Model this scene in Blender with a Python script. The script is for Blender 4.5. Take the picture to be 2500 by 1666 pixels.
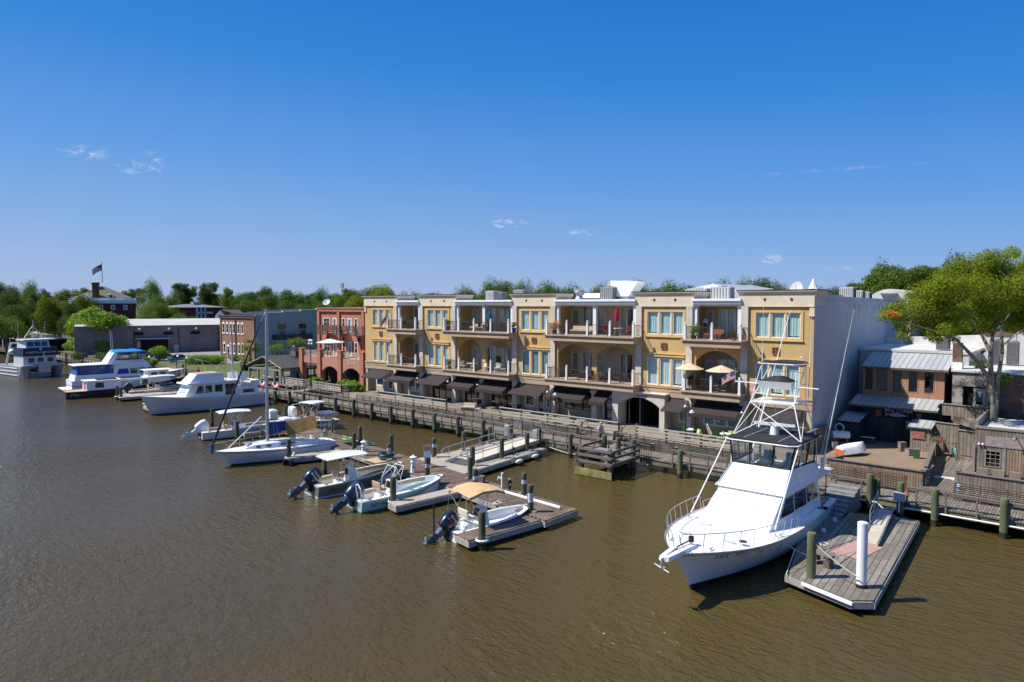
import bpy,bmesh,math,random
from mathutils import Vector,Matrix,Euler
R_ = math.radians
SC = bpy.context.scene
for o in list(bpy.data.objects): bpy.data.objects.remove(o)
# ---------------- camera ----------------
F_PX,YAW,PITCH = 1667.0,R_(40.7),math.atan(89/1667)
CAM = Vector((16.08,-53.16,12.24))
cd = bpy.data.cameras.new('camera'); cam = bpy.data.objects.new('camera',cd); SC.collection.objects.link(cam)
cam.location = CAM; cam.rotation_euler = (math.pi/2-PITCH,0,YAW)
cd.sensor_width = 36; cd.lens = 36*F_PX/2500; cd.clip_start = .5; cd.clip_end = 6000
SC.camera = cam
# ---------------- world ----------------
SUN_AZ,SUN_EL = R_(180+46),R_(51.5)
W = bpy.data.worlds.new('World'); SC.world = W; W.use_nodes = True
wn = W.node_tree; wn.nodes.clear()
def N(t,ty,**k):
    n = t.nodes.new(ty)
    for a,b in k.items(): setattr(n,a,b)
    return n
sky = N(wn,'ShaderNodeTexSky',sky_type='NISHITA',sun_disc=False,sun_elevation=SUN_EL,sun_rotation=SUN_AZ,
        altitude=0,air_density=1.0,dust_density=.25,ozone_density=3.0)
hsv = N(wn,'ShaderNodeHueSaturation'); hsv.inputs['Saturation'].default_value = 1.22; hsv.inputs['Value'].default_value = 1.0
bg = N(wn,'ShaderNodeBackground'); bg.inputs[1].default_value = .10
wo = N(wn,'ShaderNodeOutputWorld')
wn.links.new(sky.outputs[0],hsv.inputs['Color'])
# small wisps of cloud placed by compass direction and height in the sky
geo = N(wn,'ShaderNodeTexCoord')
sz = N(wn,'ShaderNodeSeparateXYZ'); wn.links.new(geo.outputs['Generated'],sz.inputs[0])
# the air's colour by height: paler towards the horizon and towards the west; brightened overhead, out of view, as added fill light
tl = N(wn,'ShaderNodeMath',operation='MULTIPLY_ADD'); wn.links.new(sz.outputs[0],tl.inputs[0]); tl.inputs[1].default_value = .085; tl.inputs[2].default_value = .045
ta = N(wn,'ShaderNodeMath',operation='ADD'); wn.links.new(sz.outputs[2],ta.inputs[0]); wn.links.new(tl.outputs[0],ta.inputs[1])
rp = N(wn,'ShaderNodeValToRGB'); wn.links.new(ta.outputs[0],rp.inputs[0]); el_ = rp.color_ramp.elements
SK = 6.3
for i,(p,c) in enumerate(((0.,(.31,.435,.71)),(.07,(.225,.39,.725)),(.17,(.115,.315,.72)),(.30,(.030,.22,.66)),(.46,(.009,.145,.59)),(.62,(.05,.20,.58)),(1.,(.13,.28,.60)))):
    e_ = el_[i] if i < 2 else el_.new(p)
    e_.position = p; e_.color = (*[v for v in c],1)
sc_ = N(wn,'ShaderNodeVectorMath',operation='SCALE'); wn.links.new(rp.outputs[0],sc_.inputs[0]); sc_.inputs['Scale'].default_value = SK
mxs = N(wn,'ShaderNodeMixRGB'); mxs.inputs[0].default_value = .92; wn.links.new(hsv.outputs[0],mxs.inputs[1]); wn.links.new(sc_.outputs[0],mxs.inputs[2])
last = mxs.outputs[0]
nz = N(wn,'ShaderNodeTexNoise'); nz.inputs['Scale'].default_value = 55; nz.inputs['Detail'].default_value = 7; nz.inputs['Roughness'].default_value = .68
mp = N(wn,'ShaderNodeMapping'); mp.inputs['Scale'].default_value = (1,1,2.6)
wn.links.new(geo.outputs['Generated'],mp.inputs[0]); wn.links.new(mp.outputs[0],nz.inputs[0])
def cloud(az,el,wa,we,amt):
    global last
    c = Vector((math.sin(az)*math.cos(el),math.cos(az)*math.cos(el),math.sin(el)))
    rt = Vector((math.cos(az),-math.sin(az),0)); up = rt.cross(c); up = up if up.z > 0 else -up
    sub = N(wn,'ShaderNodeVectorMath',operation='SUBTRACT'); wn.links.new(geo.outputs['Generated'],sub.inputs[0]); sub.inputs[1].default_value = c
    acc = None
    for ax,w in ((rt,wa),(up,we),(c,1.0)):
        d = N(wn,'ShaderNodeVectorMath',operation='DOT_PRODUCT'); wn.links.new(sub.outputs[0],d.inputs[0]); d.inputs[1].default_value = ax/w
        m = N(wn,'ShaderNodeMath',operation='MULTIPLY'); wn.links.new(d.outputs['Value'],m.inputs[0]); wn.links.new(d.outputs['Value'],m.inputs[1])
        if acc is None: acc = m.outputs[0]
        else:
            a = N(wn,'ShaderNodeMath',operation='ADD'); wn.links.new(acc,a.inputs[0]); wn.links.new(m.outputs[0],a.inputs[1]); acc = a.outputs[0]
    mr = N(wn,'ShaderNodeMapRange'); mr.inputs['From Min'].default_value = 1; mr.inputs['From Max'].default_value = 0; wn.links.new(acc,mr.inputs['Value'])
    nm = N(wn,'ShaderNodeMapRange'); nm.inputs['From Min'].default_value = .47; nm.inputs['From Max'].default_value = .68; wn.links.new(nz.outputs[0],nm.inputs['Value'])
    mu = N(wn,'ShaderNodeMath',operation='MULTIPLY'); wn.links.new(mr.outputs[0],mu.inputs[0]); wn.links.new(nm.outputs[0],mu.inputs[1])
    mv = N(wn,'ShaderNodeMath',operation='MULTIPLY'); wn.links.new(mu.outputs[0],mv.inputs[0]); mv.inputs[1].default_value = amt
    mx = N(wn,'ShaderNodeMixRGB'); wn.links.new(mv.outputs[0],mx.inputs[0]); wn.links.new(last,mx.inputs[1]); mx.inputs[2].default_value = (6.3,5.9,6.2,1)
    last = mx.outputs[0]
def azel(px,py):
    d = Vector(((px-1250)/F_PX,1,-(py-833)/F_PX)); d = Matrix.Rotation(-PITCH,3,'X') @ d; d = Matrix.Rotation(YAW,3,'Z') @ d; d.normalize()
    return math.atan2(d.x,d.y),math.asin(d.z)
for px,py,wa,we,amt in ((205,372,.030,.009,.55),(318,408,.018,.010,.5),(372,402,.014,.020,.5),(1242,546,.034,.007,1.0),
                            (1425,568,.024,.006,.6),(1884,633,.018,.007,.6),(2065,657,.03,.006,.3),(2030,415,.13,.003,.14)):
    cloud(*azel(px,py),wa,we,amt)
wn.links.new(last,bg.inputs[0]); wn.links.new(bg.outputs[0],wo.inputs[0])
# ---------------- sun ----------------
sl = bpy.data.lights.new('sun','SUN'); sl.energy = 4.15; sl.angle = R_(.5); sl.color = (1,.95,.86)
so = bpy.data.objects.new('sun',sl); SC.collection.objects.link(so)
so.rotation_euler = Vector((math.sin(SUN_AZ)*math.cos(SUN_EL),math.cos(SUN_AZ)*math.cos(SUN_EL),math.sin(SUN_EL))).to_track_quat('Z','Y').to_euler()
so.location = (0,-40,80)
SC.view_settings.view_transform = 'Standard'; SC.view_settings.look = 'None'; SC.view_settings.exposure = 0.7; SC.view_settings.gamma = 1
SC.render.resolution_x,SC.render.resolution_y = 1024,682
SC.cycles.max_bounces = 6; SC.cycles.transparent_max_bounces = 12; SC.cycles.caustics_reflective = False; SC.cycles.caustics_refractive = False

# ---------------- helpers ----------------
FW = Vector((-math.sin(YAW)*math.cos(PITCH),math.cos(YAW)*math.cos(PITCH),-math.sin(PITCH)))
RT = Vector((math.cos(YAW),math.sin(YAW),0)); UP = RT.cross(FW)
def ray(px,py): return FW + RT*((px-1250)/F_PX) - UP*((py-833)/F_PX)
def onz(px,py,z=0.): d = ray(px,py); return CAM + d*((z-CAM.z)/d.z)
def ony(px,py,y): d = ray(px,py); return CAM + d*((y-CAM.y)/d.y)
def onx(px,py,x): d = ray(px,py); return CAM + d*((x-CAM.x)/d.x)
def zat(px,py,p):   # height of the pixel's ray above ground point p
    d = ray(px,py); q = Vector((p[0]-CAM.x,p[1]-CAM.y)); return CAM.z + d.z*(q.dot(Vector((d.x,d.y)))/Vector((d.x,d.y)).length_squared)
def atdist(px,py,depth): return CAM + ray(px,py)*depth

MATS = {}
def mat(name,col,rough=.7,var=.12,scale=6.,metal=0.,bump=0.,bscale=40.,spec=.4,col2=None,detail=4.,stretch=None,coat=0.):
    if name in MATS: return MATS[name]
    m = bpy.data.materials.new(name); m.use_nodes = True; t = m.node_tree; b = t.nodes['Principled BSDF']
    b.inputs['Roughness'].default_value = rough; b.inputs['Metallic'].default_value = metal; b.inputs['Specular IOR Level'].default_value = spec
    if coat: b.inputs['Coat Weight'].default_value = coat
    tc = N(t,'ShaderNodeTexCoord'); src = tc.outputs['Object']
    if stretch:
        mpn = N(t,'ShaderNodeMapping'); mpn.inputs['Scale'].default_value = stretch; t.links.new(src,mpn.inputs[0]); src = mpn.outputs[0]
    n = N(t,'ShaderNodeTexNoise'); n.inputs['Scale'].default_value = scale; n.inputs['Detail'].default_value = detail; n.inputs['Roughness'].default_value = .6
    t.links.new(src,n.inputs[0])
    r = N(t,'ShaderNodeValToRGB'); e = r.color_ramp.elements; e[0].position = .3; e[1].position = .72
    c2 = col2 or tuple(max(0,c*(1-var*2)) for c in col); c1 = col if col2 else tuple(min(1,c*(1+var)) for c in col)
    e[0].color = (*c2,1); e[1].color = (*c1,1)
    t.links.new(n.outputs[0],r.inputs[0]); t.links.new(r.outputs[0],b.inputs['Base Color'])
    if bump:
        n2 = N(t,'ShaderNodeTexNoise'); n2.inputs['Scale'].default_value = bscale; n2.inputs['Detail'].default_value = 3; t.links.new(src,n2.inputs[0])
        bp = N(t,'ShaderNodeBump'); bp.inputs['Strength'].default_value = bump; bp.inputs['Distance'].default_value = .02
        t.links.new(n2.outputs[0],bp.inputs['Height']); t.links.new(bp.outputs[0],b.inputs['Normal'])
    MATS[name] = m; return m
def brickmat(name,c1,c2,mortar,bw=.22,rh=.075,ms=.012,rough=.85,axis='wall',rot=0.,var=.5,noise=(.0,.0,.0),namt=0.,nscale=.6,bump=.4):
    """rows of bricks or boards; axis 'wall' = (x+y, z), 'floor' = (x, y) turned by rot"""
    if name in MATS: return MATS[name]
    m = bpy.data.materials.new(name); m.use_nodes = True; t = m.node_tree; b = t.nodes['Principled BSDF']
    b.inputs['Roughness'].default_value = rough; b.inputs['Specular IOR Level'].default_value = .25
    tc = N(t,'ShaderNodeTexCoord'); src = tc.outputs['Object']
    if axis in ('wall','vert'):
        s = N(t,'ShaderNodeSeparateXYZ'); t.links.new(src,s.inputs[0]); a = N(t,'ShaderNodeMath',operation='ADD'); t.links.new(s.outputs[0],a.inputs[0]); t.links.new(s.outputs[1],a.inputs[1])
        c = N(t,'ShaderNodeCombineXYZ')
        if axis == 'wall': t.links.new(a.outputs[0],c.inputs[0]); t.links.new(s.outputs[2],c.inputs[1])
        else: t.links.new(s.outputs[2],c.inputs[0]); t.links.new(a.outputs[0],c.inputs[1])
        vec = c.outputs[0]
    else:
        mpn = N(t,'ShaderNodeMapping'); mpn.inputs['Rotation'].default_value = (0,0,rot); t.links.new(src,mpn.inputs[0]); vec = mpn.outputs[0]
    br = N(t,'ShaderNodeTexBrick'); br.inputs['Color1'].default_value = (*c1,1); br.inputs['Color2'].default_value = (*c2,1); br.inputs['Mortar'].default_value = (*mortar,1)
    br.inputs['Scale'].default_value = 1; br.inputs['Brick Width'].default_value = bw; br.inputs['Row Height'].default_value = rh; br.inputs['Mortar Size'].default_value = ms; br.inputs['Bias'].default_value = 0
    t.links.new(vec,br.inputs[0]); out = br.outputs[0]
    n = N(t,'ShaderNodeTexNoise'); n.inputs['Scale'].default_value = nscale; n.inputs['Detail'].default_value = 6; n.inputs['Roughness'].default_value = .65; t.links.new(src,n.inputs[0])
    if namt:
        r = N(t,'ShaderNodeMapRange'); r.inputs['From Min'].default_value = .42; r.inputs['From Max'].default_value = .62; r.inputs['To Max'].default_value = namt; t.links.new(n.outputs[0],r.inputs['Value'])
        mx = N(t,'ShaderNodeMixRGB'); t.links.new(r.outputs[0],mx.inputs[0]); t.links.new(out,mx.inputs[1]); mx.inputs[2].default_value = (*noise,1); out = mx.outputs[0]
    n2 = N(t,'ShaderNodeTexNoise'); n2.inputs['Scale'].default_value = 3.5; n2.inputs['Detail'].default_value = 8; t.links.new(src,n2.inputs[0])
    r2 = N(t,'ShaderNodeMapRange'); r2.inputs['To Min'].default_value = 1-var; r2.inputs['To Max'].default_value = 1+var; t.links.new(n2.outputs[0],r2.inputs['Value'])
    m2 = N(t,'ShaderNodeMixRGB',blend_type='MULTIPLY'); m2.inputs[0].default_value = 1; t.links.new(out,m2.inputs[1]); t.links.new(r2.outputs[0],m2.inputs[2])
    t.links.new(m2.outputs[0],b.inputs['Base Color'])
    if bump:
        bp = N(t,'ShaderNodeBump'); bp.inputs['Strength'].default_value = bump; bp.inputs['Distance'].default_value = .01; t.links.new(m2.outputs[0],bp.inputs['Height']); t.links.new(bp.outputs[0],b.inputs['Normal'])
    MATS[name] = m; return m
def glassmat(name,tint=(.84,.93,.93),refl=.5,rough=.02):
    if name in MATS: return MATS[name]
    m = bpy.data.materials.new(name); m.use_nodes = True; t = m.node_tree; t.nodes.clear()
    o = N(t,'ShaderNodeOutputMaterial'); mx = N(t,'ShaderNodeMixShader'); tr = N(t,'ShaderNodeBsdfTransparent'); g = N(t,'ShaderNodeBsdfGlossy'); f = N(t,'ShaderNodeLayerWeight')
    tr.inputs[0].default_value = (*tint,1); g.inputs['Roughness'].default_value = rough; f.inputs[0].default_value = .28
    a = N(t,'ShaderNodeMath',operation='MULTIPLY_ADD'); a.inputs[1].default_value = .5; a.inputs[2].default_value = refl*.12; t.links.new(f.outputs['Facing'],a.inputs[0])
    n = N(t,'ShaderNodeTexNoise'); n.inputs['Scale'].default_value = .8; bp = N(t,'ShaderNodeBump'); bp.inputs['Strength'].default_value = .08; t.links.new(n.outputs[0],bp.inputs['Height']); t.links.new(bp.outputs[0],g.inputs['Normal'])
    t.links.new(a.outputs[0],mx.inputs[0]); t.links.new(tr.outputs[0],mx.inputs[1]); t.links.new(g.outputs[0],mx.inputs[2]); t.links.new(mx.outputs[0],o.inputs[0])
    MATS[name] = m; return m

class M:
    """mesh builder: collects shapes, becomes one mesh object"""
    def __init__(s): s.v = []; s.f = []; s.X = None
    def add(s,vs,fs):
        n = len(s.v)
        for v in vs:
            v = Vector(v); s.v.append(s.X @ v if s.X else v)
        s.f += [tuple(i+n for i in f) for f in fs]; return s
    def box(s,x0,x1,y0,y1,z0,z1):
        return s.add([(x0,y0,z0),(x1,y0,z0),(x1,y1,z0),(x0,y1,z0),(x0,y0,z1),(x1,y0,z1),(x1,y1,z1),(x0,y1,z1)],
                     [(0,3,2,1),(4,5,6,7),(0,1,5,4),(1,2,6,5),(2,3,7,6),(3,0,4,7)])
    def cbox(s,c,d,rz=0.,rx=0.,ry=0.):
        T = Matrix.Translation(Vector(c)) @ Euler((rx,ry,rz)).to_matrix().to_4x4(); h = [a/2 for a in d]
        vs = [T @ Vector((i*h[0],j*h[1],k*h[2])) for k in (-1,1) for j in (-1,1) for i in (-1,1)]
        return s.add(vs,[(0,2,3,1),(4,5,7,6),(0,1,5,4),(2,6,7,3),(0,4,6,2),(1,3,7,5)])
    def tube(s,p,q,r=.03,r2=None,n=6,cap=True):
        p,q = Vector(p),Vector(q); d = q-p
        if d.length < 1e-6: return s
        r2 = r if r2 is None else r2; a = d.orthogonal().normalized(); b = d.normalized().cross(a); vs = []
        for c,rr in ((p,r),(q,r2)):
            for i in range(n): t = 2*math.pi*(i+.5)/n; vs.append(c + a*math.cos(t)*rr + b*math.sin(t)*rr)
        fs = [(i,(i+1) % n,n+(i+1) % n,n+i) for i in range(n)]
        if cap: fs += [tuple(range(n-1,-1,-1)),tuple(range(n,2*n))]
        return s.add(vs,fs)
    def path(s,pts,r=.03,n=6,closed=False):
        pts = [Vector(p) for p in pts]
        for a,b in zip(pts,pts[1:]+([pts[0]] if closed else [])): s.tube(a,b,r,n=n)
        return s
    def cyl(s,x,y,z0,z1,r,r2=None,n=12): return s.tube((x,y,z0),(x,y,z1),r,r2,n)
    def ball(s,c,r,n=8,sq=(1,1,1)):
        c = Vector(c); vs = [c+Vector((0,0,r*sq[2]))]; k = n//2
        for i in range(1,k):
            for j in range(n):
                a,t = math.pi*i/k,2*math.pi*j/n; vs.append(c+Vector((r*sq[0]*math.sin(a)*math.cos(t),r*sq[1]*math.sin(a)*math.sin(t),r*sq[2]*math.cos(a))))
        vs.append(c-Vector((0,0,r*sq[2]))); fs = [(0,1+j,1+(j+1) % n) for j in range(n)]
        for i in range(k-2):
            for j in range(n): a = 1+i*n; fs.append((a+j,a+n+j,a+n+(j+1) % n,a+(j+1) % n))
        a = 1+(k-2)*n; fs += [(a+j,len(vs)-1,a+(j+1) % n) for j in range(n)]
        return s.add(vs,fs)
    def prism(s,poly,h0,h1,axis='z'):
        n = len(poly)
        def mk(p,h): return (p[0],p[1],h) if axis == 'z' else ((p[0],h,p[1]) if axis == 'y' else (h,p[0],p[1]))
        vs = [mk(p,h0) for p in poly]+[mk(p,h1) for p in poly]
        return s.add(vs,[tuple(range(n-1,-1,-1)),tuple(range(n,2*n))]+[(i,(i+1) % n,n+(i+1) % n,n+i) for i in range(n)])
    def loft(s,rings,closed=True,cap=False):
        n = len(rings[0]); vs = [v for r in rings for v in r]; fs = []
        for k in range(len(rings)-1):
            for i in range(n if closed else n-1):
                j = (i+1) % n; fs.append((k*n+i,k*n+j,(k+1)*n+j,(k+1)*n+i))
        if cap: fs += [tuple(range(n-1,-1,-1)),tuple(range((len(rings)-1)*n,len(rings)*n))]
        return s.add(vs,fs)
    def quad(s,*p): return s.add(p,[tuple(range(len(p)))])
    def arc_panel(s,x0,x1,zs,zt,y0,y1,rise,n=12):
        """wall piece from x0 to x1 with an arched underside: springing zs, crown zs+rise, top zt"""
        w = (x1-x0)/2; R = (w*w+rise*rise)/(2*rise); cx = (x0+x1)/2; pts = []
        for i in range(n+1):
            x = x0+(x1-x0)*i/n; pts.append((x,zs+rise-R+math.sqrt(max(0,R*R-(x-cx)**2))))
        for (xa,za),(xb,zb) in zip(pts,pts[1:]):
            s.quad((xa,y0,za),(xb,y0,zb),(xb,y0,zt),(xa,y0,zt)); s.quad((xa,y1,za),(xa,y1,zt),(xb,y1,zt),(xb,y1,zb))
            s.quad((xa,y0,za),(xa,y1,za),(xb,y1,zb),(xb,y0,zb))
        s.quad((x0,y0,zt),(x1,y0,zt),(x1,y1,zt),(x0,y1,zt)); return s
    def build(s,name,m,parent=None,smooth=0,world=False,recalc=True):
        me = bpy.data.meshes.new(name); off = Vector((0,0,0))
        if world and parent is not None: off = ROOT.get(parent.name,Vector((0,0,0)))
        me.from_pydata([v-off for v in s.v],[],s.f)
        if recalc:
            bm = bmesh.new(); bm.from_mesh(me); bmesh.ops.recalc_face_normals(bm,faces=bm.faces); bm.to_mesh(me); bm.free()
        if smooth:
            me.shade_smooth()
            try: me.set_sharp_from_angle(angle=R_(smooth))
            except Exception: pass
        o = bpy.data.objects.new(name,me); SC.collection.objects.link(o)
        if m is not None: me.materials.append(m)
        if parent is not None: o.parent = parent; ROOT[o.name] = off
        return o
ROOT = {}
def tag(o,label=None,cat=None,group=None,kind=None):
    if label: o['label'] = label
    if cat: o['category'] = cat
    if group: o['group'] = group
    if kind: o['kind'] = kind
    return o
def thing(name,label,cat,loc=(0,0,0),rz=0.,group=None):
    o = bpy.data.objects.new(name,None); SC.collection.objects.link(o); o.location = loc; o.rotation_euler = (0,0,rz); o.empty_display_size = .2
    ROOT[o.name] = Vector(loc); return tag(o,label,cat,group)
KIDS = {}
def dup(root,loc,rz=None,label=None,group=None,scale=None):
    if root.name not in KIDS: KIDS[root.name] = [(c,[g for g in c.children]) for c in root.children]
    r = root.copy(); SC.collection.objects.link(r); r.location = loc
    if rz is not None: r.rotation_euler = (0,0,rz)
    if scale is not None: r.scale = scale if hasattr(scale,'__len__') else (scale,)*3
    if label: r['label'] = label
    if group: r['group'] = group
    for c,gs in KIDS[root.name]:
        cc = c.copy(); SC.collection.objects.link(cc); cc.parent = r
        for g in gs: gg = g.copy(); SC.collection.objects.link(gg); gg.parent = cc
    return r
def text(name,body,size,m,parent,loc,rot,extrude=.01,shear=0,align='CENTER'):
    cu = bpy.data.curves.new(name,'FONT'); cu.body = body; cu.size = size; cu.extrude = extrude; cu.align_x = align; cu.align_y = 'CENTER'; cu.shear = shear; cu.resolution_u = 2
    tmp = bpy.data.objects.new('tmp',cu); SC.collection.objects.link(tmp)
    me = bpy.data.meshes.new_from_object(tmp.evaluated_get(bpy.context.evaluated_depsgraph_get())); bpy.data.objects.remove(tmp)
    me.transform(Matrix.Translation(Vector(loc)) @ Euler(rot).to_matrix().to_4x4()); me.name = name; me.materials.clear(); me.materials.append(m)
    o = bpy.data.objects.new(name,me); SC.collection.objects.link(o); o.parent = parent; return o

class Face:
    """a wall plane: o origin, u along the wall, n outward"""
    def __init__(s,o,u,n): s.o,s.u,s.n = Vector(o),Vector(u).normalized(),Vector(n).normalized()
    def P(s,u,z,d=0.): return s.o + s.u*u + s.n*d + Vector((0,0,z))
    def box(s,m,u0,u1,z0,z1,d0,d1):
        vs = [s.P(u,z,d) for z in (z0,z1) for d in (d0,d1) for u in (u0,u1)]
        return m.add(vs,[(0,1,3,2),(4,6,7,5),(0,4,5,1),(2,3,7,6),(0,2,6,4),(1,5,7,3)])
    def wall(s,m,u0,u1,z0,z1,holes=(),depth=.2):
        us = sorted({u0,u1,*[h[0] for h in holes],*[h[1] for h in holes]}); zs = sorted({z0,z1,*[h[2] for h in holes],*[h[3] for h in holes]})
        us = [u for u in us if u0 <= u <= u1]; zs = [z for z in zs if z0 <= z <= z1]
        for a,b in zip(us,us[1:]):
            for c,e in zip(zs,zs[1:]):
                mu,mz = (a+b)/2,(c+e)/2
                if any(h[0] < mu < h[1] and h[2] < mz < h[3] for h in holes): continue
                m.add([s.P(a,c),s.P(b,c),s.P(b,e),s.P(a,e)],[(0,1,2,3)])
        for h in holes:
            a,b,c,e = h[:4]
            m.add([s.P(a,c),s.P(b,c),s.P(b,e),s.P(a,e),s.P(a,c,-depth),s.P(b,c,-depth),s.P(b,e,-depth),s.P(a,e,-depth)],[(0,1,5,4),(1,2,6,5),(2,3,7,6),(3,0,4,7)])
    def window(s,parent,u0,u1,z0,z1,fm,gm,cols=1,rows=1,d=-.1,fw=.07,mw=.03,name='window',back=None,curtain=None,world=True,cut=0.):
        f = M(); s.box(f,u0,u0+fw,z0,z1,d-.05,d+.05); s.box(f,u1-fw,u1,z0,z1,d-.05,d+.05)
        s.box(f,u0+fw,u1-fw,z0,z0+fw,d-.05,d+.05); s.box(f,u0+fw,u1-fw,z1-fw,z1,d-.05,d+.05)
        for i in range(1,cols): c = u0+(u1-u0)*i/cols; s.box(f,c-mw/2,c+mw/2,z0+fw,z1-fw,d-.04,d+.04)
        for i in range(1,rows): c = z0+(z1-z0)*i/rows; s.box(f,u0+fw,u1-fw,c-mw/2,c+mw/2,d-.035,d+.035)
        fo = f.build(name,fm,parent,world=world)
        g = M(); g.quad(s.P(u0+fw,z0+fw,d),s.P(u1-fw,z0+fw,d),s.P(u1-fw,z1-fw,d),s.P(u0+fw,z1-fw,d)); g.build('pane',gm,fo,world=world,recalc=False)
        if curtain is not None:
            c = M(); k = max(8,int((u1-u0)/.07)); top = z1-fw; bot = z0+fw+(z1-z0)*cut
            pts = [(u0+fw+(u1-u0-2*fw)*i/k,d-.10-.022*math.sin(i*1.9)-.012*math.sin(i*.7)) for i in range(k+1)]
            for (a,da),(b,db) in zip(pts,pts[1:]): c.quad(s.P(a,bot,da),s.P(b,bot,db),s.P(b,top,db),s.P(a,top,da))
            c.build('curtain',curtain,fo,world=world,recalc=False)
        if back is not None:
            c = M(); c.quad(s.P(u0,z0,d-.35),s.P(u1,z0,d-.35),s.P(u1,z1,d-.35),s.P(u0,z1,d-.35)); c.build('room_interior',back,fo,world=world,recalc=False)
        return fo
# ---------------- materials ----------------
m_white = mat('white_paint',(.78,.78,.76),.45,.03,2.)
m_gel = mat('white_gelcoat',(.80,.80,.79),.22,.025,1.2,coat=.3,spec=.5)
m_cream = mat('cream_gelcoat',(.72,.68,.58),.4,.04,3)
m_tan = mat('tan_vinyl',(.52,.36,.22),.6,.12,8)
m_black = mat('black_paint',(.018,.018,.02),.45,.2,5)
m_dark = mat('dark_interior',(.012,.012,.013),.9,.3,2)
m_metal = mat('bright_metal',(.62,.62,.63),.28,.05,5,metal=.9)
m_alu = mat('brushed_aluminium',(.5,.5,.51),.42,.08,5,metal=.7)
m_galv = mat('grey_metal',(.36,.37,.38),.5,.12,4,metal=.4)
m_rope = mat('rope',(.55,.52,.45),.9,.1,30)
m_glass = glassmat('window_glass')
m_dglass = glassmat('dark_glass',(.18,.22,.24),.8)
m_clear = glassmat('clear_vinyl',(.80,.80,.78),.6,.08)
m_curt = mat('curtain_cloth',(.62,.74,.70),.9,.06,3)
m_blind = mat('grey_green_curtain',(.30,.38,.35),.9,.08,3)
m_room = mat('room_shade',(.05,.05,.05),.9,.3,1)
m_plankG = brickmat('weathered_planks',(.165,.135,.11),(.27,.235,.20),(.03,.025,.02),bw=3.1,rh=.15,ms=.018,axis='floor',rot=math.pi/2,var=.35,noise=(.13,.10,.085),namt=.6,nscale=.5)
# ================= setting: water, land, boardwalk =================
def water_mat():
    m = bpy.data.materials.new('river_water'); m.use_nodes = True; t = m.node_tree; b = t.nodes['Principled BSDF']
    b.inputs['Roughness'].default_value = .06; b.inputs['IOR'].default_value = 1.33; b.inputs['Specular IOR Level'].default_value = .5
    tc = N(t,'ShaderNodeTexCoord')
    n0 = N(t,'ShaderNodeTexNoise'); n0.inputs['Scale'].default_value = .035; n0.inputs['Detail'].default_value = 3; t.links.new(tc.outputs['Object'],n0.inputs[0])
    r = N(t,'ShaderNodeValToRGB'); r.color_ramp.elements[0].position = .35; r.color_ramp.elements[1].position = .65
    r.color_ramp.elements[0].color = (.064,.045,.013,1); r.color_ramp.elements[1].color = (.082,.058,.018,1)
    t.links.new(n0.outputs[0],r.inputs[0]); t.links.new(r.outputs[0],b.inputs['Base Color'])
    hs = []
    for sc,st,amp,rot,di in ((.5,(1,2.6,1),.75,.75,.0),(1.5,(1,2.2,1),.85,.5,.6),(4.2,(1,1.8,1),.42,.95,.4),(11,(1,1.3,1),.12,.3,0)):
        mp_ = N(t,'ShaderNodeMapping'); mp_.inputs['Rotation'].default_value = (0,0,rot); mp_.inputs['Scale'].default_value = st
        n = N(t,'ShaderNodeTexNoise'); n.inputs['Scale'].default_value = sc; n.inputs['Detail'].default_value = 2.5; n.inputs['Roughness'].default_value = .55; n.inputs['Distortion'].default_value = di
        t.links.new(tc.outputs['Object'],mp_.inputs[0]); t.links.new(mp_.outputs[0],n.inputs[0])
        mu = N(t,'ShaderNodeMath',operation='MULTIPLY'); t.links.new(n.outputs[0],mu.inputs[0]); mu.inputs[1].default_value = amp; hs.append(mu.outputs[0])
    a = hs[0]
    for h in hs[1:]:
        ad = N(t,'ShaderNodeMath',operation='ADD'); t.links.new(a,ad.inputs[0]); t.links.new(h,ad.inputs[1]); a = ad.outputs[0]
    # wind patches: ripples are stronger in some areas
    n3 = N(t,'ShaderNodeTexNoise'); n3.inputs['Scale'].default_value = .06; n3.inputs['Detail'].default_value = 2; t.links.new(tc.outputs['Object'],n3.inputs[0])
    mr = N(t,'ShaderNodeMapRange'); mr.inputs['From Min'].default_value = .35; mr.inputs['From Max'].default_value = .65; mr.inputs['To Min'].default_value = .5; mr.inputs['To Max'].default_value = .95; t.links.new(n3.outputs[0],mr.inputs['Value'])
    bp = N(t,'ShaderNodeBump'); bp.inputs['Distance'].default_value = .22; t.links.new(mr.outputs[0],bp.inputs['Strength']); t.links.new(a,bp.inputs['Height']); t.links.new(bp.outputs[0],b.inputs['Normal'])
    return m
w = M(); w.quad((-1600,-500,0),(700,-500,0),(700,60,0),(-1600,60,0)); tag(w.build('water',water_mat()),kind='structure')
m_land = mat('ground_soil',(.16,.15,.09),.95,.25,.15,col2=(.07,.09,.03))
g = M(); LZ = 1.25
shore = [(2500,-5.2),(-54.2,-5.2),(-54.2,1.5),(-72,1.5),(-72,-2.2),(-92,-2.2),(-100,-1.5),(-2500,8)]
g.add([(x,y,LZ) for x,y in shore]+[(-2500,3000,LZ),(2500,3000,LZ)],[tuple(range(10))])
for (a,b),(c,d) in zip(shore,shore[1:]): g.quad((a,b,-1),(a,b,LZ),(c,d,LZ),(c,d,-1))
tag(g.build('ground',m_land),kind='structure')
m_asph = mat('parking_asphalt',(.25,.24,.23),.9,.15,1.2,bump=.1)
p = M(); p.quad((-142.9,2.5,1.262),(-121,2.5,1.262),(-121,30,1.262),(-142.9,40,1.262)); p.quad((-121,6,1.262),(-106.4,6,1.262),(-106.4,13.6,1.262),(-121,13.6,1.262)); tag(p.build('parking_lot',m_asph),kind='structure')
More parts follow.
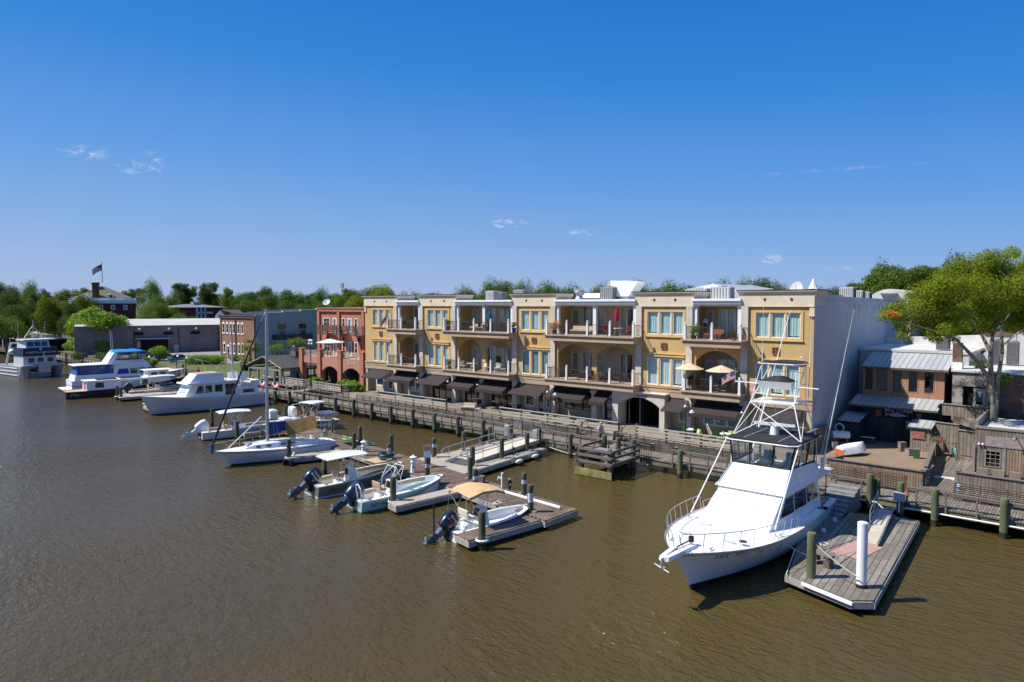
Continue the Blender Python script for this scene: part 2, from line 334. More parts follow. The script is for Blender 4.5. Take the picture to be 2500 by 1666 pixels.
m_grass = mat('lawn_grass',(.11,.14,.035),.95,.3,1.0,col2=(.05,.07,.02),bump=.4,bscale=20)
p = M(); p.quad((-143,-1.0,1.27),(-86,-1.6,1.27),(-86,5.6,1.27),(-106,5.6,1.27),(-121,2.2,1.27),(-143,2.2,1.27)); p.quad((-106,5.6,1.27),(-86,5.6,1.27),(-86,30,1.27),(-106,30,1.27)); tag(p.build('lawn',m_grass),kind='structure')

def edge(x): return -9.2-.0187*x
BA = math.atan(.0187)
def xon(px,off=0.):     # x where the pixel column meets the line y = edge(x)+off
    d = ray(px,833); k = (edge(0)+off - CAM.y + .0187*(-CAM.x))/(d.y+.0187*d.x); return CAM.x+d.x*k
BZ = .96
m_rail = mat('weathered_rail_wood',(.175,.145,.125),.9,.2,3,stretch=(1,6,6),bump=.2)
m_railred = mat('red_brown_rail_wood',(.13,.07,.055),.8,.15,3,stretch=(1,6,6))
m_fascia = mat('mossy_fascia_wood',(.20,.19,.13),.95,.3,1.2,col2=(.09,.10,.05),bump=.2)
bw = M()
bw.add([(-175,edge(-175),BZ-.08),(30,edge(30),BZ-.08),(30,edge(30)+2.55,BZ-.08),(-175,edge(-175)+2.55,BZ-.08),(-175,edge(-175),BZ),(30,edge(30),BZ),(30,edge(30)+2.55,BZ),(-175,edge(-175)+2.55,BZ)],
       [(0,3,2,1),(4,5,6,7),(0,1,5,4),(1,2,6,5),(2,3,7,6),(3,0,4,7)])
tag(bw.build('boardwalk',m_plankG),kind='structure')
fb = M()
for off in (.06,1.2,2.4):
    fb.add([(x,edge(x)+off+dy,z) for z in (BZ-.42,BZ-.085) for dy in (0,.08) for x in (-175,30)],[(0,1,3,2),(4,6,7,5),(0,4,5,1),(2,3,7,6),(0,2,6,4),(1,5,7,3)])
tag(fb.build('boardwalk_beams',m_fascia),kind='structure')
def along(m,x0,x1,off,z0,z1,t=.08):   # a board that follows the boardwalk
    m.add([(x,edge(x)+off+dy,z) for z in (z0,z1) for dy in (-t/2,t/2) for x in (x0,x1)],[(0,1,3,2),(4,6,7,5),(0,4,5,1),(2,3,7,6),(0,2,6,4),(1,5,7,3)])
def railing(label,x0,x1,gaps=(),step=1.33,group=None):
    t = thing('railing',label,'railing',(x0,edge(x0),BZ),group=group)
    m = M(); segs = []; a = x0
    for g0,g1 in sorted(gaps): segs.append((a,g0)); a = g1
    segs.append((a,x1))
    for a,b in segs: along(m,a,b,.1,BZ+.86,BZ+.91,.2); along(m,a,b,.03,BZ+.74,BZ+.855,.04)
    m.build('top_rail',m_rail,t,world=True)
    n = int((x1-x0)/step)
    for i in range(n+1):
        x = x0+(x1-x0)*i/n
        if any(g0-.1 < x < g1+.1 for g0,g1 in gaps): continue
        q = M(); y = edge(x)-.045; q.box(x-.045,x+.045,y-.04,y+.045,BZ-.32,BZ+.855); q.build('post',m_rail,t,world=True)
railing('low weathered timber railing on the boardwalk edge in front of the long yellow building',xon(640),xon(1780),gaps=[(xon(1262),xon(1312)),(xon(1590),xon(1640))])
railing('weathered timber railing on the boardwalk edge right of the big white fishing boat',xon(1990),20,gaps=[(xon(2135),xon(2228))])
railing('distant timber railing on the boardwalk edge left of the moored trawler',-150,xon(560),step=1.8)
def cable_rail(label,px0,px1,post0=None):
    x0,x1 = (xon(px0,2.35),xon(px1,2.35)) if px1 < 2400 else (xon(px0,2.35),20)
    t = thing('cable_railing',label,'railing',(x0,edge(x0)+2.35,BZ),group='red brown cable railings on the inner side of the boardwalk')
    m = M(); along(m,x0,x1,2.35,BZ+1.0,BZ+1.05,.15); m.build('handrail',m_railred,t,world=True)
    c = M()
    for k in range(8): along(c,x0,x1,2.35,BZ+.12+k*.105,BZ+.155+k*.105,.03)
    c.build('cables',m_black,t,world=True)
    n = max(1,round(abs(x1-x0)/1.25))
    for i in range(n+1):
        x = x0+(x1-x0)*i/n; q = M(); y = edge(x)+2.35; q.box(x-.035,x+.035,y-.035,y+.035,BZ,BZ+1.0); q.build('post',m_railred,t,world=True)
cable_rail('red brown cable railing over the open water in front of the brick terrace',716,850)
cable_rail('long red brown cable railing below the patio of the yellow building',869,1476)
cable_rail('red brown cable railing right of the patio ramp, running behind the big white fishing boat',1507,1900)
cable_rail('red brown cable railing in front of the slatted wooden planter wall',2038,2222)
cable_rail('red brown cable railing in front of the grey wooden shed at the right edge',2343,2500)
# patio under and before the yellow building
PZ = 1.35; PY = -5.15
m_conc = mat('stained_concrete',(.225,.185,.15),.9,.15,1.0,bump=.15)
m_concd = mat('rough_retaining_concrete',(.26,.25,.21),.95,.3,.9,col2=(.07,.07,.055),bump=.4)
p = M(); p.box(-54.1,0,PY,1.0,LZ+.004,PZ); tag(p.build('patio',m_conc),kind='structure')
p = M(); p.box(-54.1,3.5,PY-.12,PY-.003,-.8,PZ+.03); tag(p.build('retaining_wall',m_concd),'stained concrete retaining wall below the patio of the yellow building','wall')
# ramp
RX0,RX1 = -16.9,-12.9
p = M(); p.add([(RX0,PY-.13,PZ),(RX1,PY-.13,PZ),(RX1,-6.6,BZ+.01),(RX0,-6.6,BZ+.01),(RX0,PY-.13,.6),(RX1,PY-.13,.6),(RX1,-6.6,.6),(RX0,-6.6,.6)],[(0,1,2,3),(4,7,6,5),(0,4,5,1),(1,5,6,2),(2,6,7,3),(3,7,4,0)])
tag(p.build('patio_ramp',m_plankG),kind='structure')
m_green = mat('green_treated_post',(.10,.13,.055),.9,.25,2,bump=.2)
m_greywhite = mat('bleached_rail_wood',(.47,.435,.36),.85,.15,4,stretch=(1,8,8))
def xonY(px,y): d = ray(px,833); k = (y-CAM.y)/d.y; return CAM.x+d.x*k
def patio_rail(label,pxs,zt=2.45,y=PY+.08,n=4,pm=None,rm=None,top=False):
    xs = [xonY(p_,y) for p_ in pxs]
    t = thing('patio_railing',label,'railing',(xs[0],y,PZ),group='patio railings of green posts and pale rails')
    m = M()
    for k in range(n):
        z = zt-.06-k*(zt-PZ-.1)/n; m.box(xs[0],xs[-1],y-.085,y-.045,z-.06,z+.045)
    if top: m.box(xs[0],xs[-1],y-.16,y+.02,zt+.005,zt+.045)
    m.build('rails',rm or m_greywhite,t,world=True)
    for x in xs:
        q = M(); q.box(x-.075,x+.075,y-.04,y+.1,PZ-.5,zt+.12); q.build('post',pm or m_green,t,world=True)
patio_rail('patio railing of pale rails below the three leftmost awnings',(922.7,963.5,1008,1055,1088.5),2.52,top=True)
patio_rail('patio railing with flat cap between the open dining bay and the arched portal',(1221,1272,1336.7,1400,1469.5,1512),2.5,top=True)
patio_rail('patio railing of pale rails right of the arched portal ramp',(1556,1629.3,1715,1790,1860),2.5)
for px,(xa) in ((1490,RX0+.05),(1540,RX1-.05)):
    t = thing('ramp_handrail','dark sloping handrail on the %s side of the ramp up to the arched portal' % ('left' if px == 1490 else 'right'),'railing',(xa,-6.6,BZ),group='ramp handrails')
    for dz,mm_ in ((.95,'handrail'),(.35,'lower_rail')):
        m = M(); m.tube((xa,-6.5,BZ+dz),(xa,PY+.1,PZ+dz+.1),.05,n=4); m.build(mm_,m_rail,t,world=True)
    for y in (-6.45,-5.8): m = M(); m.box(xa-.05,xa+.05,y-.05,y+.05,BZ,BZ+.95+(.45 if y > -6 else .05)); m.build('post',m_rail,t,world=True)
# ---- pilings ----
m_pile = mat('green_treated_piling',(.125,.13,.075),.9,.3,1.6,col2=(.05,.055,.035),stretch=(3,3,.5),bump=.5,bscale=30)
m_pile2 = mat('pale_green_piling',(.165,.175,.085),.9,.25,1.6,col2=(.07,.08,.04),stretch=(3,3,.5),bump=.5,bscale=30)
m_pilewet = mat('wet_piling_wood',(.035,.04,.018),.5,.3,3)
def piling(bx,by,tpy,z0,label,r=.17,m=None,xy=None,ztop=None,group='timber mooring pilings',dark=True):
    P = Vector((xy[0],xy[1],0)) if xy else onz(bx,by,z0)
    zt = ztop if ztop else zat(bx,tpy,P)
    t = thing('piling',label,'piling',(P.x,P.y,0),group=group)
    q = M(); n = 14; rings = []; rnd = random.Random(int(bx*7+by)); zb = .32
    for z in (zb,zb+(zt-zb)*.4,zb+(zt-zb)*.8,zt-.04,zt):
        k = 1.0 if z < zt-.02 else .9; k *= 1-.04*(z-zb)/(zt-zb)
        rings.append([(math.cos(i*2*math.pi/n)*r*k*(1+rnd.uniform(-.04,.04)),math.sin(i*2*math.pi/n)*r*k*(1+rnd.uniform(-.04,.04)),z) for i in range(n)])
    q.loft(rings,cap=True); q.build('shaft',m or m_pile,t,smooth=50)
    q = M(); q.cyl(0,0,-1.5,zb-.002,r*1.01,n=14); q.build('wet_foot',m_pilewet,t,smooth=50)
    return t,P,zt
BP = [(670,981.7,946.7),(704.5,988.7,953.7),(739.6,997,960.7),(778,1002.8,965),(817,1008.4,971),(861.6,1018,976),(905.5,1027,984),(952.8,1037,992),(1006.4,1046.6,999.6),
      (1059.4,1056.4,1009),(1117,1065,1017.5),(1179,1075,1026),(1247.7,1085,1038.5),(1316.8,1097,1047),(1394,1117,1060),(1475.8,1131,1074),(1664.5,1166,1099.5),(2210,1262,1179),(2296,1276,1196),(2468,1310,1220)]
where = ['just right of the trawler stern','second right of the trawler stern','third right of the trawler stern','behind the white centre console boat by the boardwalk','below the brick terrace arch',
         'left of the first long cable railing','below the left corner of the yellow building','below the leftmost awning','below the second awning','below the third awning','left of the gangway handrails','behind the gangway handrails',
         'left of the grey meter boxes','right of the grey meter boxes','between gangway and arched portal','in front of the walking man','right of the projecting platform','beside the grey electric box on the boardwalk','just right of the electric box','nearest the right edge of the picture']
for (bx,by,ty),wh in zip(BP,where):
    x = xon(bx,-.2); P = (x,edge(x)-.2); zt = zat(bx,ty,P)
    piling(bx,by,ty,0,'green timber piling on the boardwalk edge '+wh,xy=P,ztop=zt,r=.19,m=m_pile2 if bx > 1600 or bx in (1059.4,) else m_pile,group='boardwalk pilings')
for i,px in enumerate((160,200,246,415,434,452,590)):
    x = xon(px,-.2); piling(px,0,0,0,'distant dark piling on the boardwalk edge, '+('leftmost of all','second from the left','third from the left','left one of the pair behind the runabout','right one of the pair behind the runabout','left of the trawler bow','behind the trawler wheelhouse')[i],xy=(x,edge(x)-.2),ztop=2.3,group='boardwalk pilings')
for px in (2134,2148): 
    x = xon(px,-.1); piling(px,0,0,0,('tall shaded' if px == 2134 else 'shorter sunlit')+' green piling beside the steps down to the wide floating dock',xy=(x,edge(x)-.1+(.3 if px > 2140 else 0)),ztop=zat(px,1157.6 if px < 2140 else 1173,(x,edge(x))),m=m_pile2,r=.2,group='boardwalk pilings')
# ================= the long yellow building =================
K = 1.2
m_yel = mat('yellow_stucco',(.57,.39,.18),.92,.07,.8,bump=.25,bscale=60,col2=(.49,.325,.135),stretch=(1,1,.3))
m_yel2 = mat('bright_yellow_trim',(.64,.43,.17),.9,.05,1.5,bump=.15,bscale=60)
m_crm = mat('cream_stucco',(.68,.58,.43),.9,.06,.9,bump=.2,bscale=60)
m_pil = mat('pale_stone_stucco',(.58,.52,.44),.9,.08,1.2,bump=.3,bscale=50)
m_slab = mat('tan_stucco_band',(.45,.33,.22),.92,.08,.9,bump=.2,bscale=60)
m_wallin = mat('beige_stucco',(.50,.41,.28),.92,.06,1.5)
m_side = mat('white_painted_side_wall',(.52,.525,.54),.85,.05,1.1,bump=.5,bscale=18,stretch=(.5,.5,.1),col2=(.42,.42,.43))
m_roofw = mat('white_roof_membrane',(.66,.66,.64),.8,.08,.4)
m_roofd = mat('dark_roof_edge',(.05,.04,.035),.9,.2,2)
m_terra = mat('terracotta_medallion',(.30,.12,.055),.85,.2,5)
m_awn = mat('dark_brown_awning',(.036,.025,.026),.85,.1,2,bump=.1)
m_bal = mat('balcony_iron',(.09,.065,.05),.5,.2,6)
m_floor = mat('balcony_floor',(.42,.33,.25),.9,.1,3)
yb = thing('yellow_building','long three storey yellow stucco building with cream cornices and bay balconies behind the boardwalk','building',(-27,0,PZ))
FR = Face((0,0,0),(1,0,0),(0,-1,0))
T = [(-45.05*K,-39.8*K),(-36.4*K,-31.5*K),(-24.56*K,-20.02*K),(-12.54*K,-8.06*K),(-4.59*K,0)]
B = [(T[i][1],T[i+1][0]) for i in range(4)]
ZB,ZU,ZF,ZR,ZC = 5.15,9.38,12.16,12.9,13.3
WU = [(-43.70,-42.95),(-42.67,-41.98),(-41.66,-40.95)],[(-35.31,-34.49),(-34.31,-33.52),(-33.26,-32.54)],[(-23.60,-22.74),(-22.58,-21.74),(-21.52,-20.73)],[(-11.62,-10.75),(-10.60,-9.75),(-9.61,-8.78)],[(-3.63,-2.76),(-2.65,-1.78),(-1.67,-.80)]
UZ,LZ_ = (8.06*K,9.68*K),(4.38*K,6.35*K)
band = M(); sw = M()
for i,(a,b) in enumerate(T):
    wall = M()
    hs = [(u0*K,u1*K,z0,z1) for u0,u1 in WU[i] for z0,z1 in (UZ,LZ_)]
    FR.wall(wall,a,b,ZB,ZF,hs,.22)
    for sx in (a,b):   # return walls of the towers
        if sx == 0: continue
        wall.quad((sx,0,ZB),(sx,2.4,ZB),(sx,2.4,ZF),(sx,0,ZF))
    wall.build('tower_wall',m_yel,yb,world=True,recalc=False)
for i,(a,b) in enumerate(T):
    for j,(u0,u1) in enumerate(WU[i]):
        for k,(z0,z1) in enumerate((UZ,LZ_)):
            cu = m_curt if not (i == 2 and k == 1) else m_blind
            if i == 3 and k == 1: cu = m_white
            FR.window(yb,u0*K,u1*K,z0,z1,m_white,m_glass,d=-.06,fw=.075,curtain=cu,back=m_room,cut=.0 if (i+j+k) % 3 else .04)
    # bright yellow surround and hood
    s = M(); a0,b0 = WU[i][0][0]*K-.2,WU[i][2][1]*K+.2; e = .06
    FR.box(s,a0,WU[i][0][0]*K,UZ[0]-.16,UZ[1]+.16,.003,e); FR.box(s,WU[i][2][1]*K,b0,UZ[0]-.16,UZ[1]+.16,.003,e)
    FR.box(s,WU[i][0][0]*K,WU[i][2][1]*K,UZ[1],UZ[1]+.16,.003,e); FR.box(s,WU[i][0][0]*K,WU[i][2][1]*K,UZ[0]-.16,UZ[0],.003,e); FR.box(s,a0-.04,b0+.04,UZ[0]-.24,UZ[0]-.163,.003,.12)
    FR.box(s,a0,b0,LZ_[1]+.12,LZ_[1]+.34,.003,.12); FR.box(s,a0-.05,b0+.05,LZ_[1]+.343,LZ_[1]+.42,.003,.18); FR.box(s,WU[i][0][0]*K-.12,WU[i][2][1]*K+.12,LZ_[0]-.1,LZ_[0],.003,.08)
    for z0,z1 in (UZ,LZ_):
        for j in (0,1): FR.box(s,WU[i][j][1]*K+.01,WU[i][j+1][0]*K-.01,z0,z1,.003,.04)
    s.build('window_surround',m_yel2,yb,world=True)
    # medallion
    cx = (WU[i][1][0]+WU[i][1][1])/2*K-.12; md = M(); h = .27; cz = 8.68
    for u0,u1,z0,z1 in ((-h,h,h-.07,h),(-h,h,-h,-h+.07),(-h,-h+.07,-h+.07,h-.07),(h-.07,h,-h+.07,h-.07)): FR.box(md,cx+u0,cx+u1,cz+z0,cz+z1,.003,.1)
    FR.box(md,cx-h+.07,cx+h-.07,cz-h+.07,cz+h-.07,.002,.03)
    for k in range(8):
        t = k*math.pi/4; md.tube(FR.P(cx,cz,.05),FR.P(cx+math.cos(t)*.17,cz+math.sin(t)*.17,.06),.02,.045,n=5)
    md.ball(FR.P(cx,cz,.06),.05,6); md.build('medallion',m_terra,yb,world=True)
    # frieze + cornice
    c = M(); L = a-.06; R = b+.06 if i < 4 else b+.02
    FR.box(c,L,R,ZF-.02,ZR,-2.4,.12); FR.box(c,L-.02,R+.02,ZF-.09,ZF-.023,-.3,.15)
    prof = [(.12,ZR),(.14,ZR+.05),(.17,ZR+.16),(.23,ZR+.27),(.29,ZR+.32),(.30,ZR+.34),(.30,ZR+.42)]
    rings = [[(L-d,2.5+d*.3,z),(L-d,-d,z),(R+d*.8,-d,z),(R+d*.8,2.5+d*.3,z)] for d,z in prof]
    c.loft(rings,cap=True); c.build('cornice',m_crm,yb,world=True)
    r = M(); r.box(L-.33,R+.27,-.33,2.65,ZR+.423,ZR+.48); r.build('roof_cap',m_roofd,yb,world=True)
    for fr in (.33,.70):
        q = M(); u = a+(b-a)*fr; FR.box(q,u-.09,u+.09,ZF+.42,ZF+.6,.123,.17); q.ball(FR.P(u,ZF+.51,.18),.05,6); q.build('cornice_tile',m_terra,yb,world=True)
    # pilasters
    for k,(u0,u1) in enumerate(((a,a+.56),(b-.56,b))):
        if (i == 0 and k == 0) or (i == 4 and k == 1):
            q = M(); FR.box(q,(a+.02 if k == 0 else b-.32),(a+.3 if k == 0 else b+.03),ZF-.72,ZF-.12,-.3,.1); FR.box(q,(a if k == 0 else b-.36),(a+.34 if k == 0 else b+.06),ZF-.8,ZF-.72,-.3,.13); q.build('corner_capital',m_crm,yb,world=True); continue
        q = M(); FR.box(q,u0,u1,ZB+.0,ZF-.1,-.5,.16); q.build('pilaster',m_pil,yb,world=True)
        if not (i == 3 and k == 0):
            q = M(); FR.box(q,u0-.02,u1+.02,PZ,ZB-.55,-.5,.18); q.build('column',m_pil,yb,world=True)
# band between shops and flats
FR.box(band,T[0][0]-.03,.03,ZB-.42,ZB-.003,-.6,.06); FR.box(band,T[0][0]-.05,.05,ZB-.11,ZB-.04,.063,.13); FR.box(band,T[0][0]-.02,.01,4.25,ZB-.42,-.4,.03)
band.build('band_course',m_slab,yb,world=True)
# side wall, back, roof
FS = Face((0.0,0,0),(0,1,0),(1,0,0)); FL = Face((T[0][0],0,0),(0,1,0),(-1,0,0))
s = M(); s.add([(0,.0,.9),(0,31.5,.9),(0,31.5,12.72),(0,7.4,12.9),(0,7.4,13.02),(0,.0,13.02)],[(0,1,2,3,4,5)])
s.box(-.35,.05,.1,31.6,12.55,12.56); s.quad((0,31.5,.9),(-54.06,31.5,.9),(-54.06,31.5,12.5),(0,31.5,12.5)); s.build('side_wall',m_side,yb,world=True,recalc=False)
s = M(); s.box(-.3,.07,7.5,31.6,12.73,12.80); s.box(-.02,.045,7.5,31.5,12.2,12.24); s.build('parapet_cap',m_side,yb,world=True)
m_stain = mat('rust_stain',(.17,.11,.08),.95,.4,5)
s = M()
rnd = random.Random(4)
for y,l in ((9.5,.6),(12.2,1.5),(12.6,.8),(13.4,.5),(17.5,1.3),(18.3,.8),(19.6,.6),(11.0,.4),(21,1.0),(22.4,1.6),(22.9,.9),(15.1,.3)):
    w_ = rnd.uniform(.05,.16); s.add([(.004,y-w_,12.19),(.004,y+w_,12.19),(.004,y+w_*.4,12.19-l),(.004,y-w_*.3,12.19-l*.9)],[(0,1,2,3)])
s.build('rust_stains',m_stain,yb,world=True,recalc=False)
s = M(); s.quad((-54.06,0,.9),(-54.06,31.5,.9),(-54.06,31.5,12.8),(-54.06,0,12.8)); s.build('left_side_wall',m_yel,yb,world=True,recalc=False)
s = M(); s.box(-54.0,-.36,2.5,31.3,12.35,12.55); s.build('roof',m_roofw,yb,world=True)
# bays
def dims(i): return B[i]
PX = [(-39.94,-37.93,-35.87),(-31.9,-30.02,-28.15,-26.16,-24.15),(-20.06,-18.11,-16.17,-14.15,-12.17),(-8.11,-6.17,-4.22)]
for i,(a,b) in enumerate(B):
    bw_ = M(); ceil = M(); ceil2 = M(); gut = M(); arch = M()
    for z0,z1 in ((ZB,ZU-.45),(ZU,ZF-.1)):
        if i == 0: hs = [(a+.35,a+2.1,z0+.05,z0+2.45),(a+2.7,b-.15,z0+.05,z0+2.45)]
        elif i == 3: hs = [(a+.12,a+.75,z0+.05,z0+2.35),(a+1.25,b-.1,z0+.05,z0+2.45)]
        else:
            m_ = (a+b)/2; hs = [(a+.35,a+1.15,z0+.05,z0+2.35),(a+1.6,m_-.35,z0+.05,z0+2.5),(m_+.1 if i == 1 else m_+.6,m_+.9 if i == 1 else m_+.6,z0+.05,z0+2.35),(m_+1.4,b-.25,z0+.05,z0+2.5)]
            hs = [h for h in hs if h[1]-h[0] > .2]
        FB = Face((0,2.3,0),(1,0,0),(0,-1,0)); FB.wall(bw_,a,b,z0,z1+.5,hs,.15)
        for h in hs:
            n = max(1,round((h[1]-h[0])/.75)); cu = m_blind if (i+int(z0)) % 2 else m_curt
            for j in range(n):
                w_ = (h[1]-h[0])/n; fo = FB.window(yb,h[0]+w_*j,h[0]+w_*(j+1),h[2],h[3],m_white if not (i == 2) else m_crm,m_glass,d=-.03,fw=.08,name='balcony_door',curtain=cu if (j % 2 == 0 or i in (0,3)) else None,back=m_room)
        c_ = M(); c_.box(a,b,0,2.3,z1+.02,z1+.1); c_.build('bay_ceiling',m_crm,yb,world=True)
        c_ = M(); c_.box(a,b,-.0,2.35,z0-.3,z0-.003); c_.build('bay_floor',m_slab,yb,world=True)
    # upper gutter beam, white
    gut.box(a+.0,b-.0,-.14,.2,ZF-.02,ZF+.12); gut.box(a,b,-.24,.25,ZF+.123,ZF+.36); gut.box(a-.0,b+.0,-.36,.3,ZF+.363,ZF+.5); gut.box(a,b,-.3,2.4,ZF+.503,ZF+.56)
    for u in ([a+.18,b-.18] + ([(a+b)/2] if i in (1,2) else [])):
        q = M(); q.box(u-.17,u+.17,.0,.3,ZU,ZF-.2); q.box(u-.22,u+.22,-.06,.36,ZF-.2,ZF-.023); q.build('white_column',m_white,yb,world=True)
    # lower arches
    zt = ZU-.5; segs = [(a,b)] if i in (0,3) else [(a,(a+b)/2),((a+b)/2,b)]
    for u0,u1 in segs:
        sg = .28; arch.arc_panel(u0+sg,u1-sg,zt-1.25,zt,.02,.38,.82); arch.box(u0,u0+sg,.02,.38,ZB,zt); arch.box(u1-sg,u1,.02,.38,ZB,zt)
        c_ = (u0+u1)/2; key = M(); key.add([(c_-.1,-.06,zt-.43),(c_+.1,-.06,zt-.43),(c_+.17,-.06,zt-.02),(c_-.17,-.06,zt-.02),(c_-.1,.02,zt-.43),(c_+.1,.02,zt-.43),(c_+.17,.02,zt-.02),(c_-.17,.02,zt-.02)],[(0,1,2,3),(0,4,5,1),(1,5,6,2),(3,7,4,0),(2,6,7,3)]); key.build('keystone',m_pil,yb,world=True)
    arch.box(a,b,.0,.4,zt+.003,ZU-.31)
    bw_.build('bay_wall',m_wallin,yb,world=True,recalc=False); gut.build('white_gutter',m_white,yb,world=True); arch.build('bay_arch',m_yel,yb,world=True)
for i in range(4):
    for lv,z in ((0,ZB),(1,ZU)):
        a,b = PX[i][0]*K-.36,PX[i][-1]*K+.16; yo = -1.45
        s = M(); s.box(a,b,yo,-.17,z-.10,z); s.box(a+.07,b-.07,yo+.07,-.17,z-.17,z-.103); s.box(a+.14,b-.14,yo+.14,-.17,z-.58,z-.173)
        sl_ = s.build('balcony',m_slab,yb,world=True)
        s = M(); s.box(a+.02,b-.02,yo+.02,2.28,z+.003,z+.02); s.build('balcony_floor',m_floor,sl_,world=True)
        yr = -1.32; ps = [x*K for x in PX[i]]
        for x in ps:
            q = M(); q.box(x-.085,x+.085,yr-.085,yr+.085,z+.02,z+1.18); q.box(x-.11,x+.11,yr-.11,yr+.11,z+1.18,z+1.23); q.box(x-.11,x+.11,yr-.11,yr+.11,z+.02,z+.16); q.ball((x,yr,z+1.33),.095,8); q.cyl(x,yr,z+1.22,z+1.28,.05,n=8)
            q.build('balcony_post',m_white,sl_,world=True)
        rl = M()
        runs = [((p,yr),(q_,yr)) for p,q_ in zip(ps,ps[1:])]+[((ps[0],yr),(ps[0],-.17)),((ps[-1],yr),(ps[-1],-.17))]
        for (x0,y0),(x1,y1) in runs:
            L = math.hypot(x1-x0,y1-y0); dx,dy = (x1-x0)/L,(y1-y0)/L
            if abs(dx) > .5: rl.box(x0+.09,x1-.09,y0-.025,y0+.025,z+1.02,z+1.06); rl.box(x0+.09,x1-.09,y0-.02,y0+.02,z+.1,z+.13)
            else: rl.box(x0-.025,x0+.025,y0+.09,y1,z+1.02,z+1.06); rl.box(x0-.02,x0+.02,y0+.09,y1,z+.1,z+.13)
            n = int(L/.13)
            for k in range(1,n): x,y = x0+dx*L*k/n,y0+dy*L*k/n; rl.box(x-.010,x+.010,y-.010,y+.010,z+.13,z+1.02)
        rl.build('balcony_railing',m_bal,sl_,world=True)
# ---- ground floor ----
gw = M(); G1 = 4.3
doors = [(-52.6,-51.3,.45,0),(-51.0,-50.1,.0,1),(-46.6,-44.3,.0,3),(-41.7,-39.4,.0,0)]
shop = [(-52.9,-51.4,PZ+.7,3.8),(-50.6,-49.6,PZ+.02,3.8),(-46.8,-44.2,PZ+.5,3.9),(-42.5,-39.2,PZ+.02,4.1),(-37.2,-34.4,PZ+.02,4.25),(-33.2,-29.9,PZ+.02,4.25),
        (-28.5,-27.2,PZ+.5,3.7),(-26.9,-26.0,PZ+.02,3.7),(-25.8,-24.9,PZ+.5,3.7),(-23.4,-20.3,PZ+.75,3.9),(-19.0,-17.5,PZ+.02,3.7),(-11.3,-10.1,PZ+.75,3.2),(-9.0,-5.9,PZ+.75,3.1),(-4.2,-1.0,PZ+.75,3.2)]
holes = [h for h in shop]+[(-16.6,-12.3,PZ+.02,4.1)]
FG = Face((0,.75,0),(1,0,0),(0,-1,0)); FG.wall(gw,T[0][0],0,PZ,G1,holes,.2)
gw.box(T[0][0],0,0,.75,G1,G1+.05); gw.box(T[0][0]+.02,T[0][0]+.4,.02,.75,PZ,G1); gw.box(-.4,-.02,.02,.75,PZ,G1)
gw.build('shop_wall',m_wallin,yb,world=True,recalc=False)
m_teal = mat('pale_teal_curtain',(.38,.52,.52),.8,.06,2); m_poster = mat('blue_violet_poster',(.09,.09,.32),.6,.4,3)
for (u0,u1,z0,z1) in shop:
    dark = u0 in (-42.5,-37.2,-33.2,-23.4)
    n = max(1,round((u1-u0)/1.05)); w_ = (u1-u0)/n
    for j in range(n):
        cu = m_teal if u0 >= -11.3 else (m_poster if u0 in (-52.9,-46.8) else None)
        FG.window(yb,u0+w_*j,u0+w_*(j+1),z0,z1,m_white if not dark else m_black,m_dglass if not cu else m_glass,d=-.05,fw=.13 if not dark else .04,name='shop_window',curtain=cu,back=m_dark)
# columns between the open dining bays
for u in (-33.85,-19.45):
    q = M(); q.box(u-.28,u+.28,-.12,.7,PZ,G1+.0); q.box(u-.33,u+.33,-.17,.7,G1-.35,G1-.1); q.box(u-.31,u+.31,-.15,.7,PZ,PZ+.5); q.build('column',m_pil,yb,world=True)
# portal
pt = M(); pt.box(-17.15,-16.55,-.6,.7,PZ-.3,3.35); pt.box(-12.4,-11.9,-.6,.7,PZ-.3,3.35); pt.arc_panel(-16.55,-12.4,3.35,4.42,-.6,.6,.72,18); pt.box(-17.15,-16.55,-.6,.7,3.353,4.42); pt.box(-12.4,-11.9,-.6,.7,3.353,4.42)
po = pt.build('portal',m_pil,yb,world=True)
q = M(); q.box(-17.25,-11.8,-.72,.7,4.423,4.5); q.box(-17.3,-11.75,-.8,.7,4.503,4.56); q.build('portal_cap',m_crm,po,world=True)
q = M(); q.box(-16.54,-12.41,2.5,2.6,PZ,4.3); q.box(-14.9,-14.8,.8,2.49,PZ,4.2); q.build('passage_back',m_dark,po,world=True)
q = M()
for u in (-16.2,-15.1,-13.1): q.box(u-.03,u+.03,.8,.86,PZ,4.0)
for k in range(4): q.box(-13.1,-12.42,.82,.85,1.9+k*.5,1.93+k*.5)
q.build('iron_gate',m_galv,po,world=True)
ob = text('portal_lettering','Angel Wharf',.22,m_black,po,Vector((-14.1,-.62,4.24))-ROOT[po.name],(math.pi/2,0,0)); 
# emblem plates hung in the shop windows
for (x,z,r) in ((-18.15,3.0,.42),):
    q = M(); q.tube((x,.70,z),(x,.67,z),r,n=24); e = q.build('round_window_emblem',mat('pale_blue_emblem',(.45,.50,.75),.6,.35,9),yb,world=True)
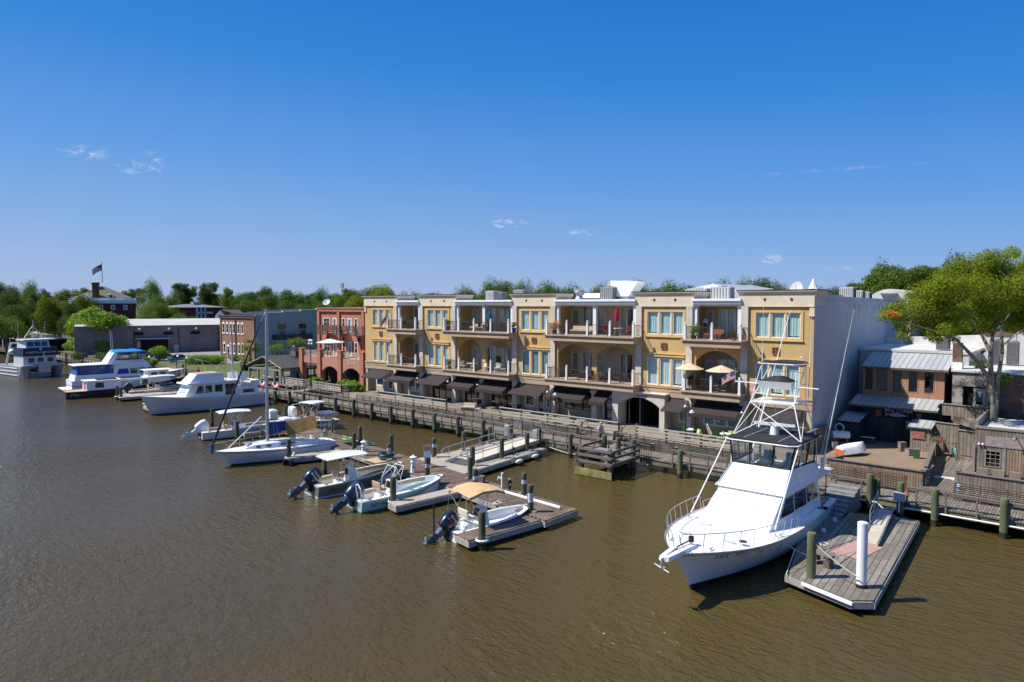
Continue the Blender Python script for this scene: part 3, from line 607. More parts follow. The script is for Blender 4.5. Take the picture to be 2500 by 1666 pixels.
# awnings
AW = [(-52.8,-49.0,0),(-47.9,-43.8,1),(-42.9,-38.8,0),(-37.7,-34.2,1),(-33.4,-29.6,1),(-28.8,-24.8,0),(-24.2,-19.9,1),(-19.1,-17.45,1),(-11.7,-9.9,0),(-9.2,-5.2,1),(-4.0,-.7,0)]
for a,b,v in AW:
    s = M(); zt,zl = 4.22,3.42; yo = -1.6; n = 6; pts = [(-.1-(1.5)*k/n,zt-(zt-zl)*(k/n)-.05*math.sin(math.pi*k/n)) for k in range(n+1)]
    y0,z0 = pts[-1]
    if v: pts += [(y0-.02,z0-.32)]
    else: pts += [(y0-.1,z0-.06),(y0-.12,z0-.14)]
    for (ya,za),(yb_,zb_) in zip(pts,pts[1:]):
        s.box(0,0,0,0,0,0) if False else s.quad((a,ya,za),(b,ya,za),(b,yb_,zb_),(a,yb_,zb_))
        s.quad((a,ya+.02,za-.025),(b,ya+.02,za-.025),(b,yb_+.02,zb_-.025),(a,yb_+.02,zb_-.025))
    for x in (a,b): s.add([(x,y,z) for y,z in pts]+[(x,y+.02,z-.025) for y,z in pts],[(i,i+1,len(pts)+i+1,len(pts)+i) for i in range(len(pts)-1)])
    s.tube((a,-.12,zt+.02),(b,-.12,zt+.02),.06,n=8)
    ao = s.build('awning',m_awn,yb,world=True,recalc=False)
    q = M()
    for x in (a+.1,b-.1): q.tube((x,-.1,3.3),(x,y0+.05,z0-.03),.02,n=5)
    q.build('awning_arm',m_galv,ao,world=True)
for u in (-43.3,-38.3,-33.75,-24.4,-9.85,-5.0):   # goose-neck lamps
    q = M(); q.path([(u,-.18,4.0),(u,-.5,4.15),(u,-.75,4.05),(u,-.8,3.9)],.02); q.tube((u,-.8,3.9),(u,-.8,3.72),.04,.19,n=10); q.build('wall_lamp',m_galv,yb,world=True)
# roof plant
def ac(loc,d,label,rz=0,m=None):
    t = thing('air_conditioner',label,'air conditioner',loc,rz,group='rooftop air conditioners')
    q = M(); w_,l_,h_ = d; q.box(-w_/2,w_/2,-l_/2,l_/2,.06,h_); q.build('casing',m or mat('ac_casing',(.55,.56,.55),.5,.08,3,metal=.2),t)
    q = M(); n = 7
    for k in range(n):
        u = -w_/2+.08+(w_-.16)*k/(n-1); q.box(u-.025,u+.025,-l_/2-.02,-l_/2-.002,.14,h_-.1)
    for k in range(n):
        u = -l_/2+.08+(l_-.16)*k/(n-1); q.box(w_/2+.002,w_/2+.02,u-.025,u+.025,.14,h_-.1)
    q.build('louvres',mat('ac_louvre',(.10,.10,.11),.6,.1,3),t)
    q = M(); q.cyl(0,0,h_+.002,h_+.06,min(w_,l_)*.4,n=14); q.build('fan_grille',m_galv,t)
RZ_ = 12.55
def roofp(px,py,z): p_ = onz(px,py,z); return p_
def atY(px,y): x = xonY(px,y); return x,y
for px,y,w_,h_,lb in ((1040,4.5,1.6,1.0,'flat grey air conditioner behind the second cornice'),(1202,5.5,1.25,1.25,'large pale air conditioner on the roof behind the second balcony bay'),
                       (1223,7.0,1.1,1.15,'smaller dark air conditioner just right of the large pale one'),(1272,4.5,1.5,1.3,'square dark grey air conditioner behind the third cornice'),(1486,5.5,1.5,1.45,'black fronted air conditioner beside the tall white hood'),
                       (1705,5,1.9,1.15,'wide pale roof unit left of the vent box behind the rightmost balcony bay'),(1762,5,1.8,1.25,'wide pale roof unit right of the vent box behind the rightmost balcony bay')):
    x,yy = atY(px,y); ac((x,yy,RZ_),(w_,1.0,h_),lb,m=m_galv if 'dark' in lb or 'flat' in lb or 'black' in lb else None)
x,y = atY(1414,5.5); t = thing('exhaust_fan','round ribbed metal exhaust fan on the white roof','exhaust fan',(x,y,RZ_)); q = M(); q.cyl(0,0,0,.3,.42,n=16); q.cyl(0,0,.3,.55,.5,.3,n=16); q.cyl(0,0,.55,.95,.36,n=16); q.cyl(0,0,.95,1.15,.55,.5,n=16); q.cyl(0,0,1.15,1.35,.45,.5,n=16); q.build('drum',m_alu,t,smooth=30); q = M(); q.box(.8,3.6,-.3,.3,.35,.85); q.box(.5,.8,-.2,.2,.4,.7); q.build('duct',m_white,t)
x,y = atY(1530,6.5); t = thing('roof_hood','tall white sheet metal exhaust hood with slanted mouth on the roof','hood',(x,y,RZ_)); q = M(); q.prism([(-1.4,.5),(.6,.5),(.9,.9),(1.6,1.85),(.6,2.05),(-1.5,2.1)],-.8,.8,'y'); q.build('hood',m_white,t); q = M(); q.box(-.4,.6,-.7,.7,0,.5); q.build('base',m_alu,t); q = M(); q.cyl(-1.9,0,1.1,1.9,.3,n=12); q.cyl(-1.9,0,0,1.1,.25,n=12); q.build('yellow_canister',mat('ochre_canister',(.6,.38,.14),.7,.1,3),t)
# ================= buildings left of the yellow one =================
m_redb = brickmat('orange_red_brick',(.50,.165,.08),(.42,.125,.06),(.36,.22,.17),bw=.24,rh=.08,ms=.01,var=.15)
m_redb2 = brickmat('rose_brick_band',(.50,.19,.13),(.43,.15,.10),(.42,.28,.22),bw=.24,rh=.08,ms=.012,var=.2)
m_brnb = brickmat('brown_red_brick',(.26,.11,.06),(.19,.075,.045),(.30,.22,.16),bw=.24,rh=.08,ms=.012,var=.3)
m_greyb = brickmat('grey_painted_brick',(.37,.375,.37),(.33,.335,.33),(.26,.265,.26),bw=.5,rh=.16,ms=.012,var=.18,noise=(.30,.29,.27),namt=.5,nscale=.25)
m_ware = brickmat('old_warehouse_brick',(.24,.185,.165),(.19,.145,.13),(.28,.235,.21),bw=.5,rh=.17,ms=.02,var=.3,noise=(.12,.095,.09),namt=.5,nscale=.3)
m_peach = brickmat('peach_old_brick',(.48,.33,.25),(.42,.28,.21),(.36,.27,.22),bw=.5,rh=.17,ms=.02,var=.25)
m_rooftin = mat('pale_sheet_roof',(.47,.455,.42),.75,.07,.3)
m_slate = mat('black_shingle',(.075,.07,.07),.95,.25,3,bump=.3,bscale=30)
m_wgrey = mat('grey_trim',(.42,.45,.50),.6,.1,3)
m_woodd = mat('dark_weathered_timber',(.13,.10,.08),.9,.25,2.5,stretch=(3,3,.6))
m_woodg = mat('grey_weathered_timber',(.27,.24,.20),.9,.22,2.5,stretch=(5,5,.7),bump=.2)
m_tanpost = mat('tan_timber_post',(.30,.235,.15),.9,.2,3,stretch=(4,4,.6))
def hipped(m,x0,x1,y0,y1,z0,z1,rid=.35,along='x'):
    if along == 'x': w_ = (y1-y0)/2; r0,r1 = (x0+w_*rid*2,(y0+y1)/2),(x1-w_*rid*2,(y0+y1)/2)
    else: w_ = (x1-x0)/2; r0,r1 = ((x0+x1)/2,y0+w_*rid*2),((x0+x1)/2,y1-w_*rid*2)
    v = [(x0,y0,z0),(x1,y0,z0),(x1,y1,z0),(x0,y1,z0),(*r0,z1),(*r1,z1)]
    m.add(v,[(0,1,5,4),(1,2,5),(2,3,4,5),(3,0,4)] if along == 'x' else [(0,1,4),(1,2,5,4),(2,3,5),(3,0,4,5)])
# ---- red brick building with arched terrace ----
rb = thing('brick_building','orange red brick building with arched brick terrace, left of the yellow one','building',(-63,6,1.3))
X0,X1,YF = -70.1,-54.15,4.0
F4 = Face((0,YF,0),(1,0,0),(0,-1,0))
def fx(px): return xonY(px,YF)
wins = []
for px0,px1,k in ((790,806,'w'),(813,822,'d'),(835,843,'w'),(849,858.5,'d'),(865,873,'w')):
    a,b = fx(px0),fx(px1)
    wins.append((a,b,9.15 if k == 'w' else 8.35,10.35,k)); wins.append((a,b,5.45 if k == 'w' else 5.0,7.05,k))
w = M(); F4.wall(w,X0,X1,1.3,11.25,[x[:4] for x in wins],.15); w.quad((X1,YF,1.3),(X1,22,1.3),(X1,22,11.25),(X1,YF,11.25)); w.quad((X0,YF,1.3),(X0,22,1.3),(X0,22,11.25),(X0,YF,11.25)); w.quad((X0,22,1.3),(X1,22,1.3),(X1,22,11.25),(X0,22,11.25)); w.build('wall',m_redb,rb,world=True,recalc=False)
w = M(); w.box(X0-.05,X1,YF-.25,YF+.1,11.253,11.6); w.box(X0-.1,X1,YF-.32,22,11.603,11.75); w.build('parapet',m_redb,rb,world=True)
w = M(); w.box(X0-.12,X1,YF-.36,22.1,11.753,11.81); w.build('parapet_cap',m_galv,rb,world=True)
for px in (780.5,829,889):
    w = M(); x = fx(px); w.box(x-.28,x+.28,YF-.22,YF,1.3,11.25); w.build('pilaster',m_redb,rb,world=True)
for a,b,z0,z1,k in wins:
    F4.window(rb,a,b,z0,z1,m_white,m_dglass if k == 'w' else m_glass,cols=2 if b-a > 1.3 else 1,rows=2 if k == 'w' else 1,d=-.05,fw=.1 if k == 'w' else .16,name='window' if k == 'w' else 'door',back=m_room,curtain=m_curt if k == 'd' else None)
m_bwood = mat('brown_balcony_timber',(.13,.10,.085),.9,.2,3)
for px0,px1 in ((780,803),(816,833),(852,890)):    # upper timber balconies
    a,b = xonY(px0,2.9),xonY(px1,2.9); b = min(b,X1-.1); q = M(); q.box(a,b,2.7,YF-.02,8.02,8.2); bl = q.build('balcony',m_bwood,rb,world=True)
    q = M()
    for k in range(5): q.box(a,b,2.7,2.75,8.4+k*.2,8.5+k*.2); q.box(a,a+.05,2.76,YF-.02,8.4+k*.2,8.5+k*.2); q.box(b-.05,b,2.76,YF-.02,8.4+k*.2,8.5+k*.2)
    n = max(2,int((b-a)/1.2))
    for k in range(n+1): x = a+.05+(b-a-.1)*k/n; q.box(x-.06,x+.06,2.6,2.69,8.0,9.4)
    q.build('balcony_railing',m_bwood,bl,world=True)
# terrace: columns, arches, floor
TX = [xonY(px,0) for px in (732.5,737.5)]; cols = [xonY(p,0) for p in (736,780,830,884.5)]
w = M(); w.box(cols[0]-.5,X1-.02,.3,YF-.24,4.85,5.0); tf = w.build('terrace_floor',m_floor,rb,world=True)
for c in cols:
    w = M(); w.box(c-.38,c+.38,-.2,.56,-.5 if c < cols[-1] else 1.0,6.05); w.box(c-.42,c+.42,-.24,.6,6.053,6.2); w.build('brick_column',m_redb,rb,world=True)
    w = M(); w.box(c-.3,c+.3,3.1,3.7,1.3,4.84); w.build('brick_column',m_redb,rb,world=True)
for i,(a,b) in enumerate(zip(cols,cols[1:])):
    w = M()
    if i: w.arc_panel(a+.38,b-.38,3.05,5.15,0,.35,.95,14)
    else: w.box(a+.38,b-.38,0,.35,4.2,5.15)
    w.build('arch',m_redb2,rb,world=True)
    w = M()
    for k in range(4): w.box(a+.38,b-.38,.1,.14,5.28+k*.2,5.36+k*.2)
    for k in range(1,3): x = a+(b-a)*k/3; w.box(x-.05,x+.05,.15,.25,5.15,6.05)
    w.build('terrace_railing',m_greywhite,rb,world=True)
text('terrace_lettering','Zinnia',.75,mat('pale_lettering',(.7,.6,.5),.7,.05),rb,Vector(((cols[2]+cols[3])/2,-.03,4.62))-ROOT[rb.name],(math.pi/2,0,0),shear=.3)
for px,z in ((801,7.5),(840,7.4),(878,7.35)):
    w = M(); x = fx(px); w.ball((x,YF-.2,z),.16,6); w.box(x-.1,x+.1,YF-.12,YF-.01,z-.1,z+.3); w.build('wall_lantern',m_black,rb,world=True)
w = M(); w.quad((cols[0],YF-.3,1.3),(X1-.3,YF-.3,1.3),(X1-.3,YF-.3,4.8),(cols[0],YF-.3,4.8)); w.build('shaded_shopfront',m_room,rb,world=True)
# white stair between the arches
st = M()
for k in range(12): st.box(cols[1]+.9+k*.33,cols[1]+1.25+k*.33,1.4,2.6,4.5-k*.27,4.58-k*.27)
st.tube((cols[1]+.9,1.35,5.2),(cols[1]+4.7,1.35,2.2),.05); st.tube((cols[1]+.9,1.35,4.9),(cols[1]+4.7,1.35,1.9),.04); st.tube((cols[1]+.9,1.35,4.5),(cols[1]+4.7,1.35,1.5),.1); st.build('stair',m_greywhite,rb,world=True)
t = thing('satellite_dish','small pale satellite dish on the flat roof of the orange red brick building','satellite dish',(*[onz(799,757,11.8)[k] for k in (0,1)],11.8))
t.location = (xonY(799,8),8,11.8)
def dish(t,r,z,tilt=.9,az=0.):
    q = M(); rings = []
    for k in range(5): rr = max(.001,r*k/4); rings.append([(rr*math.cos(i*math.pi/8),rr*math.sin(i*math.pi/8),.25*r*(k/4)**2) for i in range(16)])
    q.X = Matrix.Translation((0,0,z)) @ Matrix.Rotation(az,4,'Z') @ Matrix.Rotation(tilt,4,'X'); q.loft(rings); q.build('reflector',mat('dish_grey',(.50,.50,.48),.6,.05),t,smooth=40)
    q = M(); q.tube((0,.1,0),(0,.05,z),.05); q.tube((0,0,z-r*.6),(0,-r*.8*math.sin(tilt),z+r*.5),.03); q.build('mount',m_galv,t)
dish(t,.6,.75,.9,.5)
# ---- pavilion with black shingle roof ----
pv = thing('open_pavilion','open timber pavilion with black shingle gable roof beside the boardwalk','pavilion',(-73.5,0,LZ))
gx0,gx1,gz,pz,py0,py1 = -78.3,-68.8,3.5,4.95,-3.0,9.0; gm = (gx0+gx1)/2
r = M()
for a,b in ((gx0,gm),(gx1,gm)): r.add([(a,py0,gz),(b,py0,pz),(b,py1,pz),(a,py1,gz),(a,py0,gz-.15),(b,py0,pz-.15),(b,py1,pz-.15),(a,py1,gz-.15)],[(0,1,2,3),(4,7,6,5),(0,4,5,1),(2,6,7,3),(0,3,7,4)])
r.build('roof',m_slate,pv,world=True)
q = M()
for a in (gx0,gx1): q.tube((a,py0-.04,gz-.08),(gm,py0-.04,pz-.08),.11,n=4)
q.build('barge_board',m_woodg,pv,world=True)
q = M(); q.box(gx0+.3,gx1-.3,py0+.1,py0+.3,3.0,3.25); q.box(gx0+.3,gx0+.5,py0+.3,py1,3.0,3.25); q.box(gx1-.5,gx1-.3,py0+.3,py1,3.0,3.25); q.build('beam',m_woodg,pv,world=True)
for x in (gx0+.5,gx0+3,gm,gx1-2.2,gx1-.5):
    for y in (py0+.2,2.5,8):
        q = M(); q.box(x-.11,x+.11,y-.11,y+.11,LZ-.9,3.05); q.build('post',m_woodg if x < gx1-1 else m_galv,pv,world=True)
q = M(); q.box(gx0-.4,gx1+3.5,py0-.6,py1,LZ-.02,LZ+.05); q.build('floor_deck',m_plankG,pv,world=True)
def woodrail(label,pts,z,h=1.0,n=4,m=None,cat='railing',group=None,step=1.5,name='fence_rail'):
    t = thing(name,label,cat,(pts[0][0],pts[0][1],z),group=group)
    for (xa,ya),(xb,yb_) in zip(pts,pts[1:]):
        L = math.hypot(xb-xa,yb_-ya); q = M(); A = math.atan2(yb_-ya,xb-xa)
        for k in range(n): q.cbox(((xa+xb)/2,(ya+yb_)/2,z+h-.05-k*h/(n+.2)),(L,.05,.12),rz=A)
        q.cbox(((xa+xb)/2,(ya+yb_)/2,z+h+.03),(L,.16,.04),rz=A); q.build('rails',m or m_greywhite,t,world=True)
        k = max(1,int(L/step))
        for i in range(k+1):
            x,y = xa+(xb-xa)*i/k,ya+(yb_-ya)*i/k; q = M(); q.box(x-.06,x+.06,y-.06,y+.06,z-.2,z+h+.01); q.build('post',m or m_greywhite,t,world=True)
    return t
p0 = onz(712,944,1.1); p1 = onz(775,950,1.1); p2 = onz(810,955,1.2); p3 = onz(877,975,1.2)
woodrail('bleached timber railing round the deck under the brick terrace',[(-70.5,-2.4),(-64.0,-2.6),(-63.4,0)],1.15,1.05,5)
woodrail('bleached timber railing in front of the potted plants by the brick terrace',[(-61.6,-2.8),(-55.0,-3.0),(-55.0,0)],1.15,1.05,4)
d = M(); d.box(-70.6,-63.4,-2.5,1.49,1.0,1.15); d.box(-61.7,-54.3,-3.1,1.49,1.0,1.15); d.box(-63.4,-61.7,-1.0,1.49,1.0,1.15); tag(d.build('terrace_deck',m_plankG),kind='structure')
d = M()
for x in (-70,-66.5,-63.5,-61,-58,-55): d.box(x-.12,x+.12,-2.4,-2.2,-1,.995)
tag(d.build('deck_supports',m_woodd),kind='structure')
t = thing('gangway_stair','pale timber steps with sloping handrails up to the brick terrace deck','stairs',(-62.5,-4,.9)); q = M()
for k in range(5): q.box(-63.3,-61.8,-5.6+k*.75,-4.9+k*.75,.97+k*.03,1.02+k*.03)
q.build('treads',m_greywhite,t,world=True)
for x in (-63.35,-61.75):
    q = M(); q.tube((x,-5.7,1.9),(x,-2.2,2.15),.04); q.tube((x,-5.7,1.5),(x,-2.2,1.75),.03)
    for y in (-5.6,-3.9,-2.3): q.box(x-.04,x+.04,y-.04,y+.04,.9,2.0)
    q.build('handrail',m_greywhite,t,world=True)
# ---- brown and grey brick building ----
gb = thing('brick_building','two storey building with brown brick front and grey painted side','building',(-113,14,LZ))
BX0,BX1,BY0,BY1 = -120.4,-106.2,13.8,31.0
FBn = Face((0,BY0,0),(1,0,0),(0,-1,0))
ws = []
for px in (546.5,555.5,564.5,572,583,592): a = xonY(px-2.6,BY0); b = xonY(px+2.6,BY0); ws.append((a,b,6.5,8.35,1))
for px in (547.5,565,572.5,583.5,592): a = xonY(px-2.6,BY0); b = xonY(px+2.6,BY0); ws.append((a,b,2.5,4.3,1))
a,b = xonY(554,BY0),xonY(560,BY0); ws.append((a,b,1.3,3.8,0))
w = M(); FBn.wall(w,BX0,BX1,LZ,9.9,[x[:4] for x in ws],.2); w.quad((BX0,BY0,LZ),(BX0,BY1,LZ),(BX0,BY1,10.4),(BX0,BY0,9.9)); w.build('brick_front',m_brnb,gb,world=True,recalc=False)
w = M(); w.box(BX0-.15,BX1+.02,BY0-.25,BY0-.003,9.6,9.9); w.box(BX0-.25,BX1+.02,BY0-.35,BY0+.3,9.903,10.0); w.build('cornice',m_brnb,gb,world=True)
w = M(); w.box(BX0-.3,BX1+.1,BY0-.4,BY0-.2,10.003,10.1); w.build('gutter',mat('blue_grey_gutter',(.12,.16,.19),.4,.1,3),gb,world=True)
for a,b,z0,z1,k in ws:
    fo = FBn.window(gb,a,b,z0,z1,m_white,m_dglass,rows=2,d=-.05,fw=.09,name='window' if k else 'door',back=m_room)
    q = M(); q.prism([(a-.08,z1),(b+.08,z1),(b+.0,z1+.28),((a+b)/2,z1+.4),(a-.0,z1+.28)],BY0-.06,BY0-.003,'y'); q.build('window_arch',m_white,fo,world=True)
    if k: q = M(); q.box(a-.1,b+.1,BY0-.1,BY0-.003,z0-.14,z0-.003); q.build('window_sill',m_white,fo,world=True)
for px in (541.5,575,577.5,621): q = M(); x = xonY(px,BY0); q.cyl(x,BY0-.1,LZ,9.7,.07,n=6); q.build('downpipe',m_brnb if px < 600 else m_wgrey,gb,world=True)
# stepped side wall
steps = [(BY0,10.15),(15.9,10.62),(19.6,10.85),(23.6,11.1),(27.3,11.35),(BY1,11.35)]
w = M(); pl = [(BY0,LZ)]
for (y0,z0),(y1,z1) in zip(steps,steps[1:]): pl += [(y0,z0),(y1,z0)]
pl += [(BY1,LZ)]
w.prism(pl,BX1-.3,BX1,'x'); w.build('grey_side_wall',m_greyb,gb,world=True)
for (y0,z0),(y1,z1) in zip(steps,steps[1:]):
    q = M(); q.box(BX1-.42,BX1+.12,y0-.05,y1+.05,z0+.003,z0+.1); q.build('parapet_cap',m_white if y0 > 14 else m_wgrey,gb,world=True)
    q = M(); q.box(BX0,BX1-.5,y0+.1,y1-.05,z0-.5,z0-.1); q.build('roof',mat('dark_blue_roof',(.05,.075,.10),.6,.2,2),gb,world=True)
FG2 = Face((BX1,0,0),(0,1,0),(1,0,0))
for y in (19.3,23.9):
    q = M(); FG2.box(q,y-.9,y+.9,5.6,8.3,.0,.06); FG2.box(q,y-.75,y+.75,8.3,8.55,0,.06); q.build('window_recess',m_greyb,gb,world=True)
    FG2.window(gb,y-.78,y+.78,7.4,8.35,m_black,m_dglass,d=.1,fw=.05,name='window',back=None)
    FG2.window(gb,y-.78,y+.78,5.65,7.3,m_wgrey,m_dglass,cols=2,d=.1,fw=.1,name='door',back=None)
q = M(); FG2.box(q,17.2,25.6,4.95,5.25,.01,1.3); bo = q.build('balcony',m_wgrey,gb,world=True)
q = M(); FG2.box(q,17.25,25.55,5.3,6.35,1.22,1.25); FG2.box(q,17.25,17.3,5.3,6.35,.05,1.2); FG2.box(q,25.5,25.55,5.3,6.35,.05,1.2); q.build('balcony_railing',mat('smoked_rail',(.03,.04,.04),.4,.1),bo,world=True)
# ---- long brick warehouse ----
wh = thing('warehouse','long low dark brick warehouse with pale sheet roof behind the parking lot','warehouse',(-155,8,LZ))
W0,W1 = Vector((-151.5,-3.2,0)),Vector((-142.0,25.6,0)); FW_ = Face(W0,W1-W0,Vector(((W1-W0).y,-(W1-W0).x,0))); WL = (W1-W0).length
z0w,z1w = zat(164,797.5,W0),zat(538,793.3,W1); zr = (z0w+z1w)/2; zg = zat(538,777.3,FW_.P(WL,0,-9)); WD = 18
w = M(); w.quad(FW_.P(0,LZ-.5),FW_.P(WL+2,LZ-.5),FW_.P(WL+2,zr),FW_.P(0,zr)); w.build('side_wall',m_ware,wh,world=True,recalc=False)
w = M(); w.add([FW_.P(.1,zr+.02,.25),FW_.P(WL+2,zr+.02,.25),FW_.P(WL+2,zg,-9),FW_.P(.1,zg,-9),FW_.P(.1,zr,-WD),FW_.P(WL+2,zr,-WD)],[(0,1,2,3),(3,2,5,4)]); w.build('roof',m_rooftin,wh,world=True,recalc=False)
w = M(); w.add([FW_.P(0,z,-d) for d,z in ((0,LZ-.5),(WD,LZ-.5),(WD,zr),(13,zr+.1),(13,zg-.3),(9,zg+.5),(5,zg-.3),(5,zr+.5),(0,zr+.3))],[tuple(range(9))]); w.build('gable_front',m_peach,wh,world=True,recalc=False)
w = M(); w.quad(FW_.P(WL+2,LZ),FW_.P(WL+2,LZ,-WD),FW_.P(WL+2,zr,-WD),FW_.P(WL+2,zr)); w.build('end_wall',m_ware,wh,world=True)
def wu(px): d = ray(px,833); e_ = W1-W0; den = d.x*e_.y-d.y*e_.x; return ((W0.x-CAM.x)*d.y-(W0.y-CAM.y)*d.x)/(-den)*-1*WL if False else (((CAM.x-W0.x)*d.y-(CAM.y-W0.y)*d.x)/(e_.x*d.y-e_.y*d.x))*WL
for px in (339,411,477): q = M(); u_ = wu(px); FW_.box(q,u_-1.0,u_+1.0,5.35,6.05,.01,.05); q.build('blocked_window',m_dark,wh,world=True)
ua,ub = wu(329),wu(416); q = M(); FW_.box(q,ua,ub,4.45,4.6,.01,1.5); q.build('canopy',m_wgrey,wh,world=True)
q = M(); FW_.box(q,ua+.8,ub-.5,LZ,4.4,.02,.06); q.build('dark_doorway',m_dark,wh,world=True)
q = M(); FW_.box(q,ua+.5,ua+1.1,LZ+1.2,4.0,.07,.1); q.build('door',m_wgrey,wh,world=True)
q = M(); u_ = wu(430); FW_.box(q,u_-.6,u_+.5,LZ,3.0,.05,.6); q.build('utility_cabinet',m_galv,wh,world=True)
for px in (328,437,533):
    q = M(); p_ = FW_.P(wu(px),0,.12); q.cyl(p_.x,p_.y,LZ,7.0,.07,n=6); q.build('downpipe',m_black,wh,world=True)
for px in (341,413,479):
    u_ = wu(px); q = M(); q.tube(FW_.P(u_,6.6),FW_.P(u_,6.8,.6),.04); q.ball(FW_.P(u_,6.7,.7),.25,6); q.build('wall_lamp',m_white,wh,world=True)
# ---- mansion with flagpole ----
def distpt(px,depth,z=0): p_ = CAM + (FW+RT*((px-1250)/F_PX))*depth; return Vector((p_.x,p_.y,z))
def zof(py,depth): return (CAM + (FW - UP*((py-833)/F_PX))*depth).z
Dm = 215; c0 = distpt(222,Dm); c1 = distpt(338,Dm+8); u = (c1-c0); u.z = 0; Lm = u.length; u.normalize(); nrm = Vector((u.y,-u.x,0))
if nrm.dot(CAM-c0) < 0: nrm = -nrm
c00 = distpt(181,Dm-1); Lm = (c1-c00).length
ma = thing('mansion','distant dark red brick mansion with white balustrade, dormer and hip roof under a flag','house',(c00.x,c00.y,LZ))
FM = Face((c00.x,c00.y,0),u,nrm); ztop = zof(741,Dm); 
w = M(); FM.box(w,.3,Lm-.3,LZ,ztop,-14,0); w.build('brick_wall',mat('dark_red_brick_far',(.10,.035,.03),.9,.15,1),ma,world=True)
w = M(); FM.box(w,0,Lm,ztop+.003,zof(735,Dm),-14.3,.4); FM.box(w,-.3,Lm+.3,zof(735,Dm)+.003,zof(733.5,Dm),-14.6,.8); w.build('white_cornice',m_white,ma,world=True)
w = M(); zb0,zb1 = zof(733.4,Dm),zof(728,Dm); FM.box(w,.2,Lm-.2,zb1-.15,zb1,.0,.25); FM.box(w,.2,Lm-.2,zb0,zb0+.15,.0,.25)
for k in range(60): FM.box(w,.3+k*(Lm-.6)/60,.3+k*(Lm-.6)/60+.14,zb0+.15,zb1-.15,.05,.2)
for k in range(6): FM.box(w,.2+k*(Lm-.9)/5,.7+k*(Lm-.9)/5,zb0,zb1+.05,-.02,.27)
w.build('balustrade',m_white,ma,world=True)
def upx(px): return (distpt(px,Dm+(8*(px-222)/116))-Vector((c00.x,c00.y,0))).dot(u)
w = M(); zr0,zr1 = zof(727,Dm),zof(698,Dm); pts = [FM.P(.8,zr0,-.8),FM.P(Lm-1,zr0,-.8),FM.P(Lm-1,zr0,-13),FM.P(.8,zr0,-13),FM.P(upx(258),zr1,-6.5),FM.P(upx(268),zr1,-7)]
w.add(pts,[(0,1,5,4),(1,2,5),(2,3,4,5),(3,0,4)]); w.build('roof',mat('olive_slate_roof',(.16,.145,.10),.9,.1,1),ma,world=True)
w = M(); a = upx(232); b = upx(249); FM.box(w,a,b,zr0-1,zof(693,Dm),-2.5,-1.0); FM.box(w,a-.2,b+.2,zof(693,Dm),zof(690,Dm),-2.7,-.8); w.build('chimney',mat('chimney_brick',(.17,.06,.04),.9,.2,3),ma,world=True)
w = M(); FM.box(w,upx(240),upx(255),zr1-.5,zof(688,Dm),-8,-6.2); w.build('roof_box',m_wgrey,ma,world=True)
w = M(); a = upx(270); b = upx(283); FM.box(w,a,b,zr0,zof(720.5,Dm),-3,-.7); m_ = (a+b)/2; w.add([FM.P(a-.2,zof(720.5,Dm),-.6),FM.P(b+.2,zof(720.5,Dm),-.6),FM.P(m_,zof(717,Dm),-.6),FM.P(a-.2,zof(720.5,Dm),-3),FM.P(b+.2,zof(720.5,Dm),-3),FM.P(m_,zof(717,Dm),-3)],[(0,1,2),(3,5,4),(0,2,5,3),(1,4,5,2)]); dm = w.build('dormer',m_white,ma,world=True)
w = M(); FM.box(w,m_-.35,m_+.35,zof(726,Dm),zof(721,Dm),-.69,-.6); w.build('dormer_window',m_room,dm,world=True)
w = M(); a = upx(214); b = upx(230); FM.box(w,a,b,zr0,zof(722,Dm),-3,-.7); w.add([FM.P(a-.2,zof(722,Dm),-.6),FM.P(b+.2,zof(722,Dm),-.6),FM.P((a+b)/2,zof(718,Dm),-.6),FM.P((a+b)/2,zof(718,Dm),-3)],[(0,1,2),(0,2,3),(1,3,2)]); w.build('dormer',m_white,ma,world=True)
for px in (251,280.5,310.5): a,b = upx(px-5),upx(px+5); FM.window(ma,a,b,zof(757,Dm),zof(745,Dm),m_white,m_dglass,cols=2,rows=3,d=.06,fw=.2,mw=.06,back=None)
FLAG = {}
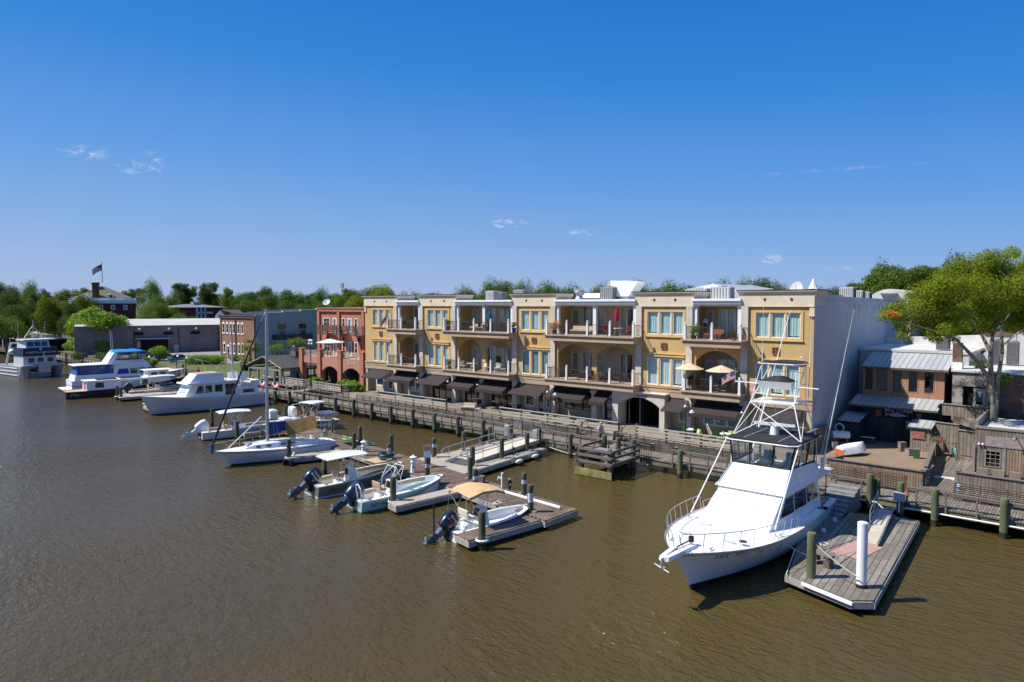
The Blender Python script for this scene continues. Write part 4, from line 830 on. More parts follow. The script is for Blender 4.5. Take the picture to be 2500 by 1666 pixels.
def flag(name_loc,W_,H_,label,pole_top,pole_h,droop=.45,yaw=0.,ripple=.2,pole=True,grp='american flags',sc=1.):
    """stars and stripes hanging from a pole; local x runs away from the pole"""
    t = thing('flag',label,'flag',name_loc,yaw,group=grp)
    if pole:
        q = M(); q.tube((0,0,-pole_h),(0,0,.15*sc),.06*sc,.035*sc,8); q.ball((0,0,.22*sc),.09*sc,6); q.build('pole',m_galv,t)
    def Pf(u,v): x = u*W_; return Vector((x*math.cos(droop*.8),math.sin(u*6+v*2)*ripple*W_*.35*u,-v*H_ - droop*x*(.6+.5*u)))
    def grid(m,u0,u1,v0,v1,nu,off=0.):
        for i in range(nu):
            a,b = u0+(u1-u0)*i/nu,u0+(u1-u0)*(i+1)/nu
            for d in (off,-off) if off else (0,):
                o_ = Vector((0,d,0)); m.quad(Pf(a,v0)+o_,Pf(b,v0)+o_,Pf(b,v1)+o_,Pf(a,v1)+o_)
    red,wht,blu = M(),M(),M()
    for k in range(13): grid(red if k % 2 == 0 else wht,0,1,k/13,(k+1)/13,10)
    grid(blu,0,.4,0,7/13,5,.012*sc)
    r_ = wht.build('white_stripes',mat('flag_white',(.75,.73,.72),.8,.03),t,recalc=False); red.build('red_stripes',mat('flag_red',(.5,.02,.04),.8,.05),t,recalc=False); c_ = blu.build('canton',mat('flag_blue',(.02,.03,.15),.8,.05),t,recalc=False)
    s = M()
    for i in range(6):
        for j in range(5): p_ = Pf(.035+i*.066,.06+j*.1); s.ball(p_+Vector((0,.014*sc,0)),.022*H_,4); s.ball(p_-Vector((0,.014*sc,0)),.022*H_,4)
    s.build('stars',wht and MATS['flag_white'],c_)
    return t
fp = distpt(254.5,Dm+6); zt = zof(646,Dm+6)
flag((fp.x,fp.y,zt),3.0,2.0,'large american flag flying on a tall pole above the brick mansion',zt,zt-zof(690,Dm+6),droop=.55,yaw=math.atan2(-u.y,-u.x),ripple=.25,sc=2.2)
# low motel and gabled house further right
D2 = 200; e0 = distpt(425,D2); 
ml = thing('motel','distant low building with grey hip roof and dark red walls among the trees','building',(e0.x,e0.y,LZ)); e1 = distpt(548,D2+12); u2 = (e1-e0).normalized(); n2 = Vector((u2.y,-u2.x,0)); n2 = n2 if n2.dot(CAM-e0) > 0 else -n2; F2 = Face((e0.x,e0.y,0),u2,n2); L2 = (e1-e0).length
w = M(); F2.box(w,1,L2-1,LZ,zof(751,D2),-10,0); w.build('wall',mat('dark_red_wall',(.14,.03,.035),.8,.1),ml,world=True)
w = M(); za,zb_ = zof(751,D2),zof(743,D2); w.add([F2.P(-1,za,1),F2.P(L2+.5,za,1),F2.P(L2+.5,za,-11),F2.P(-1,za,-11),F2.P(6,zb_,-5),F2.P(L2-5,zb_,-5)],[(0,1,5,4),(1,2,5),(2,3,4,5),(3,0,4),(0,3,2,1)]); w.build('roof',mat('grey_shingle_far',(.17,.18,.21),.9,.1,1),ml,world=True)
for px in (475,491,507): 
    w = M(); k = (distpt(px,D2+6)-Vector((e0.x,e0.y,0))).dot(u2); F2.box(w,k-.3,k+.3,LZ,za,.4,.8); w.build('porch_post',m_wgrey,ml,world=True)
w = M(); F2.box(w,L2*.42,L2*.75,zof(767,D2),zof(762,D2),.3,.8); w.build('porch_rail',m_wgrey,ml,world=True)
w = M(); F2.box(w,8,10,zb_,zof(737,D2),-6,-4); w.build('chimney',m_galv,ml,world=True)
e = distpt(545,175); gh = thing('gabled_house','white gabled house end with brown roof peeping over the warehouse','house',(e.x,e.y,LZ)); e1 = distpt(600,182); u3 = (e1-e).normalized(); n3 = Vector((u3.y,-u3.x,0)); n3 = n3 if n3.dot(CAM-e) > 0 else -n3; F3 = Face((e.x,e.y,0),u3,n3)
za,zb_ = zof(771,175),zof(757,175); hw = 1.6
w = M(); w.add([F3.P(-2.4,LZ,0),F3.P(.8,LZ,0),F3.P(.8,za,0),F3.P(-.7,zb_,0),F3.P(-2.4,za,0),F3.P(.8,LZ,-3),F3.P(.8,za,-3)],[(0,1,2,3,4),(1,5,6,2)]); w.build('white_gable',m_white,gh,world=True)
w = M(); w.add([F3.P(-.7,zb_,.2),F3.P(8.5,zb_,-3),F3.P(8.5,za-.5,.5),F3.P(1.0,za-.4,.3)],[(0,1,2,3)]); w.build('roof',mat('brown_shingle_far',(.20,.10,.07),.9,.1),gh,world=True)
w = M(); w.quad(F3.P(1.0,za-.4,.1),F3.P(8.5,za-.5,.1),F3.P(8.5,LZ,.1),F3.P(1,LZ,.1)); w.build('wall',m_crm,gh,world=True)
# ---- riverside restaurant at far left ----
rs = thing('riverside_restaurant','riverside restaurant with long white canopy roof and upper timber deck at the far left','restaurant',(-165,-3,LZ))
A = onx(0,824,-150) if False else None
rx0,rx1 = -215,-146.5
def mk(px,y): return xonY(px,y)
x82 = xonY(82,-5.5); q = M(); ze,zr = 4.05,5.7
q.add([(-260,-7.2,ze),(x82,-7.2,ze),(x82+.0,1.5,ze),(-260,1.5,ze),(-260,-2.8,zr),(x82-7,-2.8,zr)],[(0,1,5,4),(1,2,5),(2,3,4,5)]); q.build('canopy_roof',m_rooftin,rs,world=True)
for k in range(12): x = x82-1-k*6.5; q = M(); q.box(x-.12,x+.12,-6.9,-6.7,.9,ze); q.build('white_post',m_white,rs,world=True)
q = M(); q.box(-260,x82-.5,1.2,1.4,LZ,ze-.1); q.build('back_wall',m_dark,rs,world=True)
q = M(); q.box(-260,x82+4,-8.2,1.5,.75,1.2); q.build('floor_deck',m_woodd,rs,world=True)
q = M(); q.box(-260,x82+4,-8.15,-8.05,2.1,2.2); q.box(-260,x82+4,-8.15,-8.05,1.3,1.36)
for k in range(40): x = x82+4-k*2.2; q.box(x-.05,x+.05,-8.15,-8.05,1.2,2.2)
q.build('lower_railing',m_woodd,rs,world=True)
# upper deck and pergola behind
q = M(); q.box(-245,-157,3.2,10,5.4,5.7); q.build('upper_deck',m_woodd,rs,world=True)
q = M(); q.box(-245,-157,3.1,3.2,6.7,6.85); q.box(-245,-157,3.12,3.18,5.75,6.68)
for k in range(34): x = -157-k*2.5; q.box(x-.1,x+.1,3.0,3.09,5.4,6.85)
q.build('upper_railing',m_woodg,rs,world=True)
for x in (-157.3,-163,-170): q = M(); q.box(x-.15,x+.15,3.25,3.5,LZ,9.2 if x > -158 or x > -180 else 6); q.build('pergola_post',m_woodd,rs,world=True)
q = M(); q.box(-176,-157,3.0,3.3,9.2,9.45); q.box(-176,-157,9.0,9.3,9.2,9.45)
for k in range(9): q.box(-176+k*2.3,-175.8+k*2.3,3.0,9.5,9.46,9.6)
q.build('pergola_beams',m_woodg,rs,world=True)
q = M(); q.box(-163,-157.2,3.3,9,LZ,5.39); q.build('timber_enclosure',m_woodd,rs,world=True)
q = M(); q.box(-178,-171,9.6,12,6,8.8); q.build('orange_kiosk',mat('orange_panel',(.55,.15,.05),.8,.1),rs,world=True)
# ================= right hand side: tavern, decks, shed, white roofs =================
m_decktan = brickmat('tan_deck_boards',(.25,.175,.115),(.33,.235,.16),(.07,.05,.035),bw=3.6,rh=.14,ms=.012,axis='floor',rot=.35,var=.25,noise=(.20,.15,.11),namt=.5,nscale=.5)
m_cedar = brickmat('cedar_boards',(.36,.19,.115),(.42,.235,.145),(.20,.10,.06),bw=8,rh=.17,ms=.008,axis='vert',var=.2)
m_fence = brickmat('brown_vertical_boards',(.24,.17,.11),(.32,.235,.165),(.05,.035,.025),bw=8,rh=.15,ms=.014,axis='vert',var=.3,noise=(.14,.11,.08),namt=.5)
m_fenceg = brickmat('grey_vertical_boards',(.21,.18,.14),(.29,.25,.20),(.05,.04,.03),bw=8,rh=.18,ms=.014,axis='vert',var=.3,noise=(.10,.085,.065),namt=.6)
m_navy = brickmat('dark_green_blue_boards',(.022,.032,.035),(.03,.042,.045),(.01,.014,.015),bw=8,rh=.2,ms=.012,axis='vert',var=.2)
m_tin = brickmat('ribbed_tin_roof',(.40,.41,.42),(.34,.35,.36),(.17,.17,.18),bw=12,rh=.42,ms=.03,axis='floor',rot=math.pi/2,rough=.5,var=.12)
m_whiteroof = mat('white_coated_roof',(.64,.63,.61),.75,.1,.7,bump=.3,bscale=3,col2=(.46,.45,.42))
m_oldbrick = brickmat('flaking_white_brick',(.50,.47,.44),(.42,.38,.35),(.25,.22,.20),bw=.26,rh=.09,ms=.014,var=.3,noise=(.10,.07,.05),namt=.95,nscale=1.1)
m_oldbrick2 = brickmat('bare_old_brick',(.22,.10,.065),(.16,.07,.05),(.20,.15,.12),bw=.26,rh=.09,ms=.014,var=.4,noise=(.07,.045,.035),namt=.7,nscale=.9)
DZ = 1.36
d = M(); d.box(.12,8.3,-6.15,9.0,1.2,DZ); tag(d.build('tavern_deck',m_decktan),kind='structure')
d = M(); d.box(8.32,30,-6.5,9.0,1.15,DZ-.06); tag(d.build('side_walkway',m_plankG),kind='structure')
d = M(); d.box(0.1,30,edge(0)+2.56,-6.16,.62,BZ+.0); tag(d.build('boardwalk_step',m_fascia),kind='structure')
# tavern
tv = thing('tavern','dark two storey tavern with cedar boarded upper floor and tin lean-to roofs','building',(4,9,DZ))
YG,YU = 7.0,9.0; gx0_,gx1_ = 1.25,6.95
FG_ = Face((0,YG,0),(1,0,0),(0,-1,0))
w = M(); w.box(gx0_,gx1_,YG,12.5,DZ,4.3); w.build('lower_wall',m_navy,tv,world=True)
w = M(); w.add([(gx0_-.35,YG-.75,4.22),(gx1_+.15,YG-.75,4.22),(gx1_+.15,YU+.0,4.78),(gx0_-.35,YU+.0,4.78),(gx0_-.35,YG-.75,4.12),(gx1_+.15,YG-.75,4.12),(gx1_+.15,YU,4.68),(gx0_-.35,YU,4.68)],[(0,1,2,3),(4,7,6,5),(0,4,5,1),(1,5,6,2),(2,6,7,3),(3,7,4,0)]); w.build('lower_roof',m_tin,tv,world=True)
FU_ = Face((0,YU,0),(1,0,0),(0,-1,0)); wn_ = []
for a,b in ((450,525),(565,660),(720,800),(862,960),(1015,1115)): wn_.append((xonY(2000+a/3.92,YU),xonY(2000+b/3.92,YU),5.2,6.95))
w = M(); FU_.wall(w,1.3,7.1,4.75,7.2,wn_,.12); w.build('upper_wall',m_cedar,tv,world=True,recalc=False)
w = M(); w.quad((7.1,YU,4.3),(7.1,12.4,4.3),(7.1,12.4,7.9),(7.1,YU,7.15)); w.quad((1.3,YU,4.3),(1.3,12.4,4.3),(1.3,12.4,7.9),(1.3,YU,7.15)); w.box(7.0,7.1,YG,YU,DZ,4.6); w.build('side_wall',m_navy,tv,world=True,recalc=False)
for i,(a,b,z0,z1) in enumerate(wn_): FU_.window(tv,a,b,z0,z1,m_woodd if i < 3 else m_cedar,m_dglass,d=-.03,fw=.05,back=m_dark,curtain=m_blind if i == 2 else None)
w = M(); w.add([(1.2,YU-.35,7.12),(7.35,YU-.35,7.12),(7.35,12.4,8.15),(1.2,12.4,8.15),(1.2,YU-.35,7.02),(7.35,YU-.35,7.02),(7.35,12.4,8.05),(1.2,12.4,8.05)],[(0,1,2,3),(4,7,6,5),(0,4,5,1),(1,5,6,2),(2,6,7,3),(3,7,4,0)]); w.build('upper_roof',m_tin,tv,world=True)
w = M(); w.box(1.15,7.4,YU-.42,YU-.36,6.98,7.15); w.box(1.14,1.2,YU-.36,YU-.0,4.8,7.1); w.box(gx0_-.4,gx1_+.2,YG-.82,YG-.76,4.1,4.24); w.build('roof_trim',m_woodd,tv,world=True)
w = M(); w.box(3.1,4.2,YG-.06,YG-.003,DZ,3.3); w.box(2.3,3.0,YG-.05,YG-.003,2.3,3.4); w.build('tavern_door',mat('blue_black_door',(.015,.03,.045),.6,.3,3),tv,world=True)
FG_.window(tv,4.95,5.55,2.55,3.15,m_greywhite,m_glass,cols=2,rows=2,d=.05,fw=.05,curtain=m_white)
sg = M(); sg.box(3.3,5.6,YG-.13,YG-.07,3.35,4.05); sgo = sg.build('tavern_sign',m_dark,tv,world=True)
m_let = mat('pale_sign_letters',(.55,.55,.55),.7,.05)
text('sign_lettering','BIG TUNA',.42,m_let,sgo,Vector((4.4,YG-.15,3.93))-ROOT[tv.name],(math.pi/2,0,0))
f = M(); pts = []
for i in range(17): t = i/16; pts.append((3.65+1.45*t,3.58+.155*math.sin(math.pi*t**.75)))
for i in range(15,0,-1): t = i/16; pts.append((3.65+1.45*t,3.56-.12*math.sin(math.pi*t**.8)))
f.prism(pts,YG-.17,YG-.14,'y'); f.prism([(3.72,3.57),(3.42,3.74),(3.53,3.57),(3.42,3.42)],YG-.17,YG-.14,'y'); f.prism([(4.3,3.72),(4.2,3.84),(4.5,3.72)],YG-.17,YG-.14,'y'); f.build('fish_emblem',mat('blue_grey_fish',(.30,.33,.42),.6,.2,5),sgo,world=True)
for x in (2.95,5.75): q = M(); q.box(x-.2,x+.2,YG-.07,YG-.004,3.4,3.85); q.build('wall_plaque',m_terra,tv,world=True)
def shed(label,x0,x1,y0,y1,z0,zf,zb,wallm,roofm,name='lean_to_shed'):
    t = thing(name,label,'shed',(x0,y0,z0)); q = M()
    q.add([(x0,y0,z0),(x1,y0,z0),(x1,y1,z0),(x0,y1,z0),(x0,y0,zf),(x1,y0,zf),(x1,y1,zb),(x0,y1,zb)],[(0,3,2,1),(4,5,6,7),(0,1,5,4),(1,2,6,5),(2,3,7,6),(3,0,4,7)]); q.build('wall',wallm,t,world=True)
    q = M(); e = .12; q.add([(x,y,z+dz) for dz in (.01,.09) for x,y,z in ((x0-e,y0-e*2,zf-.03),(x1+e,y0-e*2,zf-.03),(x1+e,y1,zb),(x0-e,y1,zb))],[(0,3,2,1),(4,5,6,7),(0,1,5,4),(1,2,6,5),(2,3,7,6),(3,0,4,7)]); q.build('roof',roofm,t,world=True); return t
shed('dark shed with pale tin lean-to roof beside the tall white wall',.75,2.05,4.7,6.95,DZ,3.1,3.45,m_navy,m_tin)
t = shed('wooden kiosk with pale tin roof at the right end of the tavern front',5.65,6.95,4.6,6.3,DZ,3.15,3.4,m_fenceg,m_tin,name='kiosk')
q = M(); q.box(5.8,6.6,4.52,4.59,2.3,2.85); q.build('serving_hatch',mat('faded_red_board',(.35,.13,.10),.8,.2),t,world=True)
# deck parapets
def boardwall(name,label,pts,z0,z1,m,cap=m_rail,cat='fence',t_=.09,group=None):
    t = thing(name,label,cat,(pts[0][0],pts[0][1],z0),group=group)
    for (xa,ya),(xb,yb_) in zip(pts,pts[1:]):
        L = math.hypot(xb-xa,yb_-ya); A = math.atan2(yb_-ya,xb-xa); q = M(); q.cbox(((xa+xb)/2,(ya+yb_)/2,(z0+z1)/2),(L,t_,z1-z0),rz=A); q.build('boards',m,t,world=True)
        q = M(); q.cbox(((xa+xb)/2,(ya+yb_)/2,z1+.028),(L+.12,t_+.16,.05),rz=A); q.build('cap',cap,t,world=True)
    return t
boardwall('parapet','brown slatted parapet round the tavern deck behind the cable railing',[(3.0,-6.25),(8.35,-6.25),(8.35,-5.4)],BZ,2.2,m_fence)
boardwall('parapet','sunlit brown parapet running back from the walkway towards the flower box',[(8.3,-5.2),(7.4,3.6)],DZ,2.3,m_fence)
boardwall('parapet','short brown return parapet at the left end of the tavern deck',[(3.05,-6.2),(3.45,-4.6)],DZ,2.2,m_fence)
q = M(); q.box(7.0,7.9,3.7,4.5,DZ,2.3); t = thing('flower_box','wooden planter box of pink flowers at the end of the parapet','planter',(7.4,4.1,DZ)); q.build('box',m_fence,t,world=True)
fl = M(); lf = M(); rnd = random.Random(2)
for k in range(160):
    c = Vector((rnd.gauss(7.45,.3),rnd.gauss(4.0,.25),2.35+abs(rnd.gauss(0,.17)))); (fl if k % 3 == 0 else lf).ball(c,.05,4)
fl.build('flowers',mat('pink_flowers',(.55,.08,.20),.8,.3,20),t,world=True); lf.build('leaves',mat('planter_leaves',(.10,.17,.04),.9,.3,20),t,world=True)
woodrail('slatted timber side railing at the steps beside the tavern deck parapet',[(8.45,-6.1),(8.45,-3.6)],1.0,1.1,5,m=m_rail)
# grey shed on the right
sx0,sy0,sz = 10.2,.1,4.2
gs = thing('grey_shed','weathered grey board shed with white flat roof at the right edge','shed',(13,3,DZ))
FS_ = Face((0,sy0,0),(1,0,0),(0,-1,0)); wx = [(10.75,11.6,1.75,2.85)]
w = M(); FS_.wall(w,sx0,26,DZ-.1,sz,wx,.12); w.quad((sx0,sy0,DZ-.1),(sx0,6.3,DZ-.1),(sx0,6.3,sz),(sx0,sy0,sz)); w.build('wall',m_fenceg,gs,world=True,recalc=False)
w = M(); w.box(sx0-.04,26,sy0-.06,sy0+.1,sz+.003,sz+.16); w.box(sx0-.04,sx0+.12,sy0+.1,6.3,sz+.003,sz+.5); w.build('roof_edge',m_woodg,gs,world=True)
w = M(); w.box(sx0+.15,26,sy0+.12,6.3,sz-.2,sz-.08); w.build('roof',m_whiteroof,gs,world=True)
FS_.window(gs,*wx[0][:4],m_woodg,m_dglass,cols=3,rows=4,d=-.02,fw=.06,back=m_dark)
w = M(); w.box(10.75,26,sy0-.05,sy0-.003,3.1,3.75); w.build('faded_sign_board',mat('faded_mauve_board',(.33,.26,.25),.9,.25,3,stretch=(1,6,6)),gs,world=True)
w = M(); w.box(11.85,14,sy0-.05,sy0-.003,DZ,2.9); w.build('board_door',m_fence,gs,world=True)
for x in (10.1,11.72): w = M(); w.box(x,x+.13,sy0-.08,sy0-.003,DZ,3.05); w.build('corner_post',m_woodg,gs,world=True)
for x in (12.3,12.9): w = M(); w.tube((x,sy0,3.95),(x,sy0-.5,3.9),.03); w.ball((x,sy0-.55,3.8),.13,6); w.build('flood_lamp',m_galv,gs,world=True)
w = M(); w.ball((10.42,sy0-.12,3.2),.08,6); w.ball((10.62,sy0-.12,3.2),.08,6); w.build('security_lamps',m_white,gs,world=True)
t = boardwall('parapet','grey parapet with cap rail in front of the weathered grey shed',[(9.9,-3.4),(9.95,-5.3),(26,-5.9)],DZ-.06,2.25,m_fenceg,cap=m_rail)
for k in range(4):
    x = 10.4+k*.85; tag((lambda q: q.build('stone_slab',m_conc))(M().box(x,x+.6,-.5,-.2,DZ-.05,DZ+.35)),'pale block on the ground before the grey shed, %s from the left' % ('first','second','third','fourth')[k],'block','pale blocks along the grey shed')
# gates and upper fence between tavern and shed
boardwall('gate','grey wooden board gate in shade and sun right of the tavern',[(7.1,5.6),(8.6,5.3)],DZ,3.5,m_fenceg,cap=m_woodg)
boardwall('gate','lower grey wooden gate left of the grey shed corner',[(8.65,5.2),(10.15,4.9)],DZ,3.15,m_fenceg,cap=m_woodg)
uf = boardwall('fence','high weathered board fence below the flaking brick wall and tree trunk',[(7.3,7.0),(10.0,6.4),(11.2,9.5)],3.9,4.75,m_fenceg,cap=m_woodg)
# flaking brick building with white roof
pb = thing('brick_building','low building with flaking white brick wall and white coated roof behind the tree','building',(12,10,DZ))
YB_ = 8.0; FB_ = Face((0,YB_,0),(1,0,0),(0,-1,0)); bx0 = 7.75
ztop = 7.15; xm = xonY(2430,YB_)
hs = [(xonY(2355,YB_),xonY(2412,YB_),4.6,ony(2380,945,YB_).z)]
w = M(); FB_.wall(w,bx0,xm,2.0,ztop,hs,.3); w.quad((bx0,YB_,2),(bx0,16,2),(bx0,16,ztop),(bx0,YB_,ztop)); w.build('white_wall',m_oldbrick,pb,world=True,recalc=False)
w = M(); FB_.wall(w,xm,24,2.0,ztop,[],.3); w.build('red_wall',m_oldbrick2,pb,world=True,recalc=False)
w = M(); w.box(bx0-.1,26,YB_-.15,17.5,ztop+.003,ztop+.14); w.build('roof',m_whiteroof,pb,world=True)
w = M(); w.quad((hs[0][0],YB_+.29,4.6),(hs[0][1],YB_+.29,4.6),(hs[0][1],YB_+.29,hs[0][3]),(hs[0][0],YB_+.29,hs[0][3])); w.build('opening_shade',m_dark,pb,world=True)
um = (hs[0][0]+hs[0][1])/2; FB_.window(pb,um-.05,hs[0][1]-.02,4.62,hs[0][3]-.1,m_greywhite,m_dglass,d=.03,fw=.16,name='glazed_door',back=m_dark)
w = M(); w.prism([(um+.15,hs[0][3]-.3),(hs[0][1]-.2,hs[0][3]-.3),((um+hs[0][1])/2,hs[0][3]-.75)],YB_-.07,YB_-.05,'y'); w.build('hanging_cloth',m_white,pb,world=True)
w = M(); xx_ = xonY(2338,9); w.box(xx_-.3,xx_+.3,9.0,9.6,7.3,ony(2338,838,9).z); w.build('brick_chimney',m_oldbrick2,pb,world=True)
w = M(); w.box(xx_-.36,xx_+.36,8.9,9.7,7.295,7.8); w.build('chimney_base',m_white,pb,world=True)
# white parapet buildings behind
wb = thing('white_roof_building','white flat roofed building with sloping parapets behind the tavern','building',(4,16,LZ))
w = M(); z1 = ony(2146,858,12.6).z; w.box(.1,8.2,12.6,22,LZ,8.2); w.build('wall',m_side,wb,world=True)
w = M(); w.box(.05,8.4,12.5,22.1,8.203,8.42); w.build('roof',m_whiteroof,wb,world=True)
w = M(); w.add([(.1,22,8.4),(8.4,22,8.4),(8.4,22,ony(2300,815,22).z),(2.0,22,ony(2200,822,22).z),(.1,22,9.0),(.1,22.4,8.4),(8.4,22.4,8.4),(8.4,22.4,9.8)],[(0,1,2,3,4)]); w.build('parapet',m_whiteroof,wb,world=True)
w2 = thing('white_parapet_building','large white walled building with brick coping behind the big tree at right','building',(14,20,LZ))
zt1 = ony(2450,810,17.6).z; zt0 = ony(2350,818,22).z
w = M(); w.box(9.9+1.0,30,17.6,26,LZ,zt1); w.build('white_wall',m_whiteroof,w2,world=True)
w = M(); w.box(8.45,10.88,20,26,LZ,zt0); w.build('side_wall',m_whiteroof,w2,world=True)
w = M(); w.box(8.4,10.88,19.95,26,zt0+.003,zt0+.25); w.build('brick_coping',m_oldbrick2,w2,world=True)
w = M(); w.add([(8.5,17.55,7.3),(10.87,17.55,7.3),(10.87,17.55,zt1-.1),(9.9,17.55,zt0-.6),(8.5,17.55,8.0),(8.5,17.9,7.3),(10.87,17.9,7.3),(10.87,17.9,zt1-.1),(9.9,17.9,zt0-.6),(8.5,17.9,8.0)],[(0,1,2,3,4),(5,9,8,7,6),(4,3,8,9),(3,2,7,8),(0,4,9,5)]); w.build('sloping_parapet',m_whiteroof,w2,world=True)
m_acd = mat('ac_dark_casing',(.20,.20,.20),.6,.1,3)
for (pxa,pxb,pt,pbm,y,lb) in ((2285,2316,826,857,12.9,'grey roof air conditioner right behind the tavern, half hidden by branches'),(2422,2442,829,860,15,'grey air conditioner on the white roof left of the forked tree trunk'),(2458,2487,834,861,15,'grey air conditioner on the white roof nearest the right edge')):
    xa,xb = xonY(pxa,y),xonY(pxb,y); zb_ = 8.43 if y < 14 else 7.3; ac(((xa+xb)/2,y+.5,zb_),(xb-xa,.9,max(.8,ony(pxa,pt,y).z-zb_)),lb,m=m_acd)
for px,h_,lb in ((2070,1.25,'leftmost of the three air conditioners on the white side wall parapet'),(2093,.9,'middle one of the three air conditioners on the white side wall parapet'),(2110,.75,'rightmost of the three air conditioners on the white side wall parapet')):
    p_ = onx(px,720,-.9); ac((-.9,p_.y,12.56),(1.1,1.1,ony(px,{2070: 702,2093: 710,2110: 713}[px],p_.y).z-12.56),lb)
# arched white roof beyond
bt = thing('barrel_roof','white arched barrel roof rising behind the side wall of the yellow building','roof',(-4,38,LZ)); yb2 = 34.0
xa,xb = xonY(2119,yb2),xonY(2222,yb2); zb_ = ony(2119,726,yb2).z; zt_ = ony(2165,706,yb2).z
q = M(); n = 14; w_ = (xb-xa)/2; R2 = (w_*w_+(zt_-zb_)**2)/(2*(zt_-zb_)); ring = [(xa+2*w_*i/n,zt_-R2+math.sqrt(max(0,R2*R2-(-w_+2*w_*i/n)**2))) for i in range(n+1)]
q.prism([(xb,zb_-6),(xa,zb_-6)]+ring,yb2,yb2+18,'y'); q.build('vault',m_whiteroof,bt,world=True)
q = M(); q.box(xa+1.2,xb-1.4,yb2-.3,yb2-.02,zb_+.3,zb_+.45); q.build('ledge',m_woodg,bt,world=True)
# white hipped roof, round tank and spire behind the yellow building
gr = thing('white_gable_roof','large low white and grey hip roof showing above the yellow building','roof',(-30,45,LZ)); Yg = 42
pts = [ony(1672,708,36),ony(1740,693,48),ony(1838,697,58),ony(1890,706,60),ony(1810,712,36)]
a_,b_,c_,d_,e_ = pts
q = M(); q.add([a_,b_,e_],[(0,1,2)]); q.build('white_hip',m_whiteroof,gr,world=True)
q = M(); q.add([b_,c_,d_,e_],[(0,1,2,3)]); q.build('ribbed_slope',m_tin,gr,world=True)
q = M(); q.quad(a_,e_,Vector((e_.x,e_.y,5)),Vector((a_.x,a_.y,5))); q.quad(e_,d_,Vector((d_.x,d_.y,5)),Vector((e_.x,e_.y,5))); q.build('wall',m_side,gr,world=True)
P_ = ony(1947,700,20); t = thing('satellite_dish','big white round satellite dish on the roof near the right corner','satellite dish',(P_.x,P_.y,12.55)); dish(t,.85,ony(1947,708,20).z-12.55,1.35,math.radians(-25))
P_ = ony(1985,707,60); t = thing('church_spire','small white pointed spire behind the right corner of the yellow building','spire',(P_.x,P_.y,LZ)); zt_ = ony(1988,680,60).z; zb_ = ony(1988,706,60).z
q = M(); q.cyl(0,0,zb_-LZ,zt_-LZ,.75,.04,8); q.build('spire',m_white,t); q = M(); q.box(-1,1,-1,1,0,zb_-LZ); q.build('tower',m_white,t)
P_ = ony(835,700,130); 
t = thing('radio_mast','thin radio mast above the far tree line left of the yellow building','mast',(P_.x,P_.y,LZ)); q = M(); zt_ = P_.z+1.5-LZ; q.tube((0,0,0),(0,0,zt_),.22,.15,4); q.build('pole',m_galv,t); q = M(); q.box(-1,1,-.3,.3,zt_-2,zt_); q.build('antennas',m_galv,t)
# low roof units by the cornices
for px,y,h_,lb in ((1070,5,.55,'very low flat roof unit right of the flat grey air conditioner'),(1975,8,.7,'long low grey roof unit right of the white satellite dish')):
    x = xonY(px,y); ac((x,y,12.55),(2.2,.9,h_+.3),lb,m=m_galv)
# ================= floating docks =================
m_dock = brickmat('brown_dock_planks',(.135,.09,.065),(.275,.205,.155),(.02,.015,.012),bw=3.4,rh=.165,ms=.026,axis='floor',rot=math.pi/2+.16,var=.4,noise=(.075,.052,.04),namt=.6,nscale=.9)
m_dockp = brickmat('pale_dock_planks',(.37,.31,.26),(.44,.39,.33),(.13,.11,.09),bw=3.4,rh=.145,ms=.012,axis='floor',rot=math.pi/2+.03,var=.2,noise=(.28,.23,.19),namt=.4)
m_dockr = brickmat('long_weathered_planks',(.16,.14,.12),(.28,.25,.22),(.03,.027,.024),bw=4.5,rh=.27,ms=.018,axis='floor',rot=math.pi/2-.06,var=.4,noise=(.14,.115,.09),namt=.6,nscale=.5)
m_edge = mat('dock_edge_timber',(.36,.335,.30),.85,.2,2.5,stretch=(1,6,6))
m_float = mat('black_dock_float',(.012,.012,.012),.7,.2,3)
DK = .55
def dock(name,label,poly,m,z=DK,grp=None,floats=True,th=.3):
    t = thing(name,label,'dock',(poly[0][0],poly[0][1],0),group=grp)
    q = M(); q.prism(poly,z-.06,z,'z'); q.build('deck',m,t,world=True)
    n = len(poly); q = M()
    for i in range(n):
        a,b = Vector(poly[i]),Vector(poly[(i+1) % n]); L = (b-a).length; q.cbox((*((a+b)/2),z-.062-th/2),(L+.1,.12,th),rz=math.atan2(b.y-a.y,b.x-a.x))
    q.build('edge_timber',m_edge,t,world=True)
    if floats:
        c = sum((Vector(p) for p in poly),Vector((0,0)))/n; q = M(); q.prism([tuple(c+(Vector(p)-c)*.9) for p in poly],-.3,z-.063,'z'); q.build('float',m_float,t,world=True)
    return t
dock('main_dock','long brown planked floating dock where the small boats are tied',[(-6.3,-24.38),(-6.25,-21.5),(-46.2,-15.6),(-45.6,-18.35)],m_dock)
dock('finger_dock','narrow sunlit finger dock beside the open skiff with the tan sunshade',[(-7.25,-29.3),(-6.55,-24.45),(-7.75,-24.3),(-8.4,-29.05)],m_dock,grp='finger docks')
dock('finger_dock','narrow finger dock beside the pale turquoise centre console boat',[(-14.5,-27.9),(-13.9,-23.35),(-15.0,-23.2),(-15.4,-27.7)],m_dockp,grp='finger docks')
dock('finger_dock','narrow finger dock beside the sailboat, with a black tyre hung on its end',[(-30.3,-25.0),(-28.9,-21.05),(-30.1,-20.8),(-31.3,-24.6)],m_dockp,grp='finger docks')
dock('finger_dock','short finger dock between the sailboat and the tan centre console boat',[(-42.3,-22.4),(-41.2,-19.1),(-42.2,-18.9),(-43.2,-22.1)],m_dock,grp='finger docks')
